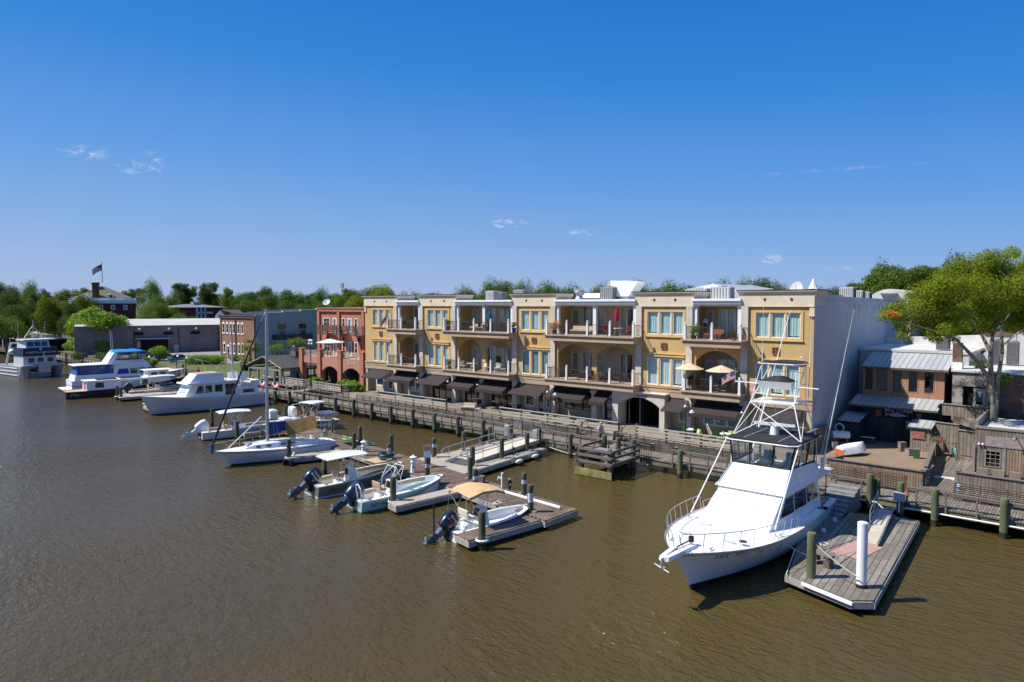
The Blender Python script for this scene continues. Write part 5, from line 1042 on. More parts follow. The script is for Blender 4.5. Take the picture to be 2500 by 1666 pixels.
dock('landing_dock','wide pale planked landing dock under the aluminium gangway',[(-16.9,-19.9),(-17.7,-9.65),(-22.6,-9.9),(-22.9,-18.95)],m_dockp)
dock('finger_dock','grey finger dock alongside the tan runabout, far left',[tuple(onz(298,972,.5)[:2]),tuple(onz(440,960,.5)[:2]),tuple(onz(440,950,.5)[:2]),tuple(onz(298,957,.5)[:2])],m_dockp,grp='finger docks',th=.25)
dock('finger_dock','grey dock end by the trawler bow with two green pilings',[tuple(onz(350,992,.5)[:2]),tuple(onz(372,1003,.5)[:2]),tuple(onz(405,985,.5)[:2]),tuple(onz(375,980,.5)[:2])],m_dockp,grp='finger docks',th=.25)
# finger dock edge light board + white pipe fender on the dock end
t = thing('pipe','long white plastic pipe lying along the end of the brown dock','pipe',(-9,-22,DK)); q = M(); a = onz(1232,1201,DK+.08); b = onz(1368,1240,DK+.08); q.tube(a,b,.09,n=8); q.build('pipe',m_white,t,world=True)
# right floating dock
rd = dock('wide_floating_dock','wide weathered floating dock right of the big white fishing boat',[(6.2,-23.45),(9.05,-24.45),(9.72,-23.9),(9.05,-11.3),(7.6,-11.5),(4.4,-12.9),(5.5,-20.2)],m_dockr,z=.6,th=.28)
q = M(); q.cbox((8.05,-24.25,.52),(2.3,.1,.12),rz=-.34); q.cbox((5.86,-21.8,.55),(3.4,.1,.1),rz=math.pi/2+.22); q.build('white_edge_strip',m_white,rd,world=True)
t = thing('plywood_sheet','faded pink sheet lying on the wide floating dock','board',(7.6,-19,.6)); q = M(); q.cbox((7.75,-18.3,.615),(1.3,2.5,.02),rz=-.2); q.build('sheet',mat('faded_pink_board',(.42,.25,.22),.85,.1,3),t,world=True)
t = thing('ramp','pale wooden ramp resting on the wide floating dock','ramp',(7.2,-14,.6))
A = onz(2152,1322,.75); Bq = onz(2180,1243,1.0); Cq = onz(2113,1325,.75); Dq = onz(2137,1248,1.0)
a0,a1,b1,b0 = onz(2105,1322,.72),onz(2143,1330,.72),onz(2180,1247,1.0),onz(2143,1241,1.0)
q = M(); q.add([a0,a1,b1,b0]+[p-Vector((0,0,.13)) for p in (a0,a1,b1,b0)],[(0,1,2,3),(4,7,6,5),(0,4,5,1),(1,5,6,2),(2,6,7,3),(3,7,4,0)]); q.build('ramp_board',mat('pale_ramp_wood',(.48,.42,.34),.85,.12,2),t,world=True)
q = M(); q.tube(a1+Vector((0,0,.05)),b1+Vector((0,0,.05)),.06,n=4); q.tube(a0+Vector((0,0,.05)),b0+Vector((0,0,.05)),.06,n=4); q.build('ramp_kerb',m_edge,t,world=True)
q = M(); r0,r1 = a0.lerp(b0,.45),b0
for f in (0,.5,1): p_ = r0.lerp(r1,f); q.tube(p_,p_+Vector((0,0,1.0 if f else .75)),.025)
q.tube(r0+Vector((0,0,.75)),r1+Vector((0,0,1.0)),.025); q.tube(r0+Vector((0,0,.4)),r1+Vector((0,0,.5)),.02); q.build('handrail',m_alu,t,world=True)
t = thing('dock_steps','shaded timber steps down from the boardwalk to the wide floating dock','stairs',(5,-11,.6)); q = M()
for k in range(7): q.box(4.15,5.75,-10.3-k*.52,-9.75-k*.52+.03,.35,1.48-k*.135)
q.build('treads',mat('grey_step_boards',(.24,.235,.23),.9,.25,3,stretch=(1,6,6)),t,world=True)
q = M(); q.box(5.755,5.83,-13.4,-9.7,.3,.6); q.build('stringer',m_rail,t,world=True)
t = thing('bench','small weathered wooden bench block on the wide floating dock','bench',(7,-21.5,.6)); q = M(); q.cbox((7.05,-21.4,1.12),(1.0,.45,.07),rz=-.3); q.build('seat',m_rail,t,world=True)
for s in (-1,1): q = M(); q.cbox((7.05+s*.3,-21.4-s*.1,.85),(.3,.3,.48),rz=-.3); q.build('leg',m_woodd,t,world=True)
piling(1979,1443,1300,0,'mossy green piling by the bow side of the big white fishing boat',r=.19,m=m_pile2)
P = onz(2095,1467,0); t = thing('piling_sleeve','tall white plastic sleeved piling at the tip of the wide floating dock','piling',(P.x,P.y,0)); zt = zat(2107,1276,P)
q = M(); q.cyl(.1,0,.75,zt,.20,n=18); q.cyl(.1,0,zt-.0,zt+.02,.17,n=18); q.build('white_sleeve',m_white,t,smooth=40); q = M(); q.cyl(.1,0,-1.2,.745,.215,n=18); q.build('black_collar',m_black,t,smooth=40)
# dock pilings with collars
DP = [(864.5,1098,1057,1,'left of the leftmost white power post'),(879.6,1082,1041,1,'on the far dock edge behind the leftmost white power post'),(955,1106.6,1062,1,'behind the dark tube, on the far dock edge'),(949.4,1119,1083.6,1,'with white tag just behind the dark inflatable tube'),
      (1045,1140,1088.5,1,'directly behind the piling with the red sign'),(1043,1162,1114,1,'carrying the red and white sign'),(1059.6,1116,1070,1,'at the left corner of the landing dock'),(1148,1171,1116,1,'left one of three grouped where the landing dock joins'),
      (1153.7,1137,1091,1,'rearmost of three grouped where the landing dock joins'),(1160,1197.5,1145.4,1,'front one with white tag of three grouped where the landing dock joins'),(1132.4,1099.4,1054.5,1,'left of the gangway handrail loop'),(1196.6,1083.6,1042.4,1,'behind the middle of the gangway'),
      (1225,1118.8,1070,1,'in front of the gangway middle'),(1287,1100.6,1057,1,'in front of the gangway top'),(1279,1209.6,1155,1,'with white band at the far edge of the dock end'),(1294.7,1249.6,1184,1,'with blue and white notice near the dock end'),
      (960.3,1243.6,1165,0,'with ring at the tip of the finger dock by the turquoise boat'),(1177,1341.7,1249.6,0,'with ring in front of the skiff with the tan sunshade'),(518,1040.5,997,0,'behind the white top of the tan centre console boat'),(579.5,1077,1028.5,0,'beside the tan centre console boat'),
      (639.6,1085,1050,0,'behind the sailboat bow'),(681.9,1035,1003.6,1,'between the two white dock boxes'),(698,1021,989.5,1,'behind the two white dock boxes'),(736.7,1039,1016.6,1,'with white tag right of the front dock box'),(752,1032,1004.7,1,'in front of the white boat moored behind the dock'),
      (705.7,1132.6,1073,0,'with ring in front of the sailboat'),(794.6,1071,1037,1,'beside the sailboat stern arch'),(812.5,1056,1023.8,1,'behind the sailboat stern arch'),(792.9,1157.5,1111,0,'pale green behind the dark hulled centre console boat'),
      (286.9,977.4,942.7,0,'left of the pair by the tan runabout outboard'),(296.4,980,945.4,0,'right of the pair by the tan runabout outboard'),(356,996,968,0,'left of the pair at the trawler bow'),(366,998,970,0,'right of the pair at the trawler bow')]
TAGS = {949.4: .55,1043: .9,1160: .75,1279: .7,1294.7: 1.0,736.7: .7,681.9: .7,794.6: .6,1059.6: .75}
m_tagw = mat('white_sign_sheet',(.72,.74,.76),.6,.03); m_tagb = mat('blue_sign_print',(.08,.16,.38),.6,.1,20)
to_cam = lambda P: math.atan2(CAM.y-P.y,CAM.x-P.x)
for bx,by,ty,on,wh in DP:
    z0 = DK if on else 0; t,P,zt = piling(bx,by,ty,z0,'mooring piling '+wh,r=.185 if bx > 900 else .17,m=m_pile2 if 'pale' in wh else m_pile)
    if on:
        q = M(); q.cbox((-.3,0,DK+.05),(.22,.22,.1)); q.cbox((.3,0,DK+.05),(.22,.22,.1)); q.tube((-.3,0,DK+.1),(.3,0,DK+.1),.03); q.build('pile_guide',m_alu,t)
    elif bx in (960.3,1177,705.7) or bx < 400:
        q = M(); q.path([(math.cos(a*math.pi/6)*.3,math.sin(a*math.pi/6)*.3,.5) for a in range(12)],.06,closed=True); q.build('white_ring',m_white,t,smooth=50)
    if bx in TAGS:
        a = to_cam(P)+.15; h = TAGS[bx]; r = .2; q = M(); H_ = .52 if bx == 1294.7 else .26; zc = zt-h*.6-.1
        ring = [[(math.cos(a+s)*r,math.sin(a+s)*r,z) for s in (-.9,-.45,0,.45,.9)] for z in (zc-H_/2,zc+H_/2)]; q.loft(ring,closed=False); tg = q.build('white_tag',m_tagw,t,recalc=False)
        q = M(); q.X = Matrix.Rotation(a,4,'Z')
        for k in range(3 if H_ < .4 else 6): q.box(r+.003,r+.008,-.1,.1,zc+H_/2-.06-k*.075,zc+H_/2-.035-k*.075)
        q.build('tag_print',m_tagb,tg)
    if bx == 1043:
        a = to_cam(P); q = M(); q.X = Matrix.Rotation(a,4,'Z') @ Matrix.Translation((.22,0,zt+.0)); q.box(0,.03,-.24,.24,-.05,.8); sg = q.build('notice_board',m_tagw,t)
        q = M(); q.X = Matrix.Rotation(a,4,'Z') @ Matrix.Translation((.22,0,zt)); q.box(.031,.036,-.23,.23,.42,.79); q.build('red_panel',mat('red_sign',(.55,.04,.04),.6,.05),sg)
        text('sign_text','DOCK\nRULES',.17,m_tagw,sg,Vector((math.cos(a)*.262,math.sin(a)*.262,zt+.6)),(math.pi/2,0,a+math.pi/2),.002)
# power posts (little lighthouses)
def lighthouse(px,py,pt,label):
    P = onz(px,py,DK); h = zat(px,pt,P)-DK; t = thing('power_post',label,'power post',(P.x,P.y,DK),group='white lighthouse shaped power posts'); q = M()
    q.cyl(0,0,0,h*.58,.23,.15,8); q.build('tapered_base',m_white,t); q = M(); q.cyl(0,0,h*.58,h*.62,.21,n=8); q.cyl(0,0,h*.62,h*.86,.15,n=8); q.build('lantern',m_white,t)
    q = M(); q.cyl(0,0,h*.862,h*.88,.26,n=8); q.cyl(0,0,h*.88,h*.97,.24,.05,8); q.ball((0,0,h),.045,6); q.build('cap',m_white,t)
    q = M(); a = to_cam(P); q.X = Matrix.Rotation(a,4,'Z'); q.box(.17,.2,-.06,.06,h*.3,h*.42); q.build('socket_cover',m_galv,t)
lighthouse(888,1112,1074.5,'white lighthouse shaped power post near the sailboat stern')
lighthouse(1009,1153,1111,'white lighthouse shaped power post left of the red sign')
P = onz(1226,1192,DK); t = thing('white_standpipe','thin white standpipe with tap arm on the end dock','standpipe',(P.x,P.y,DK)); h = zat(1226,1155,P)-DK; q = M(); q.cyl(0,0,0,h,.08,n=8); q.build('pipe',m_white,t); q = M(); q.tube((0,0,h*.6),(-.25,-.1,h*.72),.05); q.tube((-.25,-.1,h*.72),(-.3,-.1,h*.5),.04); q.build('tap',m_white,t)
for px,py,pt,lb in ((1244.5,1196,1168,'right of the white standpipe on the dock end'),(1177,1205,1183,'right of the tagged piling on the dock'),(1253.5,1111,1091,'on the landing dock between two pilings'),(739,1050,1027,'in front of the white dock box')) :
    if px == 739: px,py,pt = 698.5,1044,1028
    P = onz(px,py,DK); h = max(.5,zat(px,pt,P)-DK); t = thing('dock_hydrant','short black dock hose post '+lb,'hose post',(P.x,P.y,DK),group='short black hose posts'); q = M(); q.cyl(0,0,0,h*.55,.09,n=8); q.cyl(0,0,h*.55,h*.8,.13,n=8); q.build('post',m_black,t); q = M(); q.ball((0,0,h*.9),.1,8); q.tube((0,0,h*.6),(.14,-.1,h*.45),.04); q.build('valve',m_galv,t)
P = onz(1176,1178,DK); t = thing('cut_post','short weathered square post on the dock edge','post',(P.x,P.y,DK)); q = M(); q.cbox((0,0,.22),(.36,.36,.44),rz=.3); q.build('post',m_rail,t)
for (px,py,w_,d_,h_,lb,legs) in ((447+0,0,0,0,0,'',0),) if False else ((664,1030,1.1,.75,.8,'white dock box on legs, rear one of two near the sailboat mast',1),(697,1043,1.25,.8,.85,'white dock box, front one of two near the sailboat mast',0)):
    P = onz(px,py,DK); t = thing('dock_box',lb,'dock box',(P.x,P.y,DK),-.15,'white dock boxes'); z_ = .35 if legs else 0; q = M(); q.box(-w_/2,w_/2,-d_/2,d_/2,z_+.02,z_+h_-.1); q.build('box',m_white,t)
    q = M(); q.add([(x*(w_/2+.05),y*(d_/2+.05),z_+h_-.1) for x,y in ((-1,-1),(1,-1),(1,1),(-1,1))]+[(x*(w_/2-.05),y*(d_/2-.05),z_+h_+.06) for x,y in ((-1,-1),(1,-1),(1,1),(-1,1))],[(0,3,2,1),(4,5,6,7),(0,1,5,4),(1,2,6,5),(2,3,7,6),(3,0,4,7)]); q.build('lid',m_white,t)
    if legs:
        for x in (-.4,.4): q = M(); q.box(x-.06,x+.06,-.3,.3,0,.368); q.build('leg',m_woodd,t)
# gangway
ga,gb_ = onz(1142,1103,.72),onz(1282,1077,.98)
t = thing('gangway','aluminium gangway with looped handrails down to the landing dock','gangway',(-19,-14,DK))
p1,p2 = Vector((-19.45,-17.2,.66)),Vector((-19.6,-9.4,1.02)); w_ = .95
q = M(); q.add([(x,p.y,p.z+dz) for dz in (0,.06) for x,p in ((p1.x-w_,p1),(p1.x+w_,p1),(p2.x+w_,p2),(p2.x-w_,p2))],[(0,3,2,1),(4,5,6,7),(0,1,5,4),(1,2,6,5),(2,3,7,6),(3,0,4,7)]); q.build('walkway',mat('pale_gangway_deck',(.56,.50,.42),.8,.05,2),t,world=True)
for s in (-1,1):
    q = M(); q.add([(p.x+s*(w_+.02),p.y,p.z+dz) for p in (p1,p2) for dz in (-.15,.12)]+[(p.x+s*(w_+.1),p.y,p.z+dz) for p in (p1,p2) for dz in (-.15,.12)],[(0,1,3,2),(4,6,7,5),(0,4,5,1),(2,3,7,6),(1,5,7,3),(0,2,6,4)]); q.build('side_beam',mat('beige_gangway_side',(.40,.36,.31),.7,.08),t,world=True)
    q = M(); X = lambda f,z: Vector((p1.x+(p2.x-p1.x)*f+s*w_,p1.y+(p2.y-p1.y)*f,p1.z+(p2.z-p1.z)*f+z))
    top = [X(-.16,.72),X(-.2,.88),X(-.16,1.03),X(-.1,1.07),X(1,1.05)]; q.path(top+[],.035,6); q.path([X(-.2,.88),X(-.18,.68),X(-.12,.6),X(0,.58),X(1,.56)],.03,6)
    for f in (-.1,.12,.34,.56,.78,1.0): q.tube(X(f,-.1),X(f,1.06),.03)
    q.build('handrail',m_alu,t,world=True)
q = M(); q.add([(-20.6,-18.25,DK+.01),(-18.5,-18.25,DK+.01),(-18.55,-17.25,.72),(-20.55,-17.25,.72),(-20.6,-17.25,DK+.01),(-18.5,-17.25,DK+.01)],[(0,1,2,3),(0,3,4),(1,5,2)])
q.build('transition_plate',mat('dark_grating',(.07,.065,.06),.7,.5,12),t,world=True)
q = M()
for k in range(7): q.box(-20.4+k*.27,-20.28+k*.27,-18.1,-17.35,DK+.03+.0,DK+.05) if False else q.add([(-20.4+k*.27,-18.1,DK+.04),(-20.34+k*.27,-18.1,DK+.04),(-20.34+k*.27,-17.4,.715),(-20.4+k*.27,-17.4,.715)],[(0,1,2,3)])
q.build('plate_ribs',m_alu,t,world=True)
t = thing('gate','fan of thin bars guarding the gangway gate at the boardwalk','gate',(-19.6,-9.2,BZ)); q = M()
for s in (-1,1):
    for k in range(5): q.tube((-19.6+s*1.15,-9.25,BZ+.9),(-19.6+s*(1.15+.75*math.sin(k*.4)),-9.25,BZ+.9+.8*math.cos(k*.4)),.02)
for k in range(12): q.tube((-20.6+k*.18,-9.1,BZ+1.25),(-20.6+k*.18,-9.1,BZ+1.7),.018)
q.build('spikes',m_galv,t,world=True); q = M(); q.tube((-20.7,-9.1,BZ+1.4),(-18.5,-9.1,BZ+1.4),.03); q.tube((-20.7,-9.1,BZ),(-20.7,-9.1,BZ+1.7),.05); q.tube((-18.5,-9.1,BZ),(-18.5,-9.1,BZ+1.7),.05); q.build('gate_frame',m_rail,t,world=True)
for px,lb in ((1243,'left of the gangway gate'),(1312.5,'right of the gangway gate')):
    x = xon(px,.15); y = edge(x)+.1; t = thing('meter_box','pale grey electric meter box '+lb,'meter box',(x,y,BZ),group='grey meter boxes'); q = M(); q.box(-.22,.22,-.32,-.1,-.05,.85); q.build('cabinet',m_galv if 0 else mat('pale_grey_box',(.50,.52,.53),.5,.04),t); q = M(); q.box(-.18,.18,-.335,-.322,.05,.75); q.build('door_panel',m_alu,t); q = M(); q.box(-.1,.1,-.1,.05,-.3,1.1); q.build('post',m_woodd,t)
x = xon(2211,-.1); t = thing('meter_box','small square grey electric box on a pipe beside the green piling','meter box',(x,edge(x)-.5,BZ),group='grey meter boxes'); q = M(); q.box(-.28,.28,-.1,.1,.15,.62); q.build('cabinet',MATS['pale_grey_box'],t); q = M(); q.tube((0,0,.15),(0,0,-.5),.05); q.build('pipe',m_white,t); q = M(); q.path([(0.35,0,.8),(.4,0,.5),(.36,.0,.2)],.06); q.build('orange_coil',mat('orange_hose',(.65,.16,.05),.6,.1),t)
t = thing('water_pipe','white water pipe slung along the boardwalk edge at right','pipe',(9,-9.5,.6)); q = M(); q.path([(x_,edge(x_)-.18,z_) for x_,z_ in ((5.6,.72),(6.6,.72),(6.9,.45),(7.9,.55),(8.1,.68),(20,.68))],.045); q.build('pipe',m_white,t,world=True)
t = thing('water_hose','pale hose draped in swags along the boardwalk between landing dock and platform','hose',(-16,-9.2,.5)); q = M()
pts = [(-17.8+k*.62,edge(-17.8+k*.62)-.2,.55-.22*abs(math.sin(k*.42))) for k in range(16)]; q.path(pts,.035); q.build('hose',m_rope,t,world=True)
# projecting fish-cleaning platform
pf = thing('projecting_platform','dark timber platform with slatted rails projecting from the boardwalk over the water','platform',(-9.5,-11,0))
C = [onz(1567,1174,.95),onz(1516,1163,.95)]
ax0,ax1,ay0,ay1 = -12.2,-9.3,-13.1,-9.3
q = M(); q.box(ax0,ax1,ay0,ay1,.86,BZ); q.build('platform_deck',m_plankG,pf,world=True)
q = M(); q.box(ax0-.1,ax1+.1,ay0-.12,ay0-.02,.05,.55); q.build('waterline_beam',mat('mossy_yellow_beam',(.26,.24,.09),.9,.3,2),pf,world=True)
for f0,f1,nm in (((ax0,ay0),(ax1,ay0),'front_rail'),((ax1,ay0),(ax1,ay1),'side_rail'),((ax0,ay0),(ax0,ay1),'side_rail')):
    q = M(); L = math.hypot(f1[0]-f0[0],f1[1]-f0[1]); A = math.atan2(f1[1]-f0[1],f1[0]-f0[0])
    for z in (1.05,1.5,1.95): q.cbox(((f0[0]+f1[0])/2,(f0[1]+f1[1])/2,z),(L+.25,.08,.18),rz=A)
    q.build(nm,m_rail,pf,world=True)
for x,y,zt,r in ((ax0+.25,ay0+.25,2.1,.19),(ax1-.25,ay0+.25,2.1,.19),(ax1-.2,ay1-.5,2.35,.2),(ax0+.2,ay1-.5,2.4,.2),(ax0+1.3,ay1-.3,2.3,.2)):
    piling(1500+x*10,1100,0,0,'mossy piling of the projecting platform at its '+('front left' if (x < -11 and y < -12) else 'front right' if y < -12 else 'rear right' if x > -10 else 'rear left' if x < -11.5 else 'rear middle'),xy=(x,y),ztop=zt,r=r,group='platform pilings')
q = M(); q.box(ax0+.8,ax0+2.3,ay0+1.0,ay0+1.7,1.75,1.8); q.build('cleaning_table_top',m_galv,pf,world=True)
q = M()
for x in (ax0+.9,ax0+2.2): q.box(x-.05,x+.05,ay0+1.1,ay0+1.6,BZ,1.745)
q.build('table_legs',m_woodd,pf,world=True)
q = M(); q.ball((ax0+1.0,ay0+.7,1.3),.5,8,(1.2,.8,.8)); t = thing('black_tarp','crumpled black tarp heaped on the projecting platform','tarp',(ax0+1,ay0+.7,.96)); q.build('tarp',mat('black_plastic_sheet',(.02,.02,.022),.25,.2,8,bump=.8,bscale=6),t,world=True)
t = thing('picket_gate','black metal picket gate between boardwalk and projecting platform','gate',(-9.3,-9.4,BZ)); q = M()
for k in range(10): q.tube((ax1+.3+k*.14-.6,ay1+.15,BZ),(ax1+.3+k*.14-.6,ay1+.15,BZ+1.15),.016)
for z in (.15,1.1): q.tube((ax1-.3,ay1+.15,BZ+z),(ax1+1.0,ay1+.15,BZ+z),.02)
q.build('bars',m_black,t,world=True)
# ================= boats =================
class Hull:
    """boat hull in local axes: x from stern to bow, y to port, z up from the waterline"""
    def __init__(s,L,B,zs,zb,tr=.88,pw=2.3,wlr=.92,ch=.8,flare=.8,shp=1.7,tm=.45,zlow=-.3,tfull=.0):
        s.__dict__.update(L=L,B=B,zs=zs,zb=zb,tr=tr,pw=pw,wlr=wlr,ch=ch,flare=flare,shp=shp,tm=tm,zlow=zlow)
    def half(s,t): h = s.B/2*(s.tr+(1-s.tr)*min(1,t/s.tm)**.7); return h*(1-((t-s.tm)/(1-s.tm))**s.pw) if t > s.tm else h
    def sheer(s,t): return s.zs+(s.zb-s.zs)*t**s.shp
    def P(s,t,z,side=1,off=0.):
        zs = s.sheer(t); f = max(0,min(1.2,(z-s.zlow)/(zs-s.zlow))); h = s.half(t); c = h*s.ch*(1-.85*max(0,(t-.25)/.75)**1.5)
        w = c+(h-c)*f**s.flare; return Vector((t*s.L*(s.wlr+(1-s.wlr)*max(0,z/zs)),side*(max(w,.0)+off),z))
    def ts(s,n=22): return [1-(1-i/n)**1.35 for i in range(n+1)]
    def shell(s,m,z0=None,z1=None,rows=6,off=0.,t0=0,t1=1,transom=True):
        T_ = [t for t in s.ts() if t0 <= t <= t1]
        for side in (1,-1):
            g = []
            for t in T_:
                a = s.zlow if z0 is None else (z0(t) if callable(z0) else z0); b = s.sheer(t) if z1 is None else (z1(t) if callable(z1) else z1)
                g.append([s.P(t,a+(b-a)*k/rows,side,off) for k in range(rows+1)])
            m.loft(g,closed=False)
        if transom and t0 == 0:
            a = s.zlow if z0 is None else (z0(0) if callable(z0) else z0); b = s.sheer(0) if z1 is None else (z1(0) if callable(z1) else z1)
            for k in range(rows):
                za,zb_ = a+(b-a)*k/rows,a+(b-a)*(k+1)/rows; d = Vector((-off,0,0)); m.quad(s.P(0,za,1)+d,s.P(0,za,-1)+d,s.P(0,zb_,-1)+d,s.P(0,zb_,1)+d)
        return m
    def deck(s,m,dz=0.,t0=0,t1=1,camber=.05,inset=0.):
        for a,b in zip(*(lambda T_: (T_,T_[1:]))([t for t in s.ts() if t0 <= t <= t1])):
            pa,pb = s.P(a,s.sheer(a)),s.P(b,s.sheer(b))
            for sd in (1,-1):
                ya,yb_ = max(0,pa.y-inset),max(0,pb.y-inset); m.quad((pa.x,sd*ya,pa.z+dz),(pb.x,sd*yb_,pb.z+dz),(pb.x,0,pb.z+dz+camber),(pa.x,0,pa.z+dz+camber))
        return m
    def cockpit(s,m,floor,t0,t1,gw=.22,fl=None):
        """open well: gunwale strip, inner wall and floor between t0 and t1"""
        T_ = [t for t in s.ts(30) if t0 <= t <= t1]; inn = []
        for t in T_:
            p = s.P(t,s.sheer(t)); w = max(.03,p.y-gw); inn.append((p,w))
        for (pa,wa),(pb,wb_) in zip(inn,inn[1:]):
            for sd in (1,-1):
                m.quad((pa.x,sd*(pa.y+.02),pa.z+.01),(pb.x,sd*(pb.y+.02),pb.z+.01),(pb.x,sd*wb_,pb.z+.03),(pa.x,sd*wa,pa.z+.03)); m.quad((pa.x,sd*wa,pa.z+.03),(pb.x,sd*wb_,pb.z+.03),(pb.x,sd*wb_*.93,floor),(pa.x,sd*wa*.93,floor))
            (fl or m).quad((pa.x,wa*.93,floor),(pb.x,wb_*.93,floor),(pb.x,-wb_*.93,floor),(pa.x,-wa*.93,floor))
        for (p,w) in (inn[0],inn[-1]): m.quad((p.x,w,p.z+.03),(p.x,-w,p.z+.03),(p.x,-w*.93,floor),(p.x,w*.93,floor))
    def rail(s,m,t0,t1,h,n,inset=.12,r=.018,lean=.0,mid=False,close=False):
        Q = []
        for i in range(n+1):
            t = t0+(t1-t0)*i/n; p = s.P(t,s.sheer(t)); Q.append((p,max(0,p.y-inset)))
        for sd in (1,-1):
            top = [Vector((p.x+lean*.3,sd*(y+lean),p.z+h)) for p,y in Q]; m.path(top,r)
            if mid: m.path([Vector((p.x,sd*(y+lean*.5),p.z+h*.5)) for p,y in Q],r*.7)
            for (p,y),tp in zip(Q,top): m.tube((p.x,sd*y,p.z),tp,r*.85)
        if close: m.tube(Q[-1][0]+Vector((lean*.3,0,h)),(Q[-1][0].x+lean*.3,-Q[-1][1]-lean,Q[-1][0].z+h),r)
def prismbox(m,pts0,pts1,z0,z1):   # bottom outline, top outline
    n = len(pts0); m.add([(x,y,z0) for x,y in pts0]+[(x,y,z1) for x,y in pts1],[tuple(range(n-1,-1,-1)),tuple(range(n,2*n))]+[(i,(i+1) % n,n+(i+1) % n,n+i) for i in range(n)]); return m
def house(m,x0,x1,w0,x0t,x1t,w1,z0,z1,fw=None,fwt=None):
    """tapered cabin block; fw/fwt = narrower half width at its front"""
    fw = w0 if fw is None else fw; fwt = w1 if fwt is None else fwt
    return prismbox(m,[(x0,-w0),(x1,-fw),(x1,fw),(x0,w0)],[(x0t,-w1),(x1t,-fwt),(x1t,fwt),(x0t,w1)],z0,z1)
def sidepane(t,m,x0,x1,x0t,x1t,za,zb_,wf,name='window',par=None,both=True,d=.012):
    """window panes on a cabin's sides; wf(x, z) gives half width"""
    for sd in ((1,-1) if both else (1,)):
        q = M(); q.quad(*[(x,sd*(wf(x,z)+d),z) for x,z in ((x0,za),(x1,za),(x1t,zb_),(x0t,zb_))]); q.build(name,m,par or t,recalc=False)
def outboard(t,x,z,sc,cowl_m,leg_m,tilt=1.05,y=0.,txt=None,stripe=None):
    """tilted outboard motor; parts cowling, midsection and propeller"""
    X = Matrix.Translation((x,y,z)) @ Matrix.Rotation(tilt,4,'Y') @ Matrix.Scale(sc,4)
    q = M(); q.X = X; rr = []
    for z_,a,b,cx in ((-.1,.22,.17,-.16),(-.03,.38,.24,-.18),(.25,.43,.28,-.2),(.58,.42,.275,-.23),(.8,.34,.22,-.24),(.88,.14,.1,-.24)): rr.append([(cx+a*math.copysign(abs(math.cos(i*math.pi/8))**.75,math.cos(i*math.pi/8)),b*math.copysign(abs(math.sin(i*math.pi/8))**.75,math.sin(i*math.pi/8)),z_) for i in range(16)])
    q.loft(rr,cap=True); mo = q.build('outboard_cowling',cowl_m,t,smooth=45)
    q = M(); q.X = X; q.loft([[(-.12-.2*a,.13,zz),(-.12+.12*a,.15,zz),(-.12+.12*a,-.15,zz),(-.12-.2*a,-.13,zz)] for a,zz in ((1,.0),(.8,-.45))],cap=True)
    q.loft([[(-.35,0,-.45),(-.1,.08,-.45),(.02,0,-.45),(-.1,-.08,-.45)],[(-.3,0,-.95),(-.14,.06,-.95),(-.0,0,-.95),(-.14,-.06,-.95)]],cap=True); q.box(-.42,.02,-.14,.14,-.72,-.68)
    q.tube((.16,0,-.97),(-.36,0,-.97),.085,.075,10); q.tube((.16,0,-.97),(.26,0,-.97),.085,.01,10); q.prism([(-.28,-1.0),(-.05,-1.0),(-.17,-1.28),(-.24,-1.28)],-.012,.012,'y'); q.build('midsection',leg_m,mo,smooth=40)
    q = M(); q.X = X; q.tube((-.36,0,-.97),(-.5,0,-.97),.06,.03,8)
    for k in range(3):
        a = k*2.094; q.add([(-.38,.05*math.cos(a),-.97+.05*math.sin(a)),(-.46,.05*math.cos(a+.5),-.97+.05*math.sin(a+.5)),(-.47,.24*math.cos(a+.55),-.97+.24*math.sin(a+.55)),(-.37,.22*math.cos(a-.2),-.97+.22*math.sin(a-.2))],[(0,1,2,3)])
    q.build('propeller',m_metal,mo)
    q = M(); q.X = Matrix.Translation((x,y,z)) @ Matrix.Scale(sc,4); q.cbox((.05,0,-.12),(.22,.3,.5)); q.tube((.1,-.1,.15),(.35,-.16,.2),.03); q.build('motor_bracket',m_black,mo)
    if stripe is not None: q = M(); q.X = X; q.box(-.5,.05,-.286,.286,.36,.41); q.build('cowling_stripe',stripe,mo)
    if txt:
        for sd in (1,-1): text('cowling_lettering',txt,.15*sc,m_white,mo,X @ Vector((-.2,sd*.289,.55)),(Matrix.Rotation(tilt,3,'Y') @ (Euler((math.pi/2,0,math.pi if sd > 0 else 0)).to_matrix())).to_euler(),.003)
    return mo
def console(t,x,z0,h=1.15,w=.42,l=.75,m=None):
    q = M(); prismbox(q,[(x,-w),(x+l,-w*.8),(x+l,w*.8),(x,w)],[(x+.12,-w*.9),(x+l*.72,-w*.7),(x+l*.72,w*.7),(x+.12,w*.9)],z0,z0+h); c = q.build('console',m or m_gel,t)
    q = M(); q.quad((x+.3,-w*.75,z0+h),(x+.3,w*.75,z0+h),(x+l*.55,w*.7,z0+h+.38),(x+l*.55,-w*.7,z0+h+.38)); q.build('windscreen',m_clear,c,recalc=False)
    q = M(); q.X = Matrix.Translation((x-.0,.0,z0+h*.78)) @ Matrix.Rotation(-1.2,4,'Y'); q.path([(.19*math.cos(a*math.pi/5),.19*math.sin(a*math.pi/5),.1) for a in range(10)],.018,closed=True); q.tube((-.19,0,.1),(.19,0,.1),.015); q.build('steering_wheel',m_black,c)
    q = M(); q.quad((x+.045,-w*.6,z0+h*.62),(x+.045,w*.6,z0+h*.62),(x+.108,w*.6,z0+h*.96),(x+.108,-w*.6,z0+h*.96)); q.build('instrument_panel',m_black,c,recalc=False)
    return c
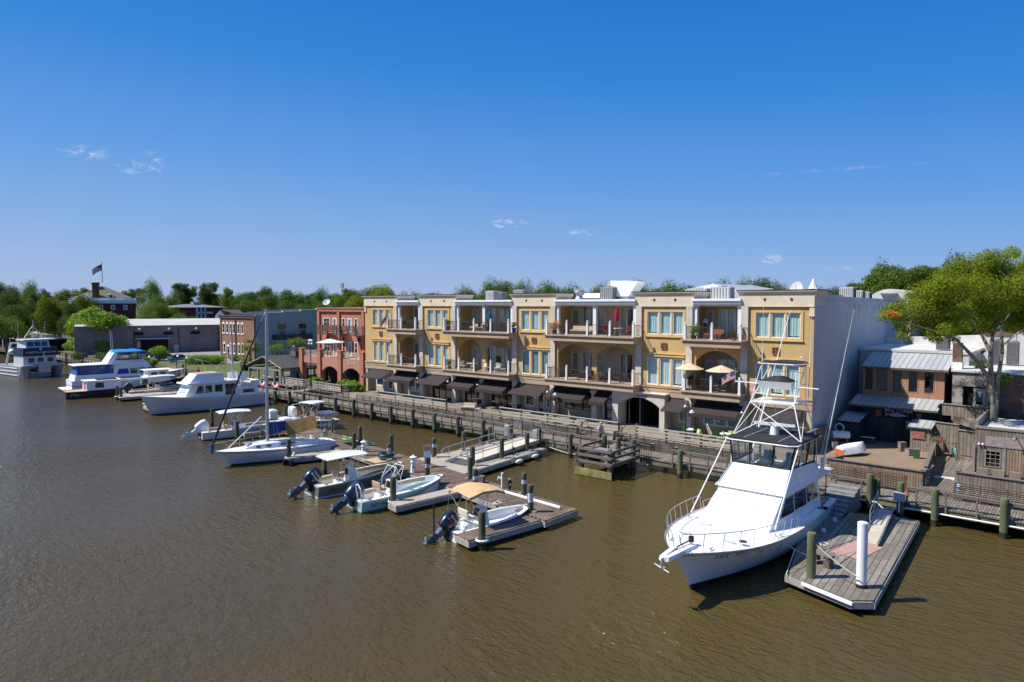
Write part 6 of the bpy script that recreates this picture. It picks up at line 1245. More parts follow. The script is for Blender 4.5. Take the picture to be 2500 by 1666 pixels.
def leanpost(t,x,z0,m=None,h=.78,w=.45):
    q = M(); q.cbox((x,0,z0+h),(.42,w*2,.14)); q.cbox((x-.22,0,z0+h+.26),(.09,w*2,.32),ry=-.15); s_ = q.build('helm_seat',m or m_tan,t)
    q = M()
    for y in (-w*.8,w*.8): q.path([(x-.2,y,z0),(x-.24,y,z0+h+.3)],.02); q.path([(x+.15,y,z0),(x+.12,y,z0+h-.05)],.02)
    q.cbox((x,0,z0+.3),(.4,w*1.5,.32)); q.build('seat_frame',m_gel,s_)
def ttop(t,x0,x1,w,z0,z1,xb0,xb1,wb,m=None,th=.06,curve=.08,lip=0.):
    q = M(); n = 8; rr = []
    for k in range(n+1):
        f = k/n; x = x0+(x1-x0)*f; ww = w*(1-.25*max(0,(f-.7)/.3)**2)*(1-.12*max(0,(.2-f)/.2)**2); z = z1+curve*math.sin(math.pi*f)-lip*max(0,.3-f); rr.append([(x,-ww,z-.03),(x,-ww*.5,z+.03),(x,ww*.5,z+.03),(x,ww,z-.03),(x,ww,z-.03-th),(x,-ww,z-.03-th)])
    if m == 'frame': h_ = t
    else: q.loft(rr,cap=True); h_ = q.build('hardtop',m or m_gel,t,smooth=30)
    q = M(); xm0,xm1 = x0+(x1-x0)*.35,x0+(x1-x0)*.75
    for sd in (1,-1):
        q.path([(xb0,sd*wb,z0),(xb0-.05,sd*wb,z0+(z1-z0)*.6),(xm0,sd*w*.75,z1-.05)],.024); q.path([(xb1,sd*wb*.85,z0),(xb1-.1,sd*wb*.8,z0+(z1-z0)*.6),(xm1,sd*w*.7,z1-.05)],.024)
        q.tube((xb0-.05,sd*wb,z0+(z1-z0)*.6),(xm1,sd*w*.7,z1-.06),.018); q.tube((xb1-.1,sd*wb*.8,z0+(z1-z0)*.6),(xm0,sd*w*.75,z1-.06),.018)
    q.tube((xm0,-w*.75,z1-.06),(xm0,w*.75,z1-.06),.02); q.tube((xm1,-w*.7,z1-.06),(xm1,w*.7,z1-.06),.02); q.build('top_frame',m_white,h_)
    return h_
def boat(name,label,cat,stern,bow):
    s,b = Vector(stern),Vector(bow); return thing(name,label,cat,(s.x,s.y,0),math.atan2(b.y-s.y,b.x-s.x)),(b-s).length
m_outb = mat('blue_black_cowling',(.012,.017,.035),.18,.1,3,coat=.5); m_outg = mat('blue_grey_midsection',(.10,.12,.17),.35,.1,3)
m_foul = mat('black_antifouling',(.012,.014,.018),.5,.2,3); m_turq = mat('pale_turquoise_hull',(.33,.55,.54),.2,.03,1,coat=.4); m_dgrey = mat('dark_grey_hull',(.16,.155,.145),.22,.06,1,coat=.4)
m_lgrey = mat('pale_grey_hull',(.62,.63,.63),.25,.03,1,coat=.3); m_deckw = mat('nonskid_white',(.74,.73,.70),.7,.04,6); m_red = mat('red_plastic',(.5,.04,.03),.5,.1)
def open_boat(label,stern,bow,B,zs,zb,hullm,seatm,conx,top,cowl=m_outb,legm=m_outg,tilt=1.05,esc=1.0,name='motor_boat',interior=m_deckw,bolster=m_tan,hulltext=None,topm=None,floor=.25,trans=.0,gunm=None,stripe=None,otxt=None,z_ttop=2.35,foul=None,dup_motor=False):
    t,L = boat(name,label,'motorboat',stern,bow); H = Hull(L,B,zs,zb,tr=.9,pw=2.4,wlr=.88,ch=.8,flare=.9)
    H.shell(M()).build('hull',hullm,t,smooth=40) if True else None
    q = M(); fl = M(); H.cockpit(q,floor,.0,.93,.2,fl); q.build('gunwale',gunm or m_gel,t,smooth=30); fl.build('cockpit_sole',interior,t)
    q = M(); H.deck(q,.02,.9,1,.03); q.build('foredeck',gunm or m_gel,t,smooth=40)
    if bolster is not None:
        q = M()
        for a,b in ((.12,.4),(.55,.82)):
            q = {1: M(),-1: M()}
            for i in range(6):
                ta,tb = a+(b-a)*i/6,a+(b-a)*(i+1)/6; pa,pb = H.P(ta,H.sheer(ta)),H.P(tb,H.sheer(tb))
                for sd in (1,-1): ya,yb_ = sd*(pa.y-.225),sd*(pb.y-.225); q[sd].quad((pa.x,ya,pa.z-.02),(pb.x,yb_,pb.z-.02),(pb.x,yb_-sd*.03,pb.z-.2),(pa.x,ya-sd*.03,pa.z-.2))
            for sd in (1,-1): q[sd].build('coaming_bolster',bolster,t,recalc=False)
    q = M(); q.cbox((.28,0,zs-.12),(.5,B*.72,.3)); q.build('splash_well',gunm or m_gel,t)
    if foul: q = M(); H.shell(q,-.29,.1,2,.016); q.build('bottom_paint',foul,t,smooth=40)
    q = M(); H.shell(q,lambda t_: H.sheer(t_)-.07,lambda t_: H.sheer(t_)-.01,1,.02); q.build('rub_rail',stripe or m_gel,t)
    console(t,conx,floor); leanpost(t,conx-.55,floor,seatm)
    if top: ttop(t,*top,z0=floor+.1,z1=z_ttop,xb0=conx-.05,xb1=conx+.8,wb=.5,m=topm)
    outboard(t,-.12,zs-.02,esc,cowl,legm,tilt,stripe=stripe if stripe and cowl is m_outb else None,txt=otxt)
    if dup_motor: pass
    for ta in (.08,.5,.97):
        p = H.P(ta,H.sheer(ta))
        for sd in (1,-1): q = M(); q.cbox((p.x,sd*max(0,p.y-.1),p.z+.05),(.2,.04,.04)); q.build('cleat',m_metal,t)
    if hulltext:
        tx,s_,mm_ = hulltext; tt = .17; p = H.P(tt,zs*.5); p2 = H.P(tt+.15,zs*.5)
        for sd in (1,-1): text('hull_lettering',tx,s_,mm_,t,(H.L*.19,sd*(H.P(.2,zs*.55).y+.03),zs*.55),(math.pi/2+.25,0,math.pi if sd > 0 else 0),.003,shear=.25)
    return t,H,L
# 1 skiff with tan bimini
t,H,L = open_boat('white open skiff under a folded tan canvas sunshade, nearest the camera',(-9.35,-28.75),(-8.2,-23.2),2.05,.5,.85,m_gel,m_cream,1.75,None,foul=None,interior=m_gel,bolster=None,floor=.2,esc=1.12,tilt=.95,stripe=mat('red_grey_stripe',(.35,.05,.06),.4,.1),otxt='YAMAHA')
q = M(); rr = []
for k in range(9):
    f = k/8; x = .7+2.3*f; z = 2.25+.22*math.sin(math.pi*f); rr.append([(x,y*(1-.1*abs(f-.5)),z+.1*math.cos(y*1.5)+.02*math.sin(k*2+y*4)) for y in (-1.05,-.8,-.4,0,.4,.8,1.05)])
    rr[-1] = [(rr[-1][0][0],rr[-1][0][1],rr[-1][0][2]-.14)]+rr[-1]+[(rr[-1][-1][0],rr[-1][-1][1],rr[-1][-1][2]-.14)]
q.loft(rr,closed=False); q.build('canvas_sunshade',mat('tan_canvas',(.56,.37,.19),.85,.1,3,bump=.4,bscale=4),t,smooth=60,recalc=False)
q = M()
for sd in (1,-1): q.path([(1.7,sd*.95,.6),(.75,sd*1.0,2.15)],.02); q.path([(1.75,sd*.95,.6),(1.9,sd*1.0,2.3)],.02); q.tube((1.25,sd*.97,1.35),(1.9,sd*1.0,2.3),.015); q.tube((2.95,sd*1.0,2.15),(3.7,sd*.8,.7),.008); q.tube((.75,sd*1.0,2.15),(.4,sd*.8,.55),.008)
q.build('sunshade_frame',m_metal,t); q = M(); q.cyl(-.35,.8,.2,1.75,.045,n=8); q.build('shallow_water_anchor',m_black,t)
# 2 turquoise boat
t,H,L = open_boat('centre console boat with pale turquoise hull and navy outboard',(-17.2,-28.95),(-16.3,-22.35),2.4,.72,1.1,m_turq,m_tan,2.35,(2.2,3.6,.7),cowl=mat('navy_cowling',(.02,.04,.10),.2,.1,3,coat=.4),legm=MATS['navy_cowling'],esc=1.15,tilt=1.0,hulltext=('KEY WEST',.3,mat('teal_lettering',(.02,.12,.14),.5)),foul=mat('olive_waterline',(.12,.13,.04),.8,.2,4),z_ttop=2.3,topm='frame')
q = M(); q.path([(.05,-.95,.75),(-.0,-.9,1.45),(.0,-.6,1.7),(.0,-.35,1.6)],.04); q.path([(.05,-.45,.75),(0,-.35,1.6)],.035); q.path([(0,-.9,1.45),(.3,-.9,.8)],.03); q.build('ski_tow_arch',m_white,t,smooth=50)
# 3 dark grey boat with white top
t,H,L = open_boat('centre console boat with dark grey hull and long white hardtop',(-21.85,-28.8),(-20.9,-21.9),2.45,.78,1.15,m_dgrey,m_tan,2.45,(.75,3.7,1.0),esc=1.2,tilt=.98,stripe=m_lgrey,hulltext=('NAUTIC STAR',.22,m_black),foul=m_lgrey,gunm=m_cream,otxt='YAMAHA')
q = M(); q.cbox((5.0,0,1.55),(1.9,1.5,.06)); q.build('bow_shade',m_tan,t)
q = M()
for sd in (1,-1): q.tube((4.2,sd*.7,.95),(4.2,sd*.7,1.52),.02); q.tube((5.8,sd*.5,1.1),(5.8,sd*.6,1.52),.02)
q.build('bow_shade_frame',m_metal,t)
tt = thing('inflatable_tube','black and green towing tube lying on the bow shade of the dark grey boat','inflatable tube',t.matrix_basis @ Vector((5.45,-.1,1.7))); tt.location = Matrix.Translation(t.location) @ Matrix.Rotation(t.rotation_euler.z,4,'Z') @ Vector((5.45,-.1,1.69))
def torus(q,R,r,z=0,n=20,k=8,sq=1.,a0=0,a1=2*math.pi): q.loft([[((R+r*math.cos(b))*math.cos(a),(R+r*math.cos(b))*math.sin(a),z+r*sq*math.sin(b)) for b in [a0+(a1-a0)*j/k for j in range(k+1)]] for a in [2*math.pi*i/n for i in range(n+1)]],closed=False)
q = M(); torus(q,.42,.17,.14,a0=0,a1=math.pi); q.build('black_top',m_black,tt,smooth=60); q = M(); torus(q,.42,.17,.14,a0=math.pi,a1=2*math.pi); q.build('green_underside',mat('sea_green_vinyl',(.02,.28,.20),.5,.05),tt,smooth=60)
# 4 tan interior CC left
t,H,L = open_boat('centre console boat with white outboard and pale grey hull beyond the sailboat',(-45.5,-25.0),(-43.6,-17.6),2.4,.75,1.1,m_lgrey,m_tan,2.7,(1.5,4.3,1.0),cowl=m_gel,legm=m_lgrey,esc=1.2,tilt=1.05,bolster=mat('brown_bolster',(.30,.15,.08),.6,.1),foul=m_foul)
# 5 white CC behind dock
t,H,L = open_boat('white centre console boat with upright white outboard behind the main dock',(-46.3,-14.9),(-40.0,-13.9),2.3,.7,1.0,mat('grey_green_hull',(.27,.28,.27),.3,.05),MATS['brown_bolster'],2.0,(1.6,3.6,1.0),cowl=m_gel,legm=m_lgrey,esc=1.25,tilt=.1,bolster=MATS['brown_bolster'],z_ttop=2.45)
q = M(); q.path([(.3,-.9,.75),(.2,-.85,1.7),(.2,-.4,2.05),(.2,.4,2.05),(.2,.85,1.7),(.3,.9,.75)],.04); q.build('ski_tow_arch',m_white,t,smooth=50)
# 6 tan runabout
t,H,L = open_boat('beige runabout with pale hardtop and grey outboard beside the black hulled narrow boat',(-81.0,-18.2),(-79.6,-9.6),2.5,.85,1.2,mat('taupe_hull',(.30,.24,.20),.3,.05),m_tan,3.2,(2.6,5.6,1.1),cowl=m_black,legm=m_lgrey,esc=1.2,tilt=.8,gunm=m_cream,z_ttop=2.6)
q = M(); house(q,4.2,6.2,.9,4.4,5.5,.7,1.0,1.55,.6,.5); q.build('windshield',m_clear,t)
# ---- sailboat ----
t,L = boat('sailboat','white sailboat with navy furled jib and ochre boom tent','sailboat',(-32.55,-20.0),(-33.95,-29.6)); H = Hull(L,3.0,.95,1.22,tr=.62,pw=1.9,wlr=.84,ch=.75,flare=.7,shp=1.5,tm=.42)
H.shell(M()).build('hull',m_gel,t,smooth=45); q = M(); H.shell(q,-.29,.09,2,.016); q.build('boot_stripe',m_foul,t,smooth=45)
q = M(); H.shell(q,lambda a: H.sheer(a)-.17,lambda a: H.sheer(a)-.13,1,.008); q.build('sheer_stripe',mat('navy_stripe',(.03,.045,.11),.4),t)
q = M(); H.deck(q,.0,0,1,.07); q.build('deck',m_deckw,t,smooth=40)
q = M(); rr = []
for x,w_,h in ((1.0,.95,.12),(2.9,.95,.32),(3.3,.92,.46),(5.2,.85,.46),(6.6,.62,.36),(7.3,.4,.06)): z = H.sheer(x/L)+.02; rr.append([(x,-w_,z),(x,-w_*.9,z+h*.8),(x,-w_*.6,z+h),(x,w_*.6,z+h),(x,w_*.9,z+h*.8),(x,w_,z)])
q.loft(rr,cap=True); cb = q.build('coachroof',m_gel,t,smooth=35)
for x0,x1 in ((3.5,4.7),(5.4,5.75),(6.2,6.5)):
    for sd in (1,-1): q = M(); yy = .93 if x0 < 5 else .86 if x0 < 6 else .74; q.cbox(((x0+x1)/2,sd*yy,H.sheer(.5)+.24),(x1-x0,.06,.13),rz=-sd*.06 if x0 > 4 else 0); q.build('portlight',m_dglass,cb)
q = M(); q.box(1.2,2.7,-.5,.5,H.sheer(.2)+.1,H.sheer(.2)+.14); q.build('cockpit_well',m_tan,t)
q = M(); q.cbox((6.9,0,1.55),(.5,.5,.05)); q.cbox((3.3,0,1.6),(.6,.5,.05)); q.build('hatches',m_wgrey,t)
mh = 11.9; mx = 5.35; q = M(); q.tube((mx,0,1.45),(mx-.12,0,mh),.13,.11,10); mst = q.build('mast',m_alu,t,smooth=50)
q = M(); q.tube((mx-.05,-.9,6.6),(mx-.05,.9,6.6),.03); q.build('spreaders',m_alu,mst)
q = M()
for sd in (1,-1): q.path([(mx-.1,sd*1.2,1.15),(mx-.05,sd*.9,6.6),(mx-.1,0,11.7)],.008,4); q.tube((mx-.6,sd*1.2,1.15),(mx-.05,0,6.5),.008,n=4)
q.tube((.1,.4,1.1),(mx-.12,0,mh),.008,n=4); q.build('rigging',m_galv,mst)
q = M(); q.tube((L-.18,0,1.7),(mx+.35,0,10.9),.095,.05,8); jb = q.build('furled_jib',mat('navy_canvas',(.012,.018,.06),.8,.15,6),t,smooth=50)
q = M(); q.tube((L-.12,0,1.15),(L-.2,0,1.75),.14,n=8); q.build('furler_drum_cover',mat('blue_canvas',(.02,.09,.22),.8,.1),jb); q = M(); q.tube((mx+.35,0,10.9),(mx-.1,0,11.8),.02,n=5); q.build('forestay',m_galv,jb)
q = M(); q.tube((mx-.1,0,2.65),(1.6,0,3.1),.06,n=6); q.build('boom',m_alu,t)
q = M(); q.add([(mx-.12,y*.5,z) for y in (-.22,.22) for z in (1.95,2.95)]+[(3.9,y,z) for y in (-.16,.16) for z in (2.2,2.95)],[(0,1,3,2),(0,4,5,1),(2,3,7,6),(1,5,7,3),(4,6,7,5),(0,2,6,4)]); q.build('sail_cover',mat('blue_sail_cover',(.015,.05,.17),.8,.15,5,bump=.5,bscale=5),t)
q = M(); rr = []
for k in range(9): f = k/8; x = 4.0-2.6*f; z = 2.75+.42*f; d = 1.05+.03*math.sin(k*1.3)-.15*f; rr.append([(x+.1*f,-.72-.04*math.sin(k*2.1),z-d),(x,-.42,z-d*.5),(x,-.08,z),(x,.08,z),(x,.42,z-d*.5),(x+.1*f,.72+.04*math.sin(k*2.1),z-d)])
q.loft(rr,closed=False); q.build('boom_tent',mat('ochre_canvas',(.33,.19,.06),.9,.15,2,bump=.5,bscale=4),t,smooth=50,recalc=False)
q = M(); H.rail(q,.04,.86,.62,7,.1,.010,mid=True)
p_ = H.P(.86,H.sheer(.86)); bw1 = Vector((L+.05,0,1.85))
for sd in (1,-1): q.tube((p_.x,sd*(p_.y-.1),p_.z+.62),bw1,.016); q.tube((L-.35,sd*.15,1.22),bw1,.016)
q.build('lifelines',m_metal,t)
q = M(); 
for y in (-.75,.75):
    for x in (.05,.5): q.tube((x,y,1.0),(x,y,3.15),.03)
q.box(-.35,.75,-.95,.95,3.15,3.2); q.build('stern_arch',m_metal,t); q = M(); q.cbox((.2,0,3.25),(1.15,1.8,.04)); q.build('solar_panel',mat('blue_solar_glass',(.03,.10,.25),.15,.1),t)
for x,y in ((1.2,-1.05),(2.4,-1.0),(1.7,1.0)): q = M(); q.cyl(x,y,1.0,1.32,.13,n=8); q.build('water_jug',m_white,t); q = M(); q.cyl(x,y,1.325,1.42,.08,n=8); q.build('blue_jug_lid',mat('bright_blue_plastic',(.02,.08,.4),.4),t)
q = M(); q.tube((L-1.4,-.2,1.3),(mx+.25,-.5,3.4),.045); q.build('spinnaker_pole',m_white,t)
# ---- trawler ----
t,L = boat('trawler_yacht','white trawler yacht with flying bridge moored behind the sailboat mast','yacht',(-63.1,-9.4),(-63.2,-23.3)); H = Hull(L,4.3,1.35,2.15,tr=.85,pw=2.4,wlr=.93,ch=.85,flare=.7)
H.shell(M()).build('hull',mat('off_white_hull',(.62,.63,.64),.3,.04,.8),t,smooth=45); q = M(); H.shell(q,-.29,.1,2,.016); q.build('boot_stripe',m_foul,t,smooth=45)
q = M()
for dz in (.75,.45): H.shell(q,lambda a: H.sheer(a)-dz,lambda a: H.sheer(a)-dz+.04,1,.02,t1=.8)
q.build('rub_strakes',m_wgrey,t); q = M(); H.deck(q,.0,0,1,.05); q.build('deck',m_deckw,t,smooth=40); q = M(); H.shell(q,lambda a: H.sheer(a),lambda a: H.sheer(a)+.06,1,.03); q.build('toe_rail',m_gel,t)
q = M(); house(q,3.6,9.8,1.55,3.6,8.9,1.45,1.5,3.15,1.25,1.2); ch_ = q.build('deckhouse',m_gel,t)
wf = lambda x,z: (1.55-.1*(z-1.5)/1.65)-(max(0,x-3.6)/6.2)*.3
for x0,x1,x1t in ((3.9,5.1,5.1),(5.4,6.3,6.3),(6.6,7.4,7.4),(7.6,8.6,8.15)): sidepane(t,m_dglass,x0,x1,x0,x1t,2.05 if x0 > 4 else 1.6,2.9,wf,par=ch_)
for y in (-.72,.05): q = M(); q.quad((9.54,y,2.1),(9.54,y+.68,2.1),(9.05,y+.66,3.0),(9.05,y+.02,3.0)); q.X = None; o_ = M(); o_.v = [v+Vector((.03,0,.03)) for v in q.v]; o_.f = q.f; o_.build('windscreen',m_glass,ch_,recalc=False)
q = M(); house(q,2.2,9.5,1.75,2.2,9.4,1.72,3.153,3.3,1.5,1.45); q.build('flybridge_deck',m_gel,t)
q = M(); house(q,5.2,9.1,1.5,5.4,8.2,1.35,3.303,4.25,1.2,1.0); q.build('flybridge_coaming',m_gel,t); q = M(); house(q,5.5,8.0,1.2,5.5,8.0,1.2,4.26,4.29,.95,.95); q.build('flybridge_sole',m_tan,t)
q = M(); house(q,.9,3.55,1.6,1.1,3.55,1.5,1.4,2.3); ac_ = q.build('aft_cabin',m_gel,t); sidepane(t,m_dglass,1.5,3.0,1.6,3.0,1.65,2.1,lambda x,z: 1.56,par=ac_)
q = M(); q.box(.9,2.6,-1.4,1.4,2.3,2.36); q.box(.7,1.9,-1.3,1.3,2.4,3.05); q.box(2.3,3.5,1.05,1.15,3.3,4.0); q.box(2.3,3.5,-1.15,-1.05,3.3,4.0); q.build('dinghy_canvas',m_white,t)
q = M(); H.rail(q,.42,.97,.6,10,.12,.014,mid=True,close=True); q.build('deck_rail',m_metal,t); q = M(); q.path([(6.0,-1.4,4.25),(6.6,-1.3,5.6),(7.6,-1.1,5.9),(7.8,1.1,5.9),(6.8,1.3,5.6),(6.0,1.4,4.25)],.025); q.path([(8.2,-1.2,4.25),(7.2,-1.25,5.7)],.02); q.build('bimini_frame',m_metal,t); q = M(); q.path([(5.0,-1.3,4.3),(4.2,-1.2,5.3),(4.2,1.2,5.3),(5.0,1.3,4.3)],.02); q.build('aft_arch',m_metal,t)
q = M(); q.tube((3.4,0,3.3),(3.5,0,9.2),.13,.09,8); q.build('mast',m_wgrey,t)
# ---- black narrow boat ----
t,L = boat('narrow_boat','long white cabin cruiser with black hull and pilothouse','boat',(-85.6,-24.2),(-83.9,-9.6)); H = Hull(L,3.3,.95,1.9,tr=.7,pw=2.6,wlr=.95,ch=.9,flare=.8,shp=2.6)
H.shell(M()).build('hull',mat('black_hull',(.016,.015,.028),.3,.1),t,smooth=45); q = M(); H.shell(q,-.29,.14,2,.016); q.build('red_bottom',mat('maroon_antifouling',(.10,.015,.02),.6,.1),t); q = M(); H.deck(q,0,0,1,.03); q.build('deck',m_tan,t)
q = M(); q.box(2.3,10.0,-1.25,1.25,.9,2.15); cn = q.build('cabin',m_gel,t); q = M(); q.box(2.1,10.2,-1.35,1.35,2.153,2.22); q.build('cabin_roof',m_white,t)
for x0,x1,mm_ in ((3.3,4.3,m_dglass),(6.3,7.3,m_wgrey),(7.5,8.6,mat('pale_blue_panel',(.25,.38,.45),.6,.2,2)),(8.9,9.6,m_dglass)): sidepane(t,mm_,x0,x1,x0,x1,1.25,1.95,lambda x,z: 1.25,par=cn)
q = M(); q.quad((2.29,-.7,1.0),(2.29,.5,1.0),(2.29,.5,2.0),(2.29,-.7,2.0)); q.build('red_door',mat('faded_red_door',(.35,.10,.12),.7,.2),cn,recalc=False)
q = M(); house(q,9.7,12.6,1.15,9.7,12.4,1.1,1.5,3.1,.9,.85); ph = q.build('pilothouse',m_gel,t); sidepane(t,m_dglass,10.1,10.9,10.1,10.9,2.3,2.85,lambda x,z: 1.13-.08*(x-9.7),par=ph); sidepane(t,m_dglass,11.2,12.0,11.2,12.0,2.3,2.85,lambda x,z: 1.13-.08*(x-9.7),par=ph)
q = M(); q.box(9.3,12.9,-1.3,1.3,3.103,3.18); q.build('pilothouse_roof',m_white,t); q = M(); q.box(3.6,6.0,-.9,.9,2.26,2.3); q.box(6.4,9.0,-.9,.9,2.26,2.3); q.build('solar_panels',m_black,t); q = M(); H.rail(q,.88,.99,.7,3,.1,.02); q.build('bow_rail',m_metal,t)
text('hull_lettering','Indigo',.5,MATS['pale_blue_panel'],t,(.95,-1.45,.55),(math.pi/2,0,0),.004,shear=.3)
# ---- blue and white motor yacht ----
t,L = boat('motor_yacht','blue and white motor yacht with bright blue canvas and flying bridge','yacht',(-93.6,-21.3),(-92.0,-6.0)); H = Hull(L,4.4,1.6,2.3,tr=.92,pw=2.6,wlr=.93,ch=.85,flare=.8)
m_bcan = mat('royal_blue_canvas',(.015,.075,.34),.7,.1,3); m_bbri = mat('bright_blue_canvas',(.01,.22,.62),.7,.1,3)
H.shell(M()).build('hull',m_gel,t,smooth=45); q = M(); H.deck(q,0,0,1,.04); q.build('deck',m_deckw,t); q = M(); q.box(-1.0,.2,-1.9,1.9,.4,.5); q.build('swim_platform',m_white,t); q = M(); H.shell(q,.8,.88,1,.01); q.build('blue_stripe',m_bcan,t)
q = M(); house(q,.3,5.2,1.9,.5,5.2,1.85,1.6,2.35); q.build('aft_cabin',m_gel,t)
q = M(); house(q,.6,5.2,1.82,.8,5.2,1.78,2.36,3.65); en = q.build('blue_enclosure',m_bcan,t)
for x0,x1,x0t,x1t in ((.95,1.9,1.0,1.9),(2.0,3.1,2.0,3.1),(3.2,3.9,3.2,4.3),(4.6,5.1,4.9,5.15)): sidepane(t,m_clear,x0,x1,x0t,x1t,2.6,3.5,lambda x,z: 1.8,par=en)
q = M(); q.quad((.64,-1.5,2.6),(.64,1.5,2.6),(.78,1.5,3.5),(.78,-1.5,3.5)); q.build('rear_window',m_wgrey,en,recalc=False); q = M(); q.box(.3,6.3,-2.0,2.0,3.653,3.75); q.build('cabin_roof',m_white,t)
q = M(); house(q,5.2,11.5,1.85,5.2,10.0,1.7,1.8,3.3,1.5,1.4); sl_ = q.build('saloon',m_gel,t); wf = lambda x,z: 1.86-.13*(z-1.8)/1.5-.35*(x-5.2)/6.3+.03
for x0,x1,mm_ in ((5.6,7.2,m_bcan),(7.4,8.4,m_dglass),(8.6,9.6,m_dglass),(9.8,10.6,m_bcan)): sidepane(t,mm_,x0,x1,x0+.3 if x0 < 6 else x0,x1-.1,2.2,2.95,wf,par=sl_)
q = M(); house(q,5.0,10.3,1.8,5.6,9.3,1.6,3.303,4.2,1.2,1.0); q.build('flybridge_coaming',m_gel,t); q = M(); house(q,5.8,9.2,1.6,6.2,9.0,1.5,4.203,5.35,1.0,.95); cl = q.build('clear_curtains',m_clear,t)
q = M()
for a,b in (((6,-1.6),(6.3,-1.5)),((7.4,-1.35),(7.4,-1.3)),((9.2,-1.0),(9.0,-.95)),((6,1.6),(6.3,1.5)),((9.2,1.0),(9.0,.95))): q.tube((a[0],a[1],4.2),(b[0],b[1],5.35),.05,n=4)
q.box(5.8,9.2,-1.62,-1.3,4.2,4.4); q.build('blue_curtain_frame',m_bcan,cl)
q = M(); rr = [[(x,-w_,5.36),(x,-w_*.6,5.36+h),(x,w_*.6,5.36+h),(x,w_,5.36),(x,w_,5.25),(x,-w_,5.25)] for x,w_,h in ((5.5,1.6,.2),(6.5,1.6,.3),(7.6,1.45,.25),(8.6,1.3,.3),(9.3,1.05,.12))]; q.loft(rr,cap=True); q.build('bimini_top',m_bbri,t,smooth=40)
q = M(); q.loft([[(4.4,y,3.75),(5.3,y,3.75),(5.9,y*.9,5.3),(5.4,y*.9,5.3)] for y in (-1.7,1.7)],cap=True); q.build('radar_arch',m_gel,t); q = M(); q.cyl(5.5,0,5.3,5.55,.35,n=10); q.tube((5.5,.5,5.3),(5.4,.5,8.6),.03); q.tube((5.5,-.5,5.3),(5.4,-.5,8.4),.03); q.build('radar_and_antennas',m_white,t)
# ---- catamaran research boat ----
cw = CAM + ray(112,927)*0; FC = onz(71,927,0)
t,L = boat('catamaran','grey aluminium catamaran workboat with dark blue wheelhouse front','workboat',(FC.x-13,FC.y+1.4),(FC.x,FC.y+3.0)); t.scale = (.72,.92,.9); m_cgrey = mat('grey_aluminium_hull',(.34,.36,.37),.45,.06,.8,metal=.3); m_cblue = mat('dark_teal_blue_paint',(.008,.03,.075),.4,.05)
for sd in (1,-1):
    q = M(); rr = [[(x,sd*3.4,-.3),(x,sd*3.5,2.1),(x,sd*1.9,2.1),(x,sd*1.7,-.3)] for x in (0,12.5)]+[[(14.2,sd*3.0,-.3),(14.8,sd*3.4,2.25),(14.8,sd*2.0,2.25),(14.2,sd*2.1,-.3)],[(15.0,sd*2.6,-.3),(15.6,sd*2.9,2.35),(15.6,sd*2.5,2.35),(15.0,sd*2.5,-.3)]]; q.loft(rr,cap=True); q.build('pontoon_hull',m_cgrey,t)
    for z in (.45,1.1,1.75): q = M(); q.tube((.5,sd*3.52,z),(12.5,sd*3.54,z+.03),.06); q.build('hull_fender_strip',m_white,t)
q = M(); q.box(0,14.6,-3.5,3.5,1.75,2.15); q.box(9,15.2,-1.0,1.0,1.0,1.75); q.build('bridge_deck',m_cgrey,t); q = M(); q.box(14.5,15.3,-3.4,3.4,2.153,2.4); q.box(15.301,15.6,-1.0,1.0,.9,2.4); q.build('bow_bulwark',m_alu,t)
q = M(); q.box(8.0,13.2,-2.7,2.7,2.153,4.0); hs_ = q.build('deckhouse',m_lgrey,t)
q = M(); house(q,8.2,13.4,2.8,8.2,13.7,2.8,4.003,5.5); bl = q.build('blue_wheelhouse_front',m_cblue,t)
for y in (-1.9,-.35,1.2): q = M(); q.box(13.201,13.23,y,y+.95,2.8,3.6); q.build('window',m_dglass,hs_)
q = M(); house(q,8.6,12.4,2.3,8.6,12.0,2.1,5.503,6.9,2.0,1.8); wh_ = q.build('wheelhouse',m_lgrey,t)
for y in (-1.7,-.55,.6): q = M(); q.quad((12.38,y,5.75),(12.38,y+1.0,5.75),(12.14,y+1.0,6.6),(12.14,y,6.6)); q.build('windscreen',m_dglass,wh_,recalc=False)
q = M(); q.box(8.4,12.6,-2.4,2.4,6.903,7.1); q.build('wheelhouse_roof',m_white,t); text('hull_lettering','COASTAL CAROLINA',.52,m_white,bl,(13.72,0,4.65),(math.pi/2,0,math.pi/2),.01)
q = M(); q.tube((13.62,0,5.25),(13.72,0,5.25),.22,n=12); q.build('round_emblem',m_lgrey,bl)
q = M(); q.path([(10,-1.6,7.1),(10,0,9.6),(10,1.6,7.1)],.07); q.tube((10,0,7.1),(10,0,10.6),.06); q.cyl(10.6,0,7.5,7.8,.45,n=10); q.tube((9.2,-2.2,7.1),(9.2,-2.2,10.2),.04); q.tube((9.2,2.2,7.1),(9.2,2.2,10.2),.04); q.build('mast',m_alu,t)
q = M(); q.path([(5.4,-3.2,2.15),(6.4,-2.6,6.3),(6.4,2.6,6.3),(5.4,3.2,2.15)],.18); q.build('stern_gantry',m_lgrey,t); q = M(); q.ball((7.2,-2.6,4.7),.8,10,(1,.8,.7)); q.build('life_raft_canister',m_white,t,smooth=60); q = M(); q.tube((15.3,0,.9),(15.3,0,4.6),.09); q.build('bow_post',m_alu,t)
q = M(); q.ball((15.2,0,.35),.8,8,(.5,1.6,.8)); q.build('grey_fender_bag',mat('grey_plastic_sheet',(.22,.26,.30),.4,.3,3,bump=.5,bscale=4),t,smooth=60)
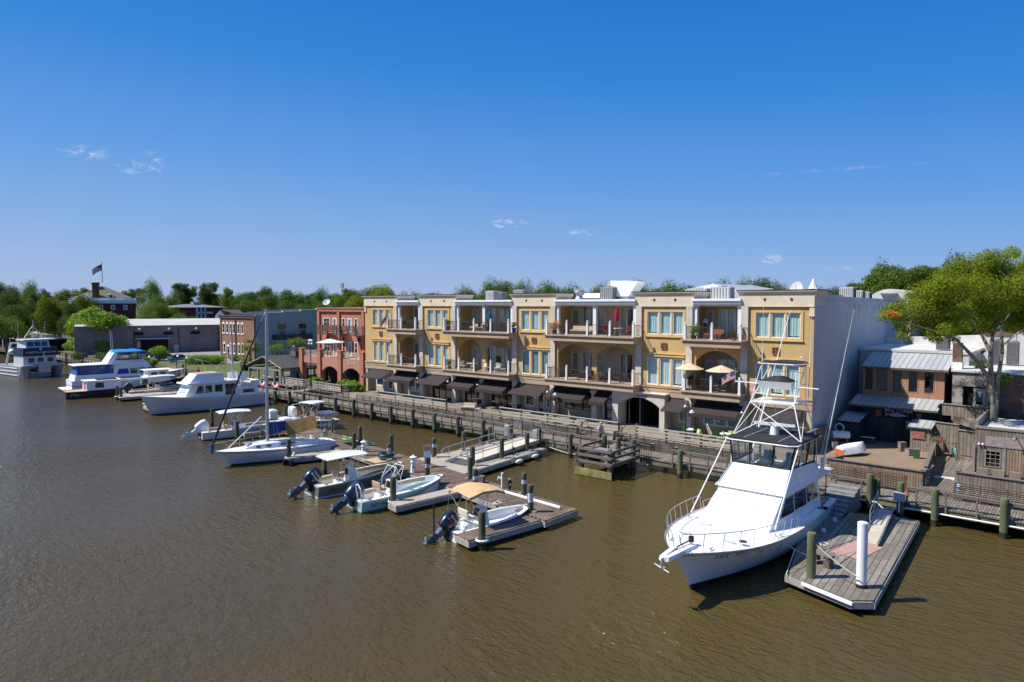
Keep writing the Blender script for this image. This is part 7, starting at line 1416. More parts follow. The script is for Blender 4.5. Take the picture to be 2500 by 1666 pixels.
# ---- sport fishing yacht ----
t,L = boat('sport_fishing_yacht','large white sport fishing yacht with black hardtop, tall tower and bow towards the camera','yacht',(3.05,-12.4),(3.18,-27.95)); H = Hull(L,5.0,1.25,2.02,tr=.84,pw=3.3,wlr=.895,ch=.78,flare=.95,shp=1.5,tm=.42)
m_yw = mat('bright_white_gelcoat',(.82,.82,.81),.2,.02,.7,coat=.4); m_frame = mat('black_canvas_edge',(.02,.02,.022),.8,.1)
H.shell(M()).build('hull',m_yw,t,smooth=45); q = M(); H.shell(q,-.29,.27,3,.035); q.build('black_boot_stripe',m_foul,t,smooth=45)
q = M(); H.shell(q,lambda a: H.sheer(a)-.12,lambda a: H.sheer(a)-.06,1,.03); q.build('rub_rail',m_galv,t); q = M(); H.shell(q,lambda a: H.sheer(a)-.055,lambda a: H.sheer(a)+.05,1,.045); q.build('toe_rail',m_yw,t)
q = M(); H.deck(q,.0,.165,1,.16); q.build('foredeck',m_yw,t,smooth=40)
q = M(); fl = M(); H.cockpit(q,.45,0,.165,.32,fl); q.build('cockpit_coaming',m_yw,t); fl.build('cockpit_sole',mat('grey_blue_cockpit',(.10,.13,.18),.7,.1),t)
# pulpit and anchor
q = M(); prismbox(q,[(14.3,-.42),(15.7,-.3),(16.45,-.22),(16.6,0),(16.45,.22),(15.7,.3),(14.3,.42)],[(14.3,-.38),(15.7,-.27),(16.4,-.2),(16.55,0),(16.4,.2),(15.7,.27),(14.3,.38)],2.0,2.16); pu = q.build('bow_pulpit',m_yw,t)
q = M(); q.tube((15.3,0,2.2),(16.65,0,2.1),.04); q.tube((16.5,-.38,1.8),(16.7,.36,1.68),.022); q.path([(16.6,0,2.1),(16.68,0,1.85),(16.5,0,1.65)],.03); q.cbox((16.5,0,1.7),(.2,.16,.08),rz=.4); q.build('anchor',m_galv,pu)
q = M(); q.cyl(14.2,.1,2.2,2.42,.12,n=10); q.tube((14.2,.1,2.35),(14.5,.2,2.3),.07); q.path([(14.3,.1,2.28),(15.3,0,2.25)],.03); q.build('windlass',m_black,pu)
# deckhouse: sloped front, flybridge front above a brow
WB = 1.92
def secbox(m,pts): return m.add(pts,[(0,3,2,1),(4,5,6,7),(0,1,5,4),(1,2,6,5),(2,3,7,6),(3,0,4,7)])
q = M(); secbox(q,[(2.2,-WB,1.35),(9.6,-1.68,1.58),(9.6,1.68,1.58),(2.2,WB,1.35),(2.45,-1.78,2.98),(7.35,-1.62,2.98),(7.35,1.62,2.98),(2.45,1.78,2.98)]); dh = q.build('deckhouse',m_yw,t)
q = M(); H.deck(q,.014,.60,.93,.16,.42); q.build('nonskid_deck_panel',mat('offwhite_nonskid',(.66,.66,.645),.85,.05,8),t)
q = M()
for y in (-.62,.62): q.tube((9.5,y*1.02,1.66),(7.38,y*.95,2.99),.012,n=4)
q.tube((8.5,-1.66,2.30),(8.5,1.66,2.30),.010,n=4); q.build('panel_seams',m_lgrey,dh)
def wf(x,z): wb_ = 1.92-.24*(x-2.2)/7.4; wt = 1.78-.16*(x-2.45)/4.9; zb0 = 1.35+.23*(x-2.2)/7.4; return wb_+(wt-wb_)*(z-zb0)/(2.98-zb0)+.03
for sd in (1,-1):
    for x0,x1,x0t,x1t in ((6.2,8.0,6.15,7.05),(4.4,6.05,4.4,6.0),(2.6,4.25,3.0,4.25)):
        q = M(); q.quad(*[(x,sd*wf(x,z),z) for x,z in ((x0,1.93),(x1,1.98),(x1t,2.8),(x0t,2.76))]); q.build('side_window',m_dglass,dh,recalc=False)
q = M(); secbox(q,[(1.0,-1.95,2.99),(7.62,-1.75,2.99),(7.62,1.75,2.99),(1.0,1.95,2.99),(1.0,-1.95,3.10),(7.5,-1.72,3.10),(7.5,1.72,3.10),(1.0,1.95,3.10)]); q.build('brow',m_yw,t)
q = M(); w1 = 1.7
for sd in (1,-1): q.add([(2.3,sd*1.85,3.103),(7.4,sd*1.68,3.103),(6.1,sd*1.5,3.95),(2.6,sd*1.72,3.85),(2.3,sd*1.78,3.103),(7.3,sd*1.6,3.103),(6.0,sd*1.43,3.95),(2.6,sd*1.65,3.85)],[(0,1,2,3),(4,7,6,5),(2,6,7,3),(0,4,5,1),(1,5,6,2),(0,3,7,4)])
q.quad((7.4,-1.68,3.103),(7.4,1.68,3.103),(6.1,1.5,3.95),(6.1,-1.5,3.95)); q.quad((6.1,-1.5,3.95),(6.1,1.5,3.95),(5.9,1.45,3.93),(5.9,-1.45,3.93)); fb = q.build('flybridge',m_yw,t)
q = M(); q.box(-.35,2.5,-1.85,1.85,2.84,2.93); q.build('aft_overhang',m_yw,t); q = M(); q.cbox((4.6,.0,3.5),(.7,1.2,.8)); q.cbox((3.3,-.6,3.45),(.5,.6,.7)); q.cbox((3.3,.6,3.45),(.5,.6,.7)); q.cbox((3.05,.6,3.95),(.1,.6,.5)); q.cbox((3.05,-.6,3.95),(.1,.6,.5)); q.build('helm_and_seats',m_gel,fb)
# clear curtains with black edging
c = M(); zt,zb_ = 5.2,3.97
top = [(5.9,-1.72),(5.9,1.72),(2.7,1.8)]; c.quad((6.05,-1.45,zb_),(6.05,1.45,zb_),(5.85,1.7,zt),(5.85,-1.7,zt))
for sd in (1,-1): c.quad((6.05,sd*1.45,zb_),(2.8,sd*1.68,zb_-.1),(2.8,sd*1.75,zt),(5.85,sd*1.7,zt))
c.build('clear_curtains',m_clear,fb,recalc=False)
q = M()
def strip(a,b,r=.045): q.tube(a,b,r,n=4)
strip((6.07,-1.45,zb_),(6.07,1.45,zb_),.06)
for y in (-1.45,-.55,.55,1.45): strip((6.07,y,zb_),(5.87,y*1.17,zt),.05)
for sd in (1,-1):
    strip((6.05,sd*1.45,zb_),(2.8,sd*1.7,zb_-.1),.06)
    for f in (.33,.66,1): strip((6.05-3.25*f,sd*(1.47+.2*f),zb_-.1*f),(5.85-3.05*f,sd*(1.72+.05*f),zt),.04)
for y0,y1 in ((-1.3,-.65),(-.45,.45),(.65,1.3)): q.path([(5.9+.1,y0*1.1,4.9),(6.08,y0,4.15),(6.09,y0+.15,4.05),(6.09,y1-.15,4.05),(6.08,y1,4.15),(5.9+.1,y1*1.1,4.9)],.018)
q.build('black_curtain_edging',m_frame,fb)
q = M(); rr = [[(x,-w_,5.22),(x,-w_*.95,5.30),(x,w_*.95,5.30),(x,w_,5.22),(x,w_*.97,5.17),(x,-w_*.97,5.17)] for x,w_ in ((2.45,1.85),(3.0,1.95),(5.6,1.9),(6.1,1.8),(6.35,1.5))]; q.loft(rr,cap=True); ht = q.build('black_hardtop',m_frame,t)
q = M(); q.path([(2.45,-1.9,5.2),(6.1,-1.86,5.2),(6.38,-1.5,5.2),(6.38,1.5,5.2),(6.1,1.86,5.2),(2.45,1.9,5.2)],.035); q.tube((2.6,-.9,5.32),(6.0,-.9,5.32),.015); q.tube((2.6,.9,5.32),(6.0,.9,5.32),.015); q.build('hardtop_rail',m_white,ht)
q = M(); q.cyl(4.1,0,5.3,5.75,.24,.18,12); q.cbox((4.1,0,5.84),(.16,2.1,.15),rz=.15); q.build('radar',m_white,ht,smooth=40)
# tower
q = M(); pl,tp = 7.0,9.05; B_ = {1: (5.3,1.78),0: (2.9,1.78)}
P1 = {1: (4.55,1.15),0: (2.7,1.15)}; P2 = {1: (3.6,.92),0: (2.0,.92)}
for sd in (1,-1):
    q.tube((9.7,sd*2.05,1.98),(5.9,sd*1.85,5.2),.03)
    for k in (1,0):
        b = (B_[k][0],sd*B_[k][1],5.25); p = (P1[k][0],sd*P1[k][1],pl); u_ = (P2[k][0],sd*P2[k][1],tp); q.tube(b,p,.03); q.tube(p,u_,.022); q.tube((b[0]+(.3 if k else -.3),b[1],3.0),b,.028)
    q.tube((B_[1][0],sd*B_[1][1],5.25),(P1[0][0],sd*P1[0][1],pl),.016); q.tube((P1[1][0],sd*P1[1][1],pl),(P2[0][0],sd*P2[0][1],tp),.02)
    q.tube((P1[1][0],sd*1.1,7.95),(P1[0][0]-.2,sd*1.1,7.95),.025)
q.tube((B_[1][0],1.78,5.25),(P1[1][0],-1.15,pl),.024); q.tube((B_[1][0],-1.78,5.25),(P1[1][0],1.15,pl),.024); q.tube((4.1,-2.2,8.0),(4.1,2.2,7.9),.03)
for y in (-.3,.3): q.tube((2.9,y+.1,5.3),(2.75,y-.2,pl),.022)
for k in range(6): q.tube((2.88,-.2+.0-k*.05,5.5+k*.26),(2.88,.4-k*.05,5.5+k*.26),.016)
q.path([(2.2,-.9,8.25),(2.2,-.9,8.5),(1.7,0,8.5),(2.2,.9,8.5),(2.2,.9,8.25)],.02)
tw = q.build('tower',m_white,t); q = M(); prismbox(q,[(2.6,-1.2),(4.55,-1.15),(4.65,0),(4.55,1.15),(2.6,1.2)],[(2.6,-1.2),(4.55,-1.15),(4.65,0),(4.55,1.15),(2.6,1.2)],pl,pl+.07); q.build('tower_platform',m_gel,tw)
q = M(); prismbox(q,[(3.5,-.85),(4.15,-.85),(4.15,.85),(3.5,.85)],[(3.4,-.9),(4.3,-.9),(4.3,.9),(3.4,.9)],7.75,8.15); q.build('control_box',m_white,tw); q = M(); q.loft([[(3.35,y,8.153),(4.3,y,8.153),(4.1,y*.8,8.153+h),(3.5,y*.8,8.153+h)] for y,h in ((-.9,.02),(-.4,.22),(.3,.26),(.9,.02))],cap=True); q.build('box_cover',m_frame,tw)
q = M(); rr = [[(x,-w_,9.08),(x,-w_*.5,9.15),(x,w_*.5,9.15),(x,w_,9.08),(x,w_,9.05),(x,-w_,9.05)] for x,w_ in ((1.7,.95),(2.3,1.15),(3.4,1.15),(3.9,.9))]; q.loft(rr,cap=True); q.build('tower_sunshade',m_frame,tw); q = M(); q.path([(1.7,-1,9.06),(3.4,-1.2,9.06),(3.95,-.9,9.06),(3.95,.9,9.06),(3.4,1.2,9.06),(1.7,1,9.06)],.03,closed=True); q.ball((2.4,.8,9.35),.07,6); q.build('sunshade_rail',m_white,tw)
q = M()
for y,x,z0,z1 in ((-1.2,2.8,7.2,12.6),(1.25,2.6,7.2,12.7)): q.tube((x,y,z0),(x-.1,y*1.02,z0+2.6),.028); q.tube((x-.1,y*1.02,z0+2.6),(x-.15,y*1.03,z1),.012)
q.build('whip_antennas',m_white,tw)
q = M()
for sd,tip in ((1,onx(2085,757,7.0)),(-1,onx(1930,757,1.2))):
    tl = Matrix.Rotation(-t.rotation_euler.z,3,'Z') @ (tip-Vector(t.location)); b = Vector((2.2,sd*1.95,3.6)); mdp = b.lerp(tl,.45); q.tube(b,mdp,.045,.035); q.tube(mdp,tl,.03,.012)
    for f in (.3,.6,.97): q.tube(Vector((3.2,sd*1.9,3.2)),b.lerp(tl,f)+Vector((.05,0,0)),.006,n=3)
    q.cbox(b+Vector((0,0,.1)),(.18,.15,.6)); q.tube((5.4,sd*2.2,1.9),b+Vector((0,0,.3)),.02)
q.build('outriggers',m_white,t)
q = M(); H.rail(q,.50,.985,.82,9,.12,.018,lean=.12,close=True); q.build('bow_rail',m_metal,t); q = M(); H.rail(q,.33,.48,.45,2,.12,.018,lean=.08); q.build('side_rail',m_metal,t)
q = M()
for x,y in ((10.6,-.9),(12.6,-1.0),(12.4,1.0)): z = H.sheer(x/L)+.17; q.cbox((x,y,z),(.12,.5,.09),rz=.1)
q.build('deck_vents',m_lgrey,t); q = M(); q.cyl(12.2,1.55,1.98,2.0,.18,n=12); q.build('deck_hatch',m_black,t)
q = M()
for x,y in ((14.0,.9),(14.0,-.9),(9.5,2.25),(9.5,-2.25),(3.2,2.3)): z = H.sheer(x/L)+.12; q = M(); q.tube((x-.16,y,z),(x+.16,y,z),.025); q.tube((x,y,z-.1),(x,y,z),.03); q.build('cleat',m_metal,t)
def onhull(tt,z):
    a,b,c = H.P(tt-.04,z),H.P(tt+.04,z),H.P(tt,z+.15); m_ = H.P(tt,z); return (m_.x,m_.y+.04,z),(math.pi/2+math.atan2(c.y-m_.y,.15),0,math.pi+math.atan2(b.y-a.y,b.x-a.x))
for i_,ch_ in enumerate('THE OFFICE'):
    if ch_ != ' ': l_,r_ = onhull(.905-i_*.0165,1.62); text('hull_lettering',ch_,.26,m_black,t,l_,r_,.003,shear=.25)
for x,z in ((9.2,1.15),(11.2,1.35),(12.3,1.35)): q = M(); y = H.P(x/L*.98,z).y; q.cbox((x,y+.02,z),(.26,.05,.1),rz=-.2); q.build('hull_port',m_galv,t)
q = M(); q.quad((2.15,.2,1.0),(2.15,1.1,1.0),(2.3,1.1,2.5),(2.3,.2,2.5)); q.build('cabin_door',m_dglass,dh,recalc=False)
q = M(); 
for y in (1.6,-1.6): q.tube((.2,y,1.3),(.2,y,2.84),.03)
q.build('overhang_posts',m_black,t)
# mooring lines
def rope(label,a,b,sag=.25,r=.02,grp='mooring lines'):
    a,b = Vector(a),Vector(b); w = thing('mooring_line',label,'rope',a,group=grp); q = M(); n = 8; q.path([a.lerp(b,i/n)-a-Vector((0,0,sag*4*(i/n)*(1-i/n))) for i in range(n+1)],r,5); q.build('rope',m_rope,w)
pA = onz(1979,1443,0)
rope('dark line from the bow of the big white fishing boat to the floating dock',(5.3,-22.5,1.9),(6.3,-20.8,.65),.1)
rope('white line between the mossy piling and the white sleeved piling',(pA.x,pA.y,2.2),(P.x if 0 else 9.0,-23.2,1.1),.1,.025); rope('white line from the mossy piling across the wide floating dock',(pA.x,pA.y,1.3),(7.9,-17.8,.7),.15,.022)
rope('line from the turquoise boat to the finger dock piling',(-15.6,-27.6,.8),(-15.1,-27.9,.5),.05); rope('long line from the trawler stern to the boardwalk piling',(-61.5,-9.6,1.8),(xon(739.6),edge(xon(739.6))-.2,2.0),.1,.018)
rope('yellowish line along the main dock towards the green hose coil',(-34.5,-17.4,.62),(-29.5,-18.4,.62),0,.025)
t_ = thing('hose_coil','bright green hose coiled on the main dock','hose',(*onz(850,1073,DK)[:2],DK)); q = M(); torus(q,.45,.045,.05); torus(q,.36,.045,.1); q.build('coil',mat('lime_hose',(.18,.55,.12),.6,.1),t_)
t_ = thing('hose_coil','dark teal net or hose bundle behind the leftmost lighthouse post','hose',(*onz(905,1087,DK)[:2],DK)); q = M(); torus(q,.3,.07,.07); q.ball((.5,0,.1),.16,6,(1.8,1,.5)); q.build('coil',mat('teal_net',(.02,.12,.12),.8,.3,10),t_)
for x_,y_,lb in ((-17.3,-11.7,'white fender on the landing dock side, upper one'),(-17.1,-13.9,'white fender on the landing dock side, lower one')): t_ = thing('fender',lb,'fender',(x_+.15,y_,.35),group='white dock fenders'); q = M(); q.ball((0,0,0),.2,10,(.8,2.2,.8)); q.build('fender',m_white,t_,smooth=60)
t_ = thing('tyre','black tyre hanging on the end of the finger dock by the sailboat','tyre',(-30.35,-25.2,.15),.3); q = M(); q.X = Matrix.Rotation(math.pi/2,4,'X'); torus(q,.32,.13); torus(q,.36,.1,.22); q.build('tyre',m_foul,t_,smooth=60)
# upturned dinghy on the tavern deck
D0 = onz(2085,1112,DZ); t_ = thing('upturned_dinghy','small white clinker dinghy lying upside down on the tavern deck','dinghy',(D0.x-.3,D0.y-.2,DZ),1.05); hd = Hull(2.5,1.3,.5,.62,tr=.7,pw=2.2,wlr=.9,ch=.55,flare=.6,zlow=-.02)
q = M(); q.X = Matrix.Translation((-.9,0,.64)) @ Matrix.Rotation(math.pi,4,'X') @ Matrix.Rotation(.12,4,'Y'); hd.shell(q,rows=7)
T_ = hd.ts(12)
for a,b in zip(T_,T_[1:]): pa,pb = hd.P(a,hd.zlow),hd.P(b,hd.zlow); q.quad((pa.x,pa.y,pa.z),(pb.x,pb.y,pb.z),(pb.x,-pb.y,pb.z),(pa.x,-pa.y,pa.z))
q.build('hull',m_white,t_); q = M(); q.box(-.88,-.8,-.4,.4,.06,.5); q.build('orange_transom',mat('orange_paint',(.55,.12,.04),.6,.1),t_)
# ================= trees and plants =================
m_bark = mat('grey_bark',(.20,.17,.14),.95,.3,4,col2=(.09,.08,.06),stretch=(3,3,.7),bump=.4)
m_barkp = mat('pale_mottled_bark',(.27,.235,.19),.95,.25,3,col2=(.10,.085,.065),stretch=(3,3,.8),bump=.4)
def leafmat(name,col,var=.35,tr=.25):
    m = mat(name,tuple(min(1,c*2.0) for c in col),.75,var,.9,col2=tuple(c*.95 for c in col),detail=6); b = m.node_tree.nodes['Principled BSDF']; b.inputs['Specular IOR Level'].default_value = .25; nt = m.node_tree; o_ = [n for n in nt.nodes if n.type == 'OUTPUT_MATERIAL'][0]; tl_ = N(nt,'ShaderNodeBsdfTranslucent'); tl_.inputs[0].default_value = (*[min(1,c*2.6) for c in col],1); mx_ = N(nt,'ShaderNodeMixShader'); mx_.inputs[0].default_value = .38; nt.links.new(b.outputs[0],mx_.inputs[1]); nt.links.new(tl_.outputs[0],mx_.inputs[2]); nt.links.new(mx_.outputs[0],o_.inputs[0])
    return m
LM = {'dark': leafmat('dark_green_leaves',(.043,.068,.011)),'mid': leafmat('mid_green_leaves',(.064,.098,.012)),'olive': leafmat('olive_leaves',(.078,.100,.008)),'bright': leafmat('bright_green_leaves',(.115,.18,.018)),'gold': leafmat('yellow_green_leaves',(.118,.145,.006)),'orange': leafmat('orange_leaves',(.40,.16,.02))}
def crown(rnd,clumps,n,ls,squash=.75):
    """leaf sized faces scattered over and inside the clumps"""
    m = M(); vs,fs = m.v,m.f; tot = sum(r*r for _,r in clumps)
    for c,r in clumps:
        k = max(4,int(n*r*r/tot))
        for _ in range(k):
            d = Vector((rnd.gauss(0,1),rnd.gauss(0,1),rnd.gauss(0,1))).normalized(); rr = r*(rnd.random()**.35)*(1+.06*rnd.gauss(0,1)); p = c+Vector((d.x*rr,d.y*rr,d.z*rr*squash))
            nrm = (d+Vector((rnd.gauss(0,.6),rnd.gauss(0,.6),rnd.gauss(.4,.6)))).normalized(); u = nrm.orthogonal().normalized(); w = nrm.cross(u); a = rnd.uniform(0,6.28); u2 = u*math.cos(a)+w*math.sin(a); w2 = nrm.cross(u2); s = ls*rnd.uniform(.6,1.4)
            i = len(vs); vs += [p-u2*s,p-w2*s*.5+nrm*s*.15,p+u2*s,p+w2*s*.5+nrm*s*.15]; fs.append((i,i+1,i+2,i+3))
    return m
def tree_proto(seed,h,w,kind,n=10000,ls=.2,shape='round'):
    rnd = random.Random(seed); t = thing('tree','x','tree'); cl = []
    for k in range(34):
        a = rnd.uniform(0,6.28); f = rnd.random()
        if shape == 'round': z = h*(.35+.55*f); R = w*.5*math.sin(math.pi*min(.95,.25+.7*f))*rnd.uniform(.35,1); r = w*rnd.uniform(.13,.22)
        elif shape == 'tall': z = h*(.25+.68*f); R = w*.42*(1-.75*f)*rnd.uniform(.3,1.1); r = w*rnd.uniform(.12,.2)*(1.2-.5*f)
        elif shape == 'pine': z = h*(.55+.4*f); R = w*.45*rnd.uniform(.1,1); r = w*rnd.uniform(.10,.17)
        else: z = h*(.4+.42*f); R = w*.52*rnd.uniform(.3,1)*(1-.3*abs(f-.4)); r = w*rnd.uniform(.12,.19)
        cl.append((Vector((R*math.cos(a),R*math.sin(a),z)),r))
    cr = crown(rnd,[(c,r*1.12) for c,r in cl],n,ls); cr.build('crown',LM[kind],t,recalc=False)
    q = M(); top = Vector((rnd.uniform(-.3,.3),rnd.uniform(-.3,.3),h*.5)); q.tube((0,0,-1),top,h*.028,h*.016,7)
    for c,r in cl[::3]: q.tube(Vector((0,0,h*.3)).lerp(top,rnd.random()),c,h*.009,h*.003,5)
    q.build('trunk',m_bark,t); return t
PT = {}
for sd,(k,h,w,kd,sh) in enumerate((('d1',14,13,'dark','round'),('d2',16,9,'dark','tall'),('d3',17,9,'dark','pine'),('m1',13,13,'mid','round'),('m2',15,10,'mid','tall'),('o1',12,10,'olive','round'),('o2',14,9,'olive','flat'),('g1',13,10,'gold','round'),('m3',14,12,'mid','flat'),('d4',13,12,'dark','flat'))):
    PT[k] = [tree_proto(100+sd,h,w,kd,shape=sh),h,False]
LBL = {'d': 'dark green','m': 'mid green','o': 'olive green','g': 'golden green'}; SHP = {'d1': 'broad','d2': 'tall narrow','d3': 'flat topped pine','m1': 'broad','m2': 'tall','o1': 'rounded','o2': 'loose crowned','g1': 'rounded','m3': 'spreading','d4': 'spreading'}
def land_name(px):
    for a,n in ((40,'at the far left edge'),(110,'behind the far left restaurant deck'),(170,'left of the mansion'),(345,'beside the brick mansion'),(430,'right of the mansion'),(560,'behind the distant motel'),(640,'left of the sailboat masthead'),(780,'behind the grey painted building'),(890,'behind the orange red building'),(1030,'behind the two leftmost cornices'),(1250,'behind the second balcony bay'),(1370,'behind the third cornice'),(1550,'behind the third balcony bay'),(1700,'behind the fourth cornice'),(1830,'behind the fourth balcony bay'),(2010,'behind the rightmost cornice'),(2150,'behind the white side wall'),(2300,'behind the barrel roof'),(2600,'behind the big tree at right')):
        if px < a: return n
ORD = ['first','second','third','fourth','fifth','sixth','seventh','eighth','ninth','tenth','eleventh','twelfth','thirteenth','fourteenth','fifteenth']; CNT = {}; FT = []
rt_ = random.Random(11)
def put(px,ptop,depth,k,wpx=None):
    P_ = distpt(px,depth,LZ); zt = zof(ptop,depth); h = max(3,zt-LZ); pr,ph,used = PT[k]; s = h/ph; sx = s*rt_.uniform(.9,1.2) if wpx is None else (wpx/F_PX*depth)/{'d1': 13,'d2': 9,'d3': 9,'m1': 13,'m2': 10,'o1': 10,'o2': 9,'g1': 10,'m3': 12,'d4': 12}[k]
    FT.append((px,P_,rt_.uniform(0,6.28),(sx,sx,s),k))
# the far tree line, read off its silhouette
SIL = [(0,690),(30,700),(75,690),(115,702),(150,720),(180,694),(215,700),(300,722),(330,705),(370,684),(405,712),(440,705),(455,692),(500,706),(512,690),(545,706),(560,700),(590,706),(625,712),(650,702),(685,698),(705,712),(735,716),(760,712),(790,704),(822,706),(850,702),(875,698),(905,706),(935,696),(965,702),(1010,716),(1060,718),(1130,702),(1165,700),(1205,684),(1235,690),(1275,688),(1300,700),(1330,690),(1365,706),(1400,698),(1440,704),(1470,696),(1500,700),(1560,690),(1600,692),(1640,690),(1680,700),(1755,688),(1800,690),(1822,684),(1860,682),(1888,690),(1960,706),(2000,706),(2040,704),(2075,696),(2110,690),(2150,668),(2190,672),(2240,660),(2290,664),(2340,640),(2400,646),(2450,652),(2500,655)]
kinds = ['d1','m1','d4','m3','d2','m2','d1','m1','o2','d3']
for i,(px,py) in enumerate(SIL):
    k = kinds[(i*7+3) % 10] if px not in (370,455,512) else ('m1' if px == 370 else 'd3'); 
    if px == 935: k = 'g1'
    if px < 40: k = 'd1'
    if 900 < px < 2090 and px != 935: k = ('d1','m1','d4','m1')[i % 4]
    put(px,py-2,250+70*((i*5) % 7)/7 if px < 900 else 170+60*((i*5) % 7)/7,k,62 if px < 900 else 95)
for i in range(46):   # second row in front, lower, filling below the silhouette
    px = -20+i*56+rt_.uniform(-12,12)
    if 885 < px < 2080 or 225 < px < 350: continue
    py = 722+rt_.uniform(-8,14)+(30 if 410 < px < 560 else 0); put(px,py,(205+rt_.uniform(0,25)) if px < 880 else 120,kinds[(i*3) % 10],70)
for px,py,dp,k,w_ in ((90,708,172,'d2',60),(30,712,170,'d1',90),(120,722,165,'o1',62),(150,718,168,'o2',55),(175,735,160,'d1',60),(205,716,180,'o1',55),(225,742,175,'o2',50),(15,756,150,'m3',100),(40,745,160,'d1',80),
                          (388,736,180,'m1',70),(352,772,178,'m3',60),(420,752,182,'m1',70),(460,760,178,'m3',80),(400,742,186,'d1',60),(300,776,176,'m2',50),(590,742,190,'d1',70),(640,752,175,'m3',90),(575,758,178,'m3',60),
                          (700,735,180,'d1',90),(740,742,170,'m1',60),(785,735,165,'m2',70),(830,728,160,'m1',80),(875,720,150,'g1',70),(935,700,140,'g1',85),(905,720,150,'m1',70),
                          (2120,690,95,'m3',75),(2160,645,92,'m1',110),(2215,652,96,'m3',110),(2265,665,90,'m1',90),(2060,702,100,'d4',45),(2330,622,85,'d1',110),(2300,720,80,'d1',110),(2380,700,78,'d1',130),(2450,690,80,'d4',130),(2500,640,82,'d1',120),(2350,760,70,'d2',90),(2430,770,68,'d1',120),(2500,760,68,'d1',110)):
    put(px,py,dp,k,w_)
FT.sort(key=lambda e: e[0])
for px,P_,rz,sc,k in FT:
    key = (k,land_name(px)); c = CNT.get(key,0); CNT[key] = c+1
    lb = '%s %s tree %s' % (LBL[k[0]],SHP[k],land_name(px))
    tot = sum(1 for e in FT if e[4] == k and land_name(e[0]) == key[1])
    if tot > 1: lb = '%s from left of the %s %s trees %s' % (ORD[c],LBL[k[0]],SHP[k],land_name(px))
    pr = PT[k]
    if not pr[2]: pr[2] = True; r = pr[0]; r.location = P_; r.rotation_euler = (0,0,rz); r.scale = sc; r['label'] = lb; r['group'] = 'trees of the far tree line'; KIDS[r.name] = [(c_,list(c_.children)) for c_ in r.children]
    else: dup(pr[0],P_,rz,lb,'trees of the far tree line',sc)
def limb(q,pts,r0,r1):
    n = len(pts)-1
    for i in range(n): q.tube(pts[i],pts[i+1],r0+(r1-r0)*i/n,r0+(r1-r0)*(i+1)/n,8)
# bright tree in front of the warehouse
def big_tree(label,base,clumps,limbs,kind,n,ls,bark=m_bark,name='tree',extra=()):
    t = thing(name,label,'tree',base); b = Vector(base); rnd = random.Random(len(label)); cr = crown(rnd,[(c-b,r) for c,r in clumps],n,ls); cr.build('crown',LM[kind],t,recalc=False)
    for kd,cl,n_ in extra: crown(rnd,[(c-b,r) for c,r in cl],n_,ls).build('leaf_patch',LM[kd],t,recalc=False)
    q = M()
    for pts,r0,r1 in limbs: limb(q,[Vector(p)-b for p in pts],r0*(.68 if bark is m_barkp else 1),r1*(.68 if bark is m_barkp else 1))
    q.build('trunk',bark,t,smooth=50); return t
def D(px,py,depth): return atdist(px,py,depth)
dl = 152; pxl = [(230,768,2.5),(266,782,2.4),(205,785,3.0),(245,790,3.4),(290,788,2.2),(185,800,2.2),(225,815,3.0),(262,820,2.6),(190,838,2.0),(300,800,1.5),(215,770,2.0),(175,845,1.6),(250,845,2.2),(205,850,2.0)]
bl_ = D(232,862,dl); bl_.z = LZ
big_tree('bright yellow green tree in front of the long warehouse',bl_,[(D(x,y,dl+rt_.uniform(-3,3)),r) for x,y,r in pxl],[([bl_,D(230,835,dl),D(235,800,dl)],.35,.2),([D(230,840,dl),D(205,800,dl)],.2,.1),([D(232,830,dl),D(265,790,dl)],.2,.1)],'bright',9000,.3)
sb = onz(388,882,LZ); dd = (sb-CAM).dot(FW)
big_tree('small wispy bright green tree beside the parking lot',sb,[(D(x,y,dd),r) for x,y,r in ((375,858,1.0),(392,855,1.2),(405,862,.8),(385,866,.8),(398,872,.7))],[([sb,D(390,868,dd)],.08,.05),([sb,D(400,864,dd)],.06,.04)],'bright',1300,.16,name='small_tree')
# the big tree on the right
dr = 47.5; bR = D(2428,1000,dr-.0); bR.z = 1.3; g = random.Random(5)
CL = [(2180,760,1.2),(2215,745,1.3),(2250,715,1.5),(2230,780,1.2),(2275,760,1.5),(2265,800,1.1),(2300,700,1.7),(2310,745,1.4),(2330,670,1.8),(2345,720,1.6),(2370,650,1.8),(2385,700,1.8),(2415,640,1.5),(2425,625,1.0),(2440,680,1.8),(2470,655,1.6),(2490,700,1.8),(2455,735,1.6),(2400,745,1.4),(2510,670,1.6),(2500,750,1.6),(2350,765,1.0),(2300,785,.9),(2320,800,.9),(2520,730,2.0),(2195,790,.6),(2200,820,.5),(2350,690,1.5),(2280,735,1.2),(2240,752,1.1),(2480,770,1.2),(2470,620,.9),(2540,640,1.8),(2235,800,.8),(2270,820,.6),(2350,800,.9),(2400,790,.8),(2470,800,.9),(2510,800,1.0),(2320,770,1.0)]
CLp = [(D(x,y,dr+g.uniform(-2.6,2.6)),r*.76) for x,y,r in CL]
CLp += [(c+Vector((g.uniform(-.9,.9),g.uniform(-1.5,1.5),g.uniform(-.7,.8))),g.uniform(.35,.6)) for c,r in CLp]
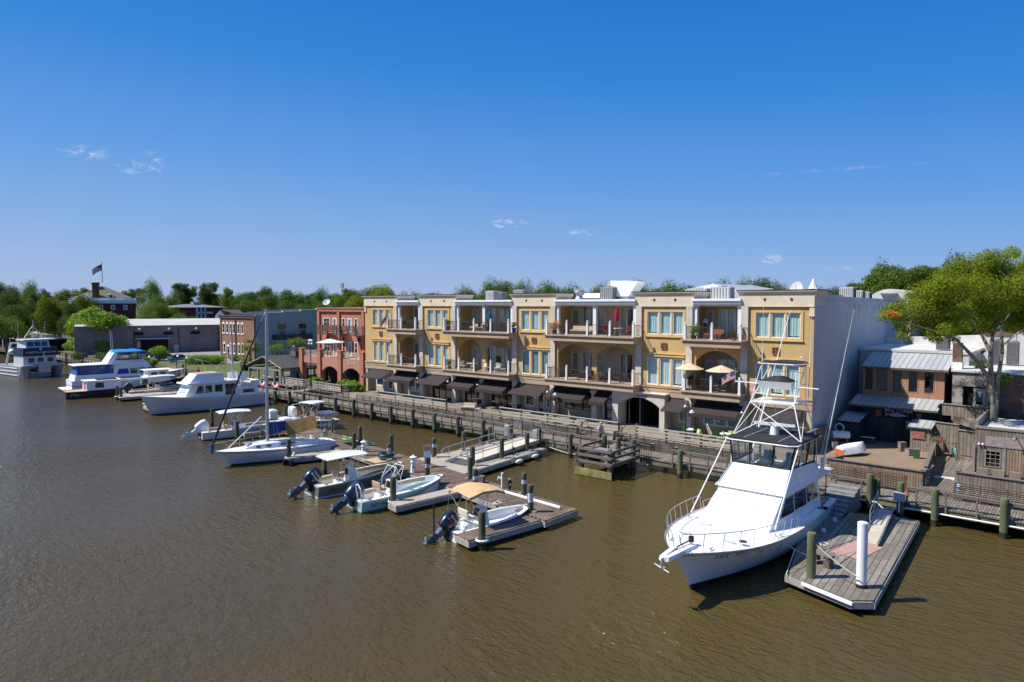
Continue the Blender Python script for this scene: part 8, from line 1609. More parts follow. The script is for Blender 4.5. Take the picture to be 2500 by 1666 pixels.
LI = [([bR,D(2426,1000,dr),D(2420,930,dr),D(2418,870,dr-.5),D(2423,820,dr),D(2430,770,dr+1),D(2445,720,dr+1)],.34,.10),([D(2421,935,dr),D(2388,885,dr-1),D(2355,850,dr-1.5),D(2330,825,dr-2),D(2290,812,dr-2),D(2250,800,dr-2),D(2185,780,dr-2)],.22,.035),
      ([D(2418,860,dr-.5),D(2395,815,dr),D(2370,775,dr),D(2345,750,dr),D(2330,715,dr)],.18,.05),([bR,D(2436,930,dr+1),D(2447,860,dr+1),D(2445,805,dr+1.5),D(2440,760,dr+2),D(2480,705,dr+2)],.26,.06),([D(2447,845,dr+1),D(2470,825,dr+1),D(2505,805,dr)],.08,.03),([D(2420,815,dr),D(2445,795,dr),D(2480,745,dr)],.09,.03),([D(2330,825,dr-2),D(2300,790,dr-1),D(2270,750,dr-1)],.08,.03),([D(2250,800,dr-2),D(2210,815,dr-2)],.04,.015),([D(2370,775,dr),D(2395,735,dr),D(2420,690,dr)],.09,.03),([D(2250,800,dr-2),D(2225,775,dr-2),D(2200,745,dr-2)],.05,.02),([D(2345,750,dr),D(2310,715,dr+1)],.06,.02)]
big_tree('big spreading yellow green tree with forked pale trunk rising above the white roofs',bR,CLp,LI,'gold',34000,.08,m_barkp,extra=[('orange',[(D(2172,766,dr-2),.36),(D(2188,770,dr-2),.32)],220),('olive',[(c+Vector((.3,.5,-.3)),r*.95) for c,r in CLp[::2]],18000),('mid',[(D(2275,735,dr+2),1.0),(D(2430,720,dr+2),1.4),(D(2350,780,dr+2),1.0),(D(2500,780,dr+2),1.2)],2500)])
for lb,px0,seed,pts in (('large light green tree just right of the white side wall',2165,1,[(2112,700,2.0),(2130,680,2.2),(2155,664,2.4),(2185,668,2.6),(2165,695,2.8),(2205,695,2.6),(2135,705,2.0),(2190,715,2.4)]),('second large light green tree behind the barrel roof',2255,2,[(2225,672,2.2),(2250,664,2.4),(2285,668,2.6),(2240,690,2.8),(2275,695,2.8),(2310,680,2.4),(2300,705,2.6),(2225,705,2.4)])):
    bb = D(px0,780,88); bb.z = LZ; big_tree(lb,bb,[(D(x+rt_.uniform(-10,10),y+rt_.uniform(-4,14),88+rt_.uniform(-4,4)),r*rt_.uniform(.4,.62)) for x,y,r in pts*3],[([bb,D(px0,730,88),D(px0-8,690,88)],.4,.15),([D(px0,730,88),D(px0+25,690,88)],.2,.08)],'mid',15000,.15)
# vine on the brick wall, hedge, lawn bushes, palms
t = thing('climbing_plant','bright green climbing plant on the brick wall right of the tree trunk','plant',(xonY(2450,7.6),7.6,5)); c = ony(2450,928,7.7); g = random.Random(3); crown(g,[(Vector((0,0,c.z-5)),.55),(Vector((.3,0,c.z-4.8)),.4),(Vector((-.3,.1,c.z-5.5)),.35)],700,.09).build('leaves',LM['bright'],t,recalc=False)
c = ony(2350,870,12.0); t = thing('weeds','dark green weeds sprouting beside the brick chimney on the roof','plant',(c.x,11,7.3)); crown(g,[(Vector((1.2,0,.3)),.45),(Vector((1.5,.2,.2)),.35)],400,.09).build('leaves',LM['mid'],t,recalc=False)
a,b = onz(463,890,LZ),onz(526,890,LZ); t = thing('hedge','clipped bright green hedge between parking lot and boardwalk','hedge',(a.x,a.y,LZ)); crown(g,[((b-a)*f+Vector((0,dy,.8)),1.05) for f in [i/7 for i in range(8)] for dy in (0,1.2)],9000,.11,.95).build('leaves',LM['bright'],t,recalc=False)
for px,py,r,kd,lb in ((345,885,.9,'bright','low bright green bush left of the thin lamp posts'),(372,890,.8,'mid','low mid green bush between the boat bimini and the small wispy tree'),(355,892,.7,'bright','small bush by the walkway fence below the parking lot'),(330,878,.9,'bright','bright low bush just right of the blue bimini'),(575,882,.9,'mid','low bush at the foot of the brown brick front'),(605,905,1.0,'mid','bush behind the boardwalk left of the palms'),(455,885,.6,'olive','small bush at the left end of the hedge'),(190,880,1.4,'dark','dark shrub below the bright tree'),(255,880,1.3,'dark','dark shrub in the shade right below the bright tree')):
    P_ = onz(px,py,LZ); t = thing('bush',lb,'bush',P_,group='bushes on the bank'); crown(g,[(Vector((g.uniform(-1,1)*r,g.uniform(-.5,.5),r*.6)),r*.8) for _ in range(4)],900,.14).build('leaves',LM[kd],t,recalc=False)
def palm(label,base,h,n=26,fl=1.6,seed=1,kd='mid'):
    t = thing('palm',label,'palm',base,group='palmetto palms'); g = random.Random(seed); q = M(); q.tube((0,0,-.3),(0,0,h),.22,.2,8); q.build('trunk',m_bark,t)
    m = M()
    for i in range(n):
        a = i*2.399; el = g.uniform(-.5,1.2); L_ = fl*g.uniform(.8,1.15); st = Vector((math.cos(a)*math.cos(el),math.sin(a)*math.cos(el),math.sin(el))); side = Vector((-math.sin(a),math.cos(a),0)); c = Vector((0,0,h))+st*L_*.45
        for k in range(-4,5): tip = c+(st*math.cos(k*.27)+side*math.sin(k*.27))*L_*.6-Vector((0,0,.25*L_)); w_ = side*.05+Vector((0,0,.02)); m.quad(c-w_,tip-w_*.2,tip+w_*.2,c+w_)
        m.quad(Vector((0,0,h)),c-side*.02,c+side*.02)
    m.build('fronds',LM[kd],t,recalc=False)
b1 = onz(612,900,LZ); palm('tall palmetto at the corner of the grey painted wall',b1,zat(612,845,b1)-LZ,34,2.2,1,'olive')
for px,py,pt,lb,fl in ((675,872,858,'left palmetto against the grey painted wall',1.9),(725,868,842,'right palmetto against the grey painted wall behind the lamp post',1.9),(597,905,880,'short palmetto left of the tall one',1.5)):
    P_ = onz(px,py,LZ) if px < 650 else Vector((*distpt(px,104 if px == 675 else 100)[:2],LZ)); palm(lb,P_,max(1.2,zat(px,pt,P_)-LZ),28,fl,px)
def potted(label,P_,r,h,kd='mid',pot=m_terra,ph=.35,pr=.2,leaf=.06,n=260,flowers=None):
    t = thing('potted_plant',label,'potted plant',P_,group='potted plants'); q = M(); q.cyl(0,0,0,ph,pr*.75,pr,10); q.build('pot',pot,t); g = random.Random(len(label)+int(P_[0]*10)); crown(g,[(Vector((g.uniform(-.4,.4)*r,g.uniform(-.3,.3)*r,ph+h*(.3+.5*f))),r*.55) for f in (0,.4,.8)],n,leaf,1.0).build('leaves',LM[kd],t,recalc=False)
    if flowers: q = M(); [q.ball((g.gauss(0,r*.4),g.gauss(0,r*.4),ph+h*g.uniform(.3,.9)),.05,4) for _ in range(40)]; q.build('flowers',flowers,t)
for i,(px,lb) in enumerate(((835,'leftmost banana leaf plant behind the terrace railing'),(850,'middle banana leaf plant behind the terrace railing'),(866,'rightmost banana leaf plant behind the terrace railing'),(765,'leafy plant under the left brick arch'))):
    x = xonY(px,-1.4); t = thing('plant',lb,'plant',(x,-1.4,1.15),group='leafy plants by the brick terrace'); g = random.Random(i); crown(g,[(Vector((g.uniform(-.9,.9),g.uniform(-.3,.3),g.uniform(.6,1.3))),.55) for _ in range(5)],420,.22).build('leaves',LM['bright'],t,recalc=False)
# ================= furniture, people, small things =================
def chair_proto(m,label='x'):
    t = thing('chair',label,'chair'); q = M(); q.box(-.24,.24,-.24,.24,.42,.48); q.build('seat',m,t); q = M(); q.cbox((0,.25,.72),(.48,.05,.46),rx=.15); q.build('backrest',m,t)
    for x in (-.21,.21):
        for y in (-.21,.21): q = M(); q.tube((x,y,0),(x,y,.43),.022,n=4); q.build('leg',m,t)
    return t
FMAT = {'dark brown': mat('dark_wicker',(.07,.045,.035),.9,.3,20),'white': m_white,'red': mat('crimson_cushion',(.35,.02,.04),.8,.15,8),'rust': mat('rust_wicker',(.28,.10,.05),.8,.3,20),'green': mat('green_plastic_chair',(.03,.10,.04),.5,.1),'yellow': mat('lime_yellow_plastic',(.55,.60,.12),.5,.1),'beige': mat('beige_cushion',(.50,.42,.32),.9,.1,6)}
PROT = {}
def chair(col,x,y,z,rz,where):
    lb = '%s chair %s' % (col,where)
    if col not in PROT: PROT[col] = r = chair_proto(FMAT[col],lb); r.location = (x,y,z); r.rotation_euler = (0,0,rz); r['group'] = 'balcony and patio chairs'; KIDS[r.name] = [(c,[]) for c in r.children]; return r
    return dup(PROT[col],(x,y,z),rz,lb,'balcony and patio chairs')
def table(x,y,z,r,h,col,label,round_=True):
    t = thing('table',label,'table',(x,y,z),group='balcony and patio tables'); q = M(); (q.cyl(0,0,h-.05,h,r,n=16) if round_ else q.box(-r,r,-r*.7,r*.7,h-.05,h)); q.build('table_top',FMAT[col],t)
    for a,b in ((-.6,-.45),(.6,-.45),(-.6,.45),(.6,.45)): q = M(); q.tube((a*r,b*r,0),(a*r*.8,b*r*.8,h-.04),.025,n=4); q.build('leg',FMAT[col],t)
def parasol(x,y,z,h,open_,m,label,r=1.45):
    t = thing('parasol',label,'parasol',(x,y,z),group='parasols'); q = M(); q.tube((0,0,0),(0,0,h),.03); q.build('pole',m_black if not open_ else m_tanpost,t); q = M()
    if open_: q.loft([[(rr*math.cos(a*math.pi/4+.3),rr*math.sin(a*math.pi/4+.3),zz) for a in range(8)] for rr,zz in ((.05,h),(r*.5,h-.22),(r,h-.48),(r-.02,h-.52))],closed=True)
    else: q.loft([[(rr*(1+.25*(a % 2))*math.cos(a*math.pi/6),rr*(1+.25*(a % 2))*math.sin(a*math.pi/6),zz) for a in range(12)] for rr,zz in ((.03,h+.05),(.12,h-.3),(.17,h-.9),(.12,h-1.25),(.09,h-1.3))],closed=True)
    q.build('canopy',m,t,smooth=20 if not open_ else 0); q = M(); q.cyl(0,0,0,.08,.28,n=10); q.build('base',m_black,t)
m_teal2 = mat('teal_canvas',(.01,.16,.24),.85,.15,8); m_crim = mat('crimson_canvas',(.42,.01,.04),.85,.15,8); m_tanc = mat('tan_parasol_canvas',(.62,.47,.32),.85,.04,4); m_palc = mat('pale_grey_canvas',(.5,.55,.52),.85,.1,8)
g = random.Random(9)
def bx(i,f): return PX[i][0]*K+(PX[i][-1]-PX[i][0])*K*f
# second bay
for f,lb in ((.57,'closed teal parasol right of the middle column on the upper second bay balcony'),(.86,'closed teal parasol near the right end of the upper second bay balcony')): parasol(bx(1,f),.2,ZU+.02,2.35,0,m_teal2,lb)
parasol(bx(1,.8),.6,ZB+.02,2.3,0,m_palc,'closed pale parasol on the lower second bay balcony')
parasol(bx(2,.75),-.2,ZU+.02,2.6,0,m_crim,'closed crimson parasol over the red chairs on the upper third bay balcony')
parasol(bx(3,.05),-.9,ZB+.02,2.25,1,m_tanc,'open tan parasol, left of the two on the lower fourth bay balcony',1.2); parasol(bx(3,.62),-.7,ZB+.02,2.2,1,m_tanc,'open tan parasol, right of the two on the lower fourth bay balcony',1.25)
parasol(xonY(806,.9),.9,5.0,2.6,1,m_white,'open white parasol on the brick arcade terrace',1.9)
names = ['first','second','third','fourth']
cfg = [(0,1,'dark brown',(.45,.75),.62),(0,0,'dark brown',(.35,.8),.6),(1,1,'dark brown',(.25,.42,.62,.78),.5),(1,0,'white',(.22,.36,.6,.72,.84),.3),(2,1,'red',(.66,.86),.76),(2,0,'dark brown',(.28,.44,.6,.76),.36),(3,1,'rust',(.45,.9),.7),(3,0,'rust',(.2,.5,.78),.6)]
for i,lv,col,fs,tf_ in cfg:
    z = (ZU if lv else ZB)+.02; w_ = '%s %s bay balcony' % ('upper' if lv else 'lower',names[i])
    for k,f in enumerate(fs): chair(col,bx(i,f),-.45+.3*(k % 2),z,(1.4,-1.5,3.0,.3,1.9)[k],'%s from left on %s' % (('first','second','third','fourth','fifth')[k],w_))
    table(bx(i,tf_),-.1,z,.45,.72,'white' if col in ('white','red') else 'dark brown','%s table on the %s' % ('white' if col in ('white','red') else 'dark',w_))
def sofa(x,y,z,w_,label,m='beige',rz=0):
    t = thing('sofa',label,'sofa',(x,y,z),rz,'outdoor sofas'); q = M(); q.box(-w_/2,w_/2,-.35,.4,0,.32); q.build('frame',FMAT['dark brown'],t); q = M(); q.box(-w_/2+.05,w_/2-.05,-.33,.25,.323,.46); q.build('seat_cushion',FMAT[m],t); q = M(); q.cbox((0,.32,.62),(w_-.1,.16,.34),rx=-.15); q.build('back_cushion',FMAT[m],t)
sofa(bx(2,.3),.5,ZU+.02,2.6,'long beige cushioned sofa on the upper third bay balcony'); sofa(bx(1,.35),.7,ZU+.02,2.2,'beige cushioned sofa on the upper second bay balcony'); sofa(bx(0,.7),.6,ZU+.02,1.5,'beige cushioned sofa on the upper first bay balcony'); sofa(bx(3,.35),.6,ZU+.02,1.6,'rust coloured sofa on the upper fourth bay balcony','rust')
potted('leafy plant in a blue pot at the left end of the upper second bay balcony',(bx(1,.03),-1.0,ZU+.02),.4,.8,'olive',mat('cobalt_pot',(.01,.04,.25),.3,.05),.5,.24)
potted('plant in a blue pot at the right end of the upper second bay balcony',(bx(1,1.04),-.9,ZU+.02),.3,.6,'mid',MATS['cobalt_pot'],.5,.24)
potted('red leaved plant at the left end of the upper third bay balcony',(bx(2,.06),-.9,ZU+.02),.65,.9,'orange',m_black,.4,.25,n=320,leaf=.08)
potted('green plant beside the red leaved one on the upper third bay balcony',(bx(2,.16),-1.0,ZU+.02),.4,.7,'mid',m_conc,.35,.2)
potted('big bushy plant at the left corner of the upper fourth bay balcony',(bx(3,.12),-.9,ZU+.02),.6,.95,'bright',m_black,.3,.25,n=500,leaf=.07)
potted('orange flowering pot at the right end of the upper fourth bay balcony',(bx(3,.86),-1.0,ZU+.02),.25,.4,'olive',m_conc,.25,.18)
potted('plant at the left end of the lower second bay balcony',(bx(1,.05),-1.0,ZB+.02),.4,.7,'mid'); potted('dark tree like plant before the right arch of the lower second bay',(bx(1,.68),.3,ZB+.02),.6,1.5,'dark',m_black,.4,.25,n=420,leaf=.08)
potted('bright small plant at the foot of the middle railing on the lower second bay balcony',(bx(1,.48),-1.05,ZB+.02),.25,.45,'bright'); potted('dark hanging plant at the left corner of the lower fourth bay balcony',(bx(3,.07),-1.0,ZB+.4),.35,.6,'dark')
potted('round terracotta jar with dry plant on the lower third bay balcony',(bx(2,.55),-.2,ZB+.02),.15,.3,'olive',m_terra,.8,.32,n=60)
t = thing('table_lamp','table lamp with white shade on the upper fourth bay balcony','lamp',(bx(3,.28)-.9,1.6,ZU+.8)); q = M(); q.cyl(0,0,0,.5,.06,n=8); q.build('stand',m_black,t); q = M(); q.cyl(0,0,.5,.85,.28,.18,12); q.build('shade',m_white,t)
for i,f in ((1,.3),(1,.75),(2,.3)):
    x = bx(i,f); t = thing('ceiling_fan','dark ceiling fan under the %s bay roof, %s' % (names[i],'left one' if f < .5 and i == 1 else 'right one' if i == 1 else 'left side'),'ceiling fan',(x,1.0,ZF-.35)); q = M(); q.cyl(0,0,0,.12,.1,n=8); q.tube((0,0,.1),(0,0,.3),.02); q.build('motor',m_black,t)
    for k in range(4): q = M(); q.cbox((.42*math.cos(k*1.571+.4),.42*math.sin(k*1.571+.4),.05),(.6,.12,.02),rz=k*1.571+.4); q.build('blade',m_black,t)
flag((PX[0][0]*K-.1,-1.5,ZU+1.5),.95,.6,'small american flag drooping from the leftmost balcony corner post',1,.1,droop=.9,yaw=-2.2,pole=True,sc=.6)
flag((bx(3,.93),-1.35,ZB+1.95),1.1,.65,'american flag on the lower fourth bay balcony below the tan parasols',1,1.0,droop=.5,yaw=math.pi+.3,sc=.6); flag((-3.95,-.35,5.9),.7,.45,'tiny faded american flag at the lower left of the rightmost tower window',1,.1,droop=.2,yaw=math.pi,sc=.4)
# patio: tables, lamps, people
for px,col,k in ((1672,'green',0),(1700,'green',1),(1716,'yellow',2),(1740,'green',3),(1762,'yellow',4),(1782,'yellow',5)): x = xonY(px,-2.2); chair(col,x,-2.2+.5*(k % 2),PZ,k*1.3,'on the patio right of the portal, %s from left' % ('first','second','third','fourth','fifth','sixth')[k])
table(xonY(1690,-1.7),-1.7,PZ,.45,.74,'white','white table between green chairs below the wide fourth bay awning'); table(xonY(1775,-1.7),-1.7,PZ,.45,.74,'white','white table beside yellow chairs at the right end of the patio')
for k,px in enumerate((1290,1345,1385,1425)): x = xonY(px,-3.6); table(x,-3.6,PZ,.5,.75,'beige','beige patio table below the sixth and seventh awnings, %s from the left' % names[k],False)
for k,px in enumerate((1160,1210,1255)): x = xonY(px,-1.5); table(x,-1.5,PZ,.45,1.0,'dark brown','dark high table in the shaded dining bay, %s from the left' % names[k]); chair('dark brown',x+.7,-1.4,PZ,1.2,'beside the %s high table in the shaded dining bay' % names[k])
x = xonY(1148,-3); sofa(x,-3.2,PZ,1.5,'white lounge sofa on the patio before the open dining bay','beige',.4); chair('white',x+1.6,-3.6,PZ,2,'next to the lounge sofa on the patio')
def lamp(name,label,P_,h,globe=0,grp=None):
    t = thing(name,label,'lamp post',P_,group=grp); q = M(); q.tube((0,0,0),(0,0,h),.07,.05,8); q.build('pole',m_black,t)
    if globe:
        for dx,z in ((-.3,h-.1),(.3,h-.1),(0,h+.35),(-.3,h+.3),(.3,h+.3))[:globe]: q = M(); q.ball((dx,0,z),.17,8); q.build('globe',m_white,t,smooth=60)
        q = M(); q.tube((-.3,0,h-.3),(.3,0,h-.3),.03); q.build('arm',m_black,t)
    else: q = M(); q.path([(0,0,h),(.3,0,h+.25),(.55,0,h+.1)],.03); q.build('arm',m_black,t); q = M(); q.cyl(.55,0,h-.12,h+.1,.26,.06,10); q.build('lamp_shade',m_galv,t)
x = xonY(1671,-3.3); lamp('lamp_post','dark lamp post with pale shade on the patio right of the portal',(x+.2,-3.3,PZ),2.5)
x = xonY(1345,-1.9); lamp('lamp_post','dark lamp post with pale shade by the sixth awning',(x,-1.9,PZ),2.5)
for px,py,pt,gl,lb in ((363,905,870,0,'leftmost lamp post on the bank'),(432,908,868,0,'dark lamp post above the walkway bench'),(454,912,872,0,'dark lamp post left of the hedge with curved arm'),(758,0,0,5,'')):
    if px == 758: lamp('lamp_post','lamp post with white globes behind the left end of the brick terrace',(*distpt(758,88)[:2],LZ),zof(838,88)-LZ,5); continue
    P_ = onz(px,py,1.2); lamp('lamp_post',lb,P_,zat(px,pt,P_)-1.2,0,'lamp posts on the bank')
q = M(); P_ = Vector((*distpt(716,100)[:2],LZ)); t = thing('obelisk','small white louvred obelisk vent behind the black pavilion roof','obelisk',P_); z0,z1 = 3.2,zof(843,100)-LZ; q.cyl(0,0,0,z0,.62,n=4); q.cyl(0,0,z0,z1-.35,.6,.34,4); q.cyl(0,0,z1-.35,z1,.34,.02,4); q.build('white_slats',brickmat('white_louvres',(.7,.7,.7),(.66,.66,.66),(.25,.25,.27),bw=9,rh=.28,ms=.05,axis='wall',var=.05),t)
# people: skinned figures
def person(label,P_,rz,pose='stand',shirt=(.4,.35,.34),pants=(.03,.03,.04),hair=(.4,.38,.36),sc=1.0,step=.0):
    me = bpy.data.meshes.new('p'); bm = bmesh.new(); V = []; sit = pose == 'sit'
    hz = .93 if not sit else .50; dz = hz-.93
    pts = [((0,0,.95+dz),.13),((0,0,1.15+dz),.125),((0,.01,1.38+dz),.14),((0,.0,1.50+dz),.06),((0,-.01,1.58+dz),.075),((0,-.015,1.70+dz),.09)]
    ed = [(0,1),(1,2),(2,3),(3,4),(4,5)]
    def addp(p,r,par): pts.append((p,r)); ed.append((par,len(pts)-1)); return len(pts)-1
    hands = []
    for s in (-1,1):
        a = addp((s*.17,0,1.40+dz),.065,2); b = addp((s*.24,.03*s*(1 if step else 0)+.02,1.12+dz),.045,a); c = addp((s*.23,-.12,.90+dz) if not sit else (s*.2,-.25,1.0+dz),.034,b); d = addp((s*.225,-.17,.82+dz) if not sit else (s*.17,-.33,.98+dz),.028,c); hands.append((pts[d][0],s))
        h = addp((s*.09,0,.90+dz),.095,0); k = addp((s*.10,-.06+s*step,.50) if not sit else (s*.11,-.45,.50),.062,h); f = addp((s*.10,.02+s*step*1.6,.10) if not sit else (s*.11,-.45,.08),.042,k); addp((s*.11,-.14+s*step*1.6,.04) if not sit else (s*.11,-.6,.04),.04,f)
    for p,r in pts: V.append(bm.verts.new(p))
    for a,b in ed: bm.edges.new((V[a],V[b]))
    bm.to_mesh(me); bm.free(); o = bpy.data.objects.new('person',me); SC.collection.objects.link(o); md = o.modifiers.new('s','SKIN'); md.use_smooth_shade = True
    for i,(p,r) in enumerate(pts): me.skin_vertices[0].data[i].radius = (r,r*(.75 if i in (0,1,2) else 1)); me.skin_vertices[0].data[i].use_root = i == 0
    o.modifiers.new('u','SUBSURF').levels = 1; dg = bpy.context.evaluated_depsgraph_get(); nm = bpy.data.meshes.new_from_object(o.evaluated_get(dg)); bpy.data.objects.remove(o)
    q = M(); q.v = [v.co.copy() for v in nm.vertices]; q.f = [tuple(p.vertices) for p in nm.polygons]
    for (h,s) in hands:   # five separate curled fingers
        for k in range(4): x0 = h[0]+(k-1.5)*.014; a = Vector((x0,h[1]-.012,h[2]-.02)); b = a+Vector((0,-.012,-.034-.004*(k in (1,2)))); q.tube(a,b,.0085,.0075,5); q.tube(b,b+Vector((0,.012,-.024)),.0075,.006,5)
        q.tube((h[0]-s*.022,h[1]-.01,h[2]),(h[0]-s*.036,h[1]-.035,h[2]-.032),.009,.007,5)
    q.tube((0,-.095,1.655+dz),(0,-.118,1.63+dz),.01,.014,5); q.ball((.083,-.01,1.65+dz),.022,5,(.5,1,1.2)); q.ball((-.083,-.01,1.65+dz),.022,5,(.5,1,1.2))
    t = q.build('person',mat('skin',(.45,.25,.17),.6,.05),None,smooth=80); t.location = P_; t.rotation_euler = (0,0,rz); t.scale = (sc,)*3; tag(t,label,'person')
    def cloth(nm_,z0,z1,col,off): # clothing follows the body surface
        w = M(); idx = {}
        for p in nm.polygons:
            c = sum((nm.vertices[i].co for i in p.vertices),Vector())/len(p.vertices)
            if z0(c) and z1(c):
                fs = []
                for i in p.vertices:
                    if i not in idx: idx[i] = len(w.v); w.v.append(nm.vertices[i].co+nm.vertices[i].normal*off)
                    fs.append(idx[i])
                w.f.append(tuple(fs))
        w.build(nm_,mat(nm_+str(col),col,.9,.15,12),t,smooth=80,recalc=False)
    cloth('shirt',lambda c: c.z > .88+dz,lambda c: c.z < 1.49+dz and (abs(c.x) < .2 or c.z > 1.16+dz),shirt,.022); cloth('trousers',lambda c: c.z > .09,lambda c: c.z < .97+dz and abs(c.x) < .19,pants,.016)
    w = M(); w.ball((0,.012,1.685+dz),.1,10,(.9,1.0,.95)); w.v = [v if v.y > -.05 or v.z > 1.71+dz else Vector((v.x*.8,-.02,v.z)) for v in w.v]; w.build('hair',mat('hair'+str(hair),hair,.9,.2,20),t,smooth=80)
    w = M(); w.ball((.03,-.094,1.668+dz),.009,4); w.ball((-.03,-.094,1.668+dz),.009,4); w.cbox((0,-.096,1.598+dz),(.04,.012,.008)); w.build('eyes_and_mouth',m_black,t)
    for s in (-1,1): w = M(); w.cbox((s*.105,(-.07+s*step*1.6) if not sit else -.53,.035),(.1,.27,.07)); w.build('shoe',m_black,t)
    return t
xp = xon(1468,1.9); yp = edge(xp)+1.9; person('grey haired man in a pale striped shirt and black trousers walking on the boardwalk',(xp,yp,BZ),-1.9,shirt=(.48,.42,.40),hair=(.55,.52,.48),step=.12,sc=1.03)
P_ = onz(484,925,1.0); person('person in a red top standing by the boardwalk rail behind the trawler',(P_.x,P_.y,BZ),.5,shirt=(.5,.03,.06),pants=(.1,.1,.15),hair=(.05,.04,.03))
P_ = onz(447,912,1.0); person('person in dark clothes standing by the walkway lamp posts',(P_.x,P_.y,BZ),.3,shirt=(.03,.03,.03),pants=(.25,.2,.15),hair=(.03,.02,.02))
x = xonY(20,-6.9); person('person in an orange red shirt under the far left canopy',(x,-6.6,1.2),.5,shirt=(.6,.08,.04),hair=(.1,.05,.03),sc=1.1)
P_ = onz(420,908,1.0); t = thing('bench','tan wooden bench on the walkway left of the lamp post','bench',P_,.5); q = M(); q.box(-.9,.9,-.25,.25,.42,.48); q.build('seat',m_tan,t); q = M(); q.box(-.9,.9,.25,.3,.5,.95); q.build('backrest',m_tan,t)
for s in (-.8,.8): q = M(); q.box(s-.04,s+.04,-.22,.25,0,.415); q.build('leg',m_black,t)
# bunting
mr,mb = MATS['flag_red'],MATS['flag_blue']
for k,px in enumerate((622,640,672)):
    x = xon(px,2.3); t = thing('bunting','red white and blue fan bunting on the inner rail, %s from the left' % names[k],'bunting',(x,edge(x)+2.2,BZ+1.0),group='patriotic rail bunting')
    for r0,r1,m_ in ((0,.3,mb),(.3,.55,MATS['flag_white']),(.55,.85,mr)): q = M(); q.loft([[(r*1.3*math.cos(a),-.05+.03*math.sin(a*14),-r*math.sin(a)) for a in [math.pi*i/16 for i in range(17)]] for r in (r0+.001,r1)],closed=False); q.build('bunting_band',m_,t,recalc=False)
# things on the right
P_ = onz(1505,1084,BZ); t = thing('chalkboard_sign','black folding chalkboard sign on the boardwalk beside the ramp','sign',P_,-.5)
for s,nm_ in ((1,'front_panel'),(-1,'rear_panel')): q = M(); q.cbox((0,s*.18,.52),(.6,.03,1.05),rx=s*.16); b_ = q.build(nm_,m_black,t); q = M(); q.cbox((.31,s*.18,.52),(.03,.05,1.1),rx=s*.16); q.cbox((-.31,s*.18,.52),(.03,.05,1.1),rx=s*.16); q.build('frame',m_cream,b_)
for k,px in enumerate((963,1028,1090,1322,1420,1595,1652)): x = xon(px,2.9); tag((lambda q: q.build('timber_block',mat('raw_timber_block',(.45,.32,.18),.9,.1,4)))(M().box(x-.16,x+.16,edge(x)+2.75,edge(x)+3.05,.2,1.42)),'pale timber block post between boardwalk and patio wall, %s from the left' % ('first','second','third','fourth','fifth','sixth','seventh')[k],'post','pale timber block posts')
P_ = onz(2340,1210,BZ); t = thing('traffic_cone','blue and white striped cone on the walkway at right','cone',P_)
q = M(); q.box(-.22,.22,-.22,.22,0,.05); q.build('base',mat('cone_blue',(.01,.16,.5),.6),t)
for k in range(5): q = M(); q.cyl(0,0,.05+k*.16,.21+k*.16,.16-k*.026,.134-k*.026,12); q.build('cone_band',MATS['cone_blue'] if k % 2 == 0 else m_white,t)
P_ = onz(2330,1120,DZ-.06); t = thing('bicycle','turquoise framed bicycle leaning by the grey wooden gates','bicycle',P_,1.9)
for x in (-.5,.5):
    q = M(); q.X = Matrix.Translation((x,0,.34)) @ Matrix.Rotation(math.pi/2,4,'X'); torus(q,.32,.022,0,20,6); w_ = q.build('wheel',m_black,t)
    q = M(); [q.tube((x,0,.34),(x+.3*math.cos(a),0,.34+.3*math.sin(a)),.004,n=3) for a in [i*math.pi/5 for i in range(10)]]; q.build('spokes',m_metal,w_)
q = M(); q.path([(-.5,0,.34),(-.15,0,.82),(.35,0,.85),(-.02,0,.32),(-.15,0,.82)],.022); q.tube((-.5,0,.34),(-.02,0,.32),.018); q.path([(.5,0,.34),(.35,0,.85),(.32,0,1.0)],.02); q.build('frame',mat('turquoise_frame',(.02,.35,.38),.3),t)
q = M(); q.tube((.32,-.26,1.02),(.32,.26,1.02),.015); q.build('handlebar',m_black,t); q = M(); q.ball((-.2,0,.9),.12,6,(1.1,.6,.35)); q.build('saddle',m_black,t); q = M(); q.tube((-.02,0,.32),(.1,.08,.2),.015); q.tube((-.02,0,.32),(-.14,-.08,.44),.015); q.build('pedals',m_metal,t)
P_ = onz(2052,1092,DZ); t = thing('grill','white barrel grill table standing by the tall white wall','grill',P_,.5); q = M(); q.tube((-.6,0,.95),(.6,0,.95),.28,n=12); q.build('barrel',m_lgrey,t)
for x in (-.5,.5):
    for y in (-.25,.25): q = M(); q.tube((x,y,0),(x*.9,y*.5,.85),.02); q.build('leg',m_galv,t)
boardwall('fence','brown board screen against the tall white wall beside the grill',[(.25,-2.2),(.35,3.2)],DZ,2.9,m_fence)
t = thing('life_ring','pale life ring hanging on the board screen end','life ring',(.75,4.45,2.5)); q = M(); q.X = Matrix.Rotation(math.pi/2,4,'X'); torus(q,.32,.07); q.build('ring',m_lgrey,t,smooth=60)
P_ = onz(2305,1185,DZ); t = thing('concrete_sheet','pale rectangular sheet laid as a ramp between walkway and boardwalk','board',(9.0,-5.6,1.1)); q = M(); a0,a1,a2,a3 = onz(2277,1182,1.0),onz(2330,1200,1.0),onz(2330,1168,1.33),onz(2281,1163,1.33); q.add([v+Vector((0,0,d)) for d in (0,.05) for v in (a0,a1,a2,a3)],[(0,3,2,1),(4,5,6,7),(0,1,5,4),(1,2,6,5),(2,3,7,6),(3,0,4,7)]); q.build('sheet',mat('pale_sheet',(.52,.48,.43),.8,.05),t,world=True)
t = thing('bench','small white topped bench in front of the dark tavern shed','bench',(2.6,5.4,DZ)); q = M(); q.box(-.5,.5,-.2,.2,.45,.5); q.build('seat',m_lgrey,t)
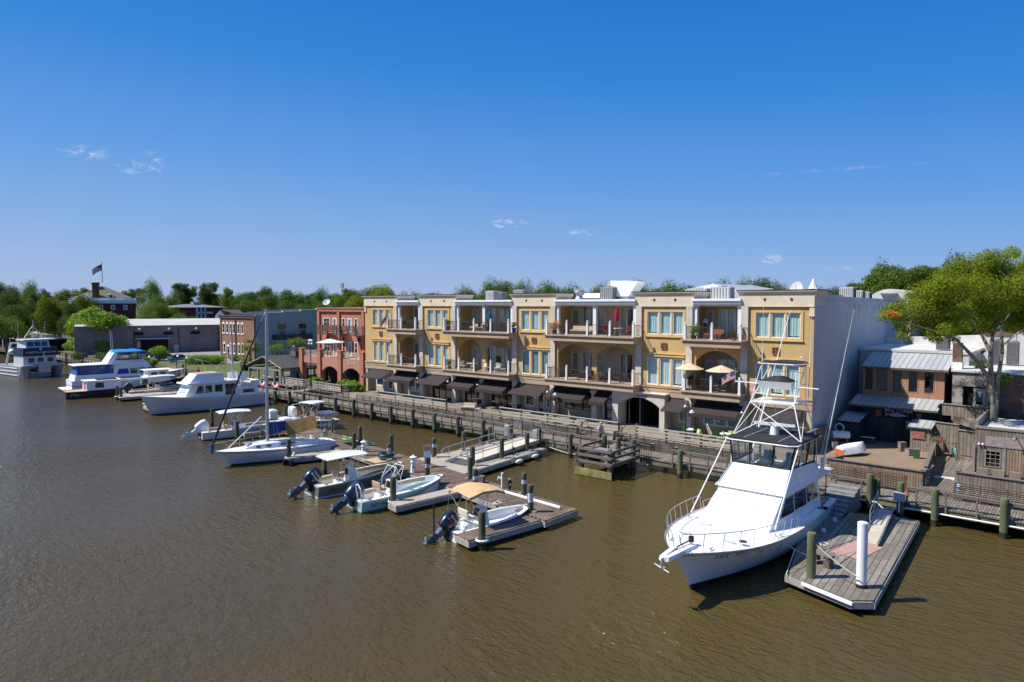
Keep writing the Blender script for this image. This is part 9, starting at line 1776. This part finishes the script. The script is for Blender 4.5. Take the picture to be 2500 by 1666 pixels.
for s in (-.42,.42): q = M(); q.box(s-.03,s+.03,-.18,.18,0,.445); q.build('leg',m_woodd,t)
# parked cars beyond the bushes
def car(label,P_,rz,col):
    t = thing('parked_car',label,'car',P_,rz,'cars parked behind the bank'); q = M(); q.loft([[(x,y,z) for x in xs] for y,z,xs in ()] or [[(-2.2,-.85,.35),(-2.25,-.85,.8),(-1.5,-.85,.92),(1.2,-.85,.9),(2.1,-.8,.75),(2.2,-.8,.35)],[(-2.2,.85,.35),(-2.25,.85,.8),(-1.5,.85,.92),(1.2,.85,.9),(2.1,.8,.75),(2.2,.8,.35)]],cap=True); q.build('body',mat('car_'+label.split()[0],col,.3,.03,1,coat=.6),t)
    q = M(); house(q,-1.6,1.1,.78,-1.1,.4,.62,.92,1.42); q.build('cabin_glass',m_dglass if 0 else mat('car_glass',(.04,.05,.06),.08,.1),t); q = M(); q.box(-1.05,.35,-.61,.61,1.425,1.45); q.build('roof',MATS['car_'+label.split()[0]],t)
    for x in (-1.35,1.35):
        for y in (-.8,.8): q = M(); q.tube((x,y-.1,.32),(x,y+.1,.32),.32,n=14); w_ = q.build('wheel',m_black,t); q = M(); q.tube((x,y-.11,.32),(x,y+.11,.32),.17,n=10); q.build('rim',m_metal,w_)
for px,py,col,lb in ((352,874,(.35,.36,.38),'silver car parked nearest the blue bimini'),(378,876,(.05,.09,.16),'navy car parked behind the wispy tree'),(407,880,(.5,.51,.52),'white car parked left of the dark lamp posts'),(441,884,(.16,.24,.32),'steel blue car parked left of the hedge')):
    P_ = onz(px,py,LZ); car(lb,P_,1.3,col)
# yellow warning lights / buoys
for k,(px,py) in enumerate(((490,918),(617,932))): P_ = onz(px,py,1.3); tag((lambda q: q.build('orange_lantern',mat('orange_plastic',(.75,.22,.01),.5)))(M().ball(P_+Vector((0,0,.6)),.22,8).cyl(P_.x,P_.y,BZ,P_.z+.5,.05)),'orange yellow ball lantern on the boardwalk, %s one' % ('left' if k == 0 else 'right'),'lantern')

for k,(x,y,lb) in enumerate(((-16.35,-27.2,'on the near side of the turquoise boat'),(-31.0,-24.4,'between sailboat and its finger dock'),(5.72,-16.6,'midway along the big white fishing boat'),(5.66,-14.4,'near the stern of the big white fishing boat'),(-61.1,-14.5,'amidships on the trawler side'))):
    t = thing('fender','white cylindrical fender '+lb,'fender',(x,y,.5),group='boat fenders'); q = M(); q.ball((0,0,0),.14,8,(1,1,2.4)); q.build('body',m_lgrey,t,smooth=60); q = M(); q.tube((0,0,.3),(-.1,0,.95),.012,n=4); q.build('lanyard',m_black,t)
for k,(px,py,lb) in enumerate(((1000,1172,'beside the right lighthouse power post'),(930,1118,'near the left lighthouse power post'),(1215,1230,'on the dock end behind the skiff'),(2010,1330,'on the wide floating dock near the yacht'))):
    P_ = onz(px,py,DK if px < 2000 else .6); t = thing('rope_coil','pale coiled rope '+lb,'rope',P_,k,'coiled dock ropes'); q = M(); torus(q,.24,.03,.03,14,5); torus(q,.17,.03,.06,14,5); q.path([(.24,0,.03),(.6,.2,.02),(.8,.0,.02)],.022); q.build('rope',m_rope,t)
g2 = random.Random(8)
for k in range(9):
    x,y = [(1.0,-4.8),(1.6,-5.1),(2.2,-3.9),(6.0,2.6),(6.6,1.8),(4.9,5.9),(5.3,3.8),(1.1,2.2),(1.3,1.2)][k]; w_,h_ = g2.uniform(.35,.6),g2.uniform(.25,.7); m_ = [m_woodd,MATS['pale_sheet'],m_fence,m_galv,FMAT['green'],m_woodd,m_conc,m_fence,m_galv][k]
    t = thing('crate','%s crate on the tavern deck, %s' % (['dark','pale','brown','grey','green','dark','stained','brown','grey'][k],['leftmost by the yacht stern','beside the leftmost dark one','behind the pale one','right side, before the kiosk','right side, nearest the parapet','against the tavern front','in the middle shade','by the board screen','in front of the brown one by the screen'][k]),'crate',(x,y,DZ),g2.uniform(0,2),'clutter on the tavern deck')
    q = M(); q.box(-w_/2,w_/2,-w_*.4,w_*.4,.03,h_); q.build('body',m_,t); q = M(); q.box(-w_/2-.02,w_/2+.02,-w_*.4-.02,w_*.4+.02,h_+.002,h_+.04); q.box(-w_/2-.02,w_/2+.02,-w_*.4-.02,w_*.4+.02,0,.028); q.build('rim',m_rail,t)
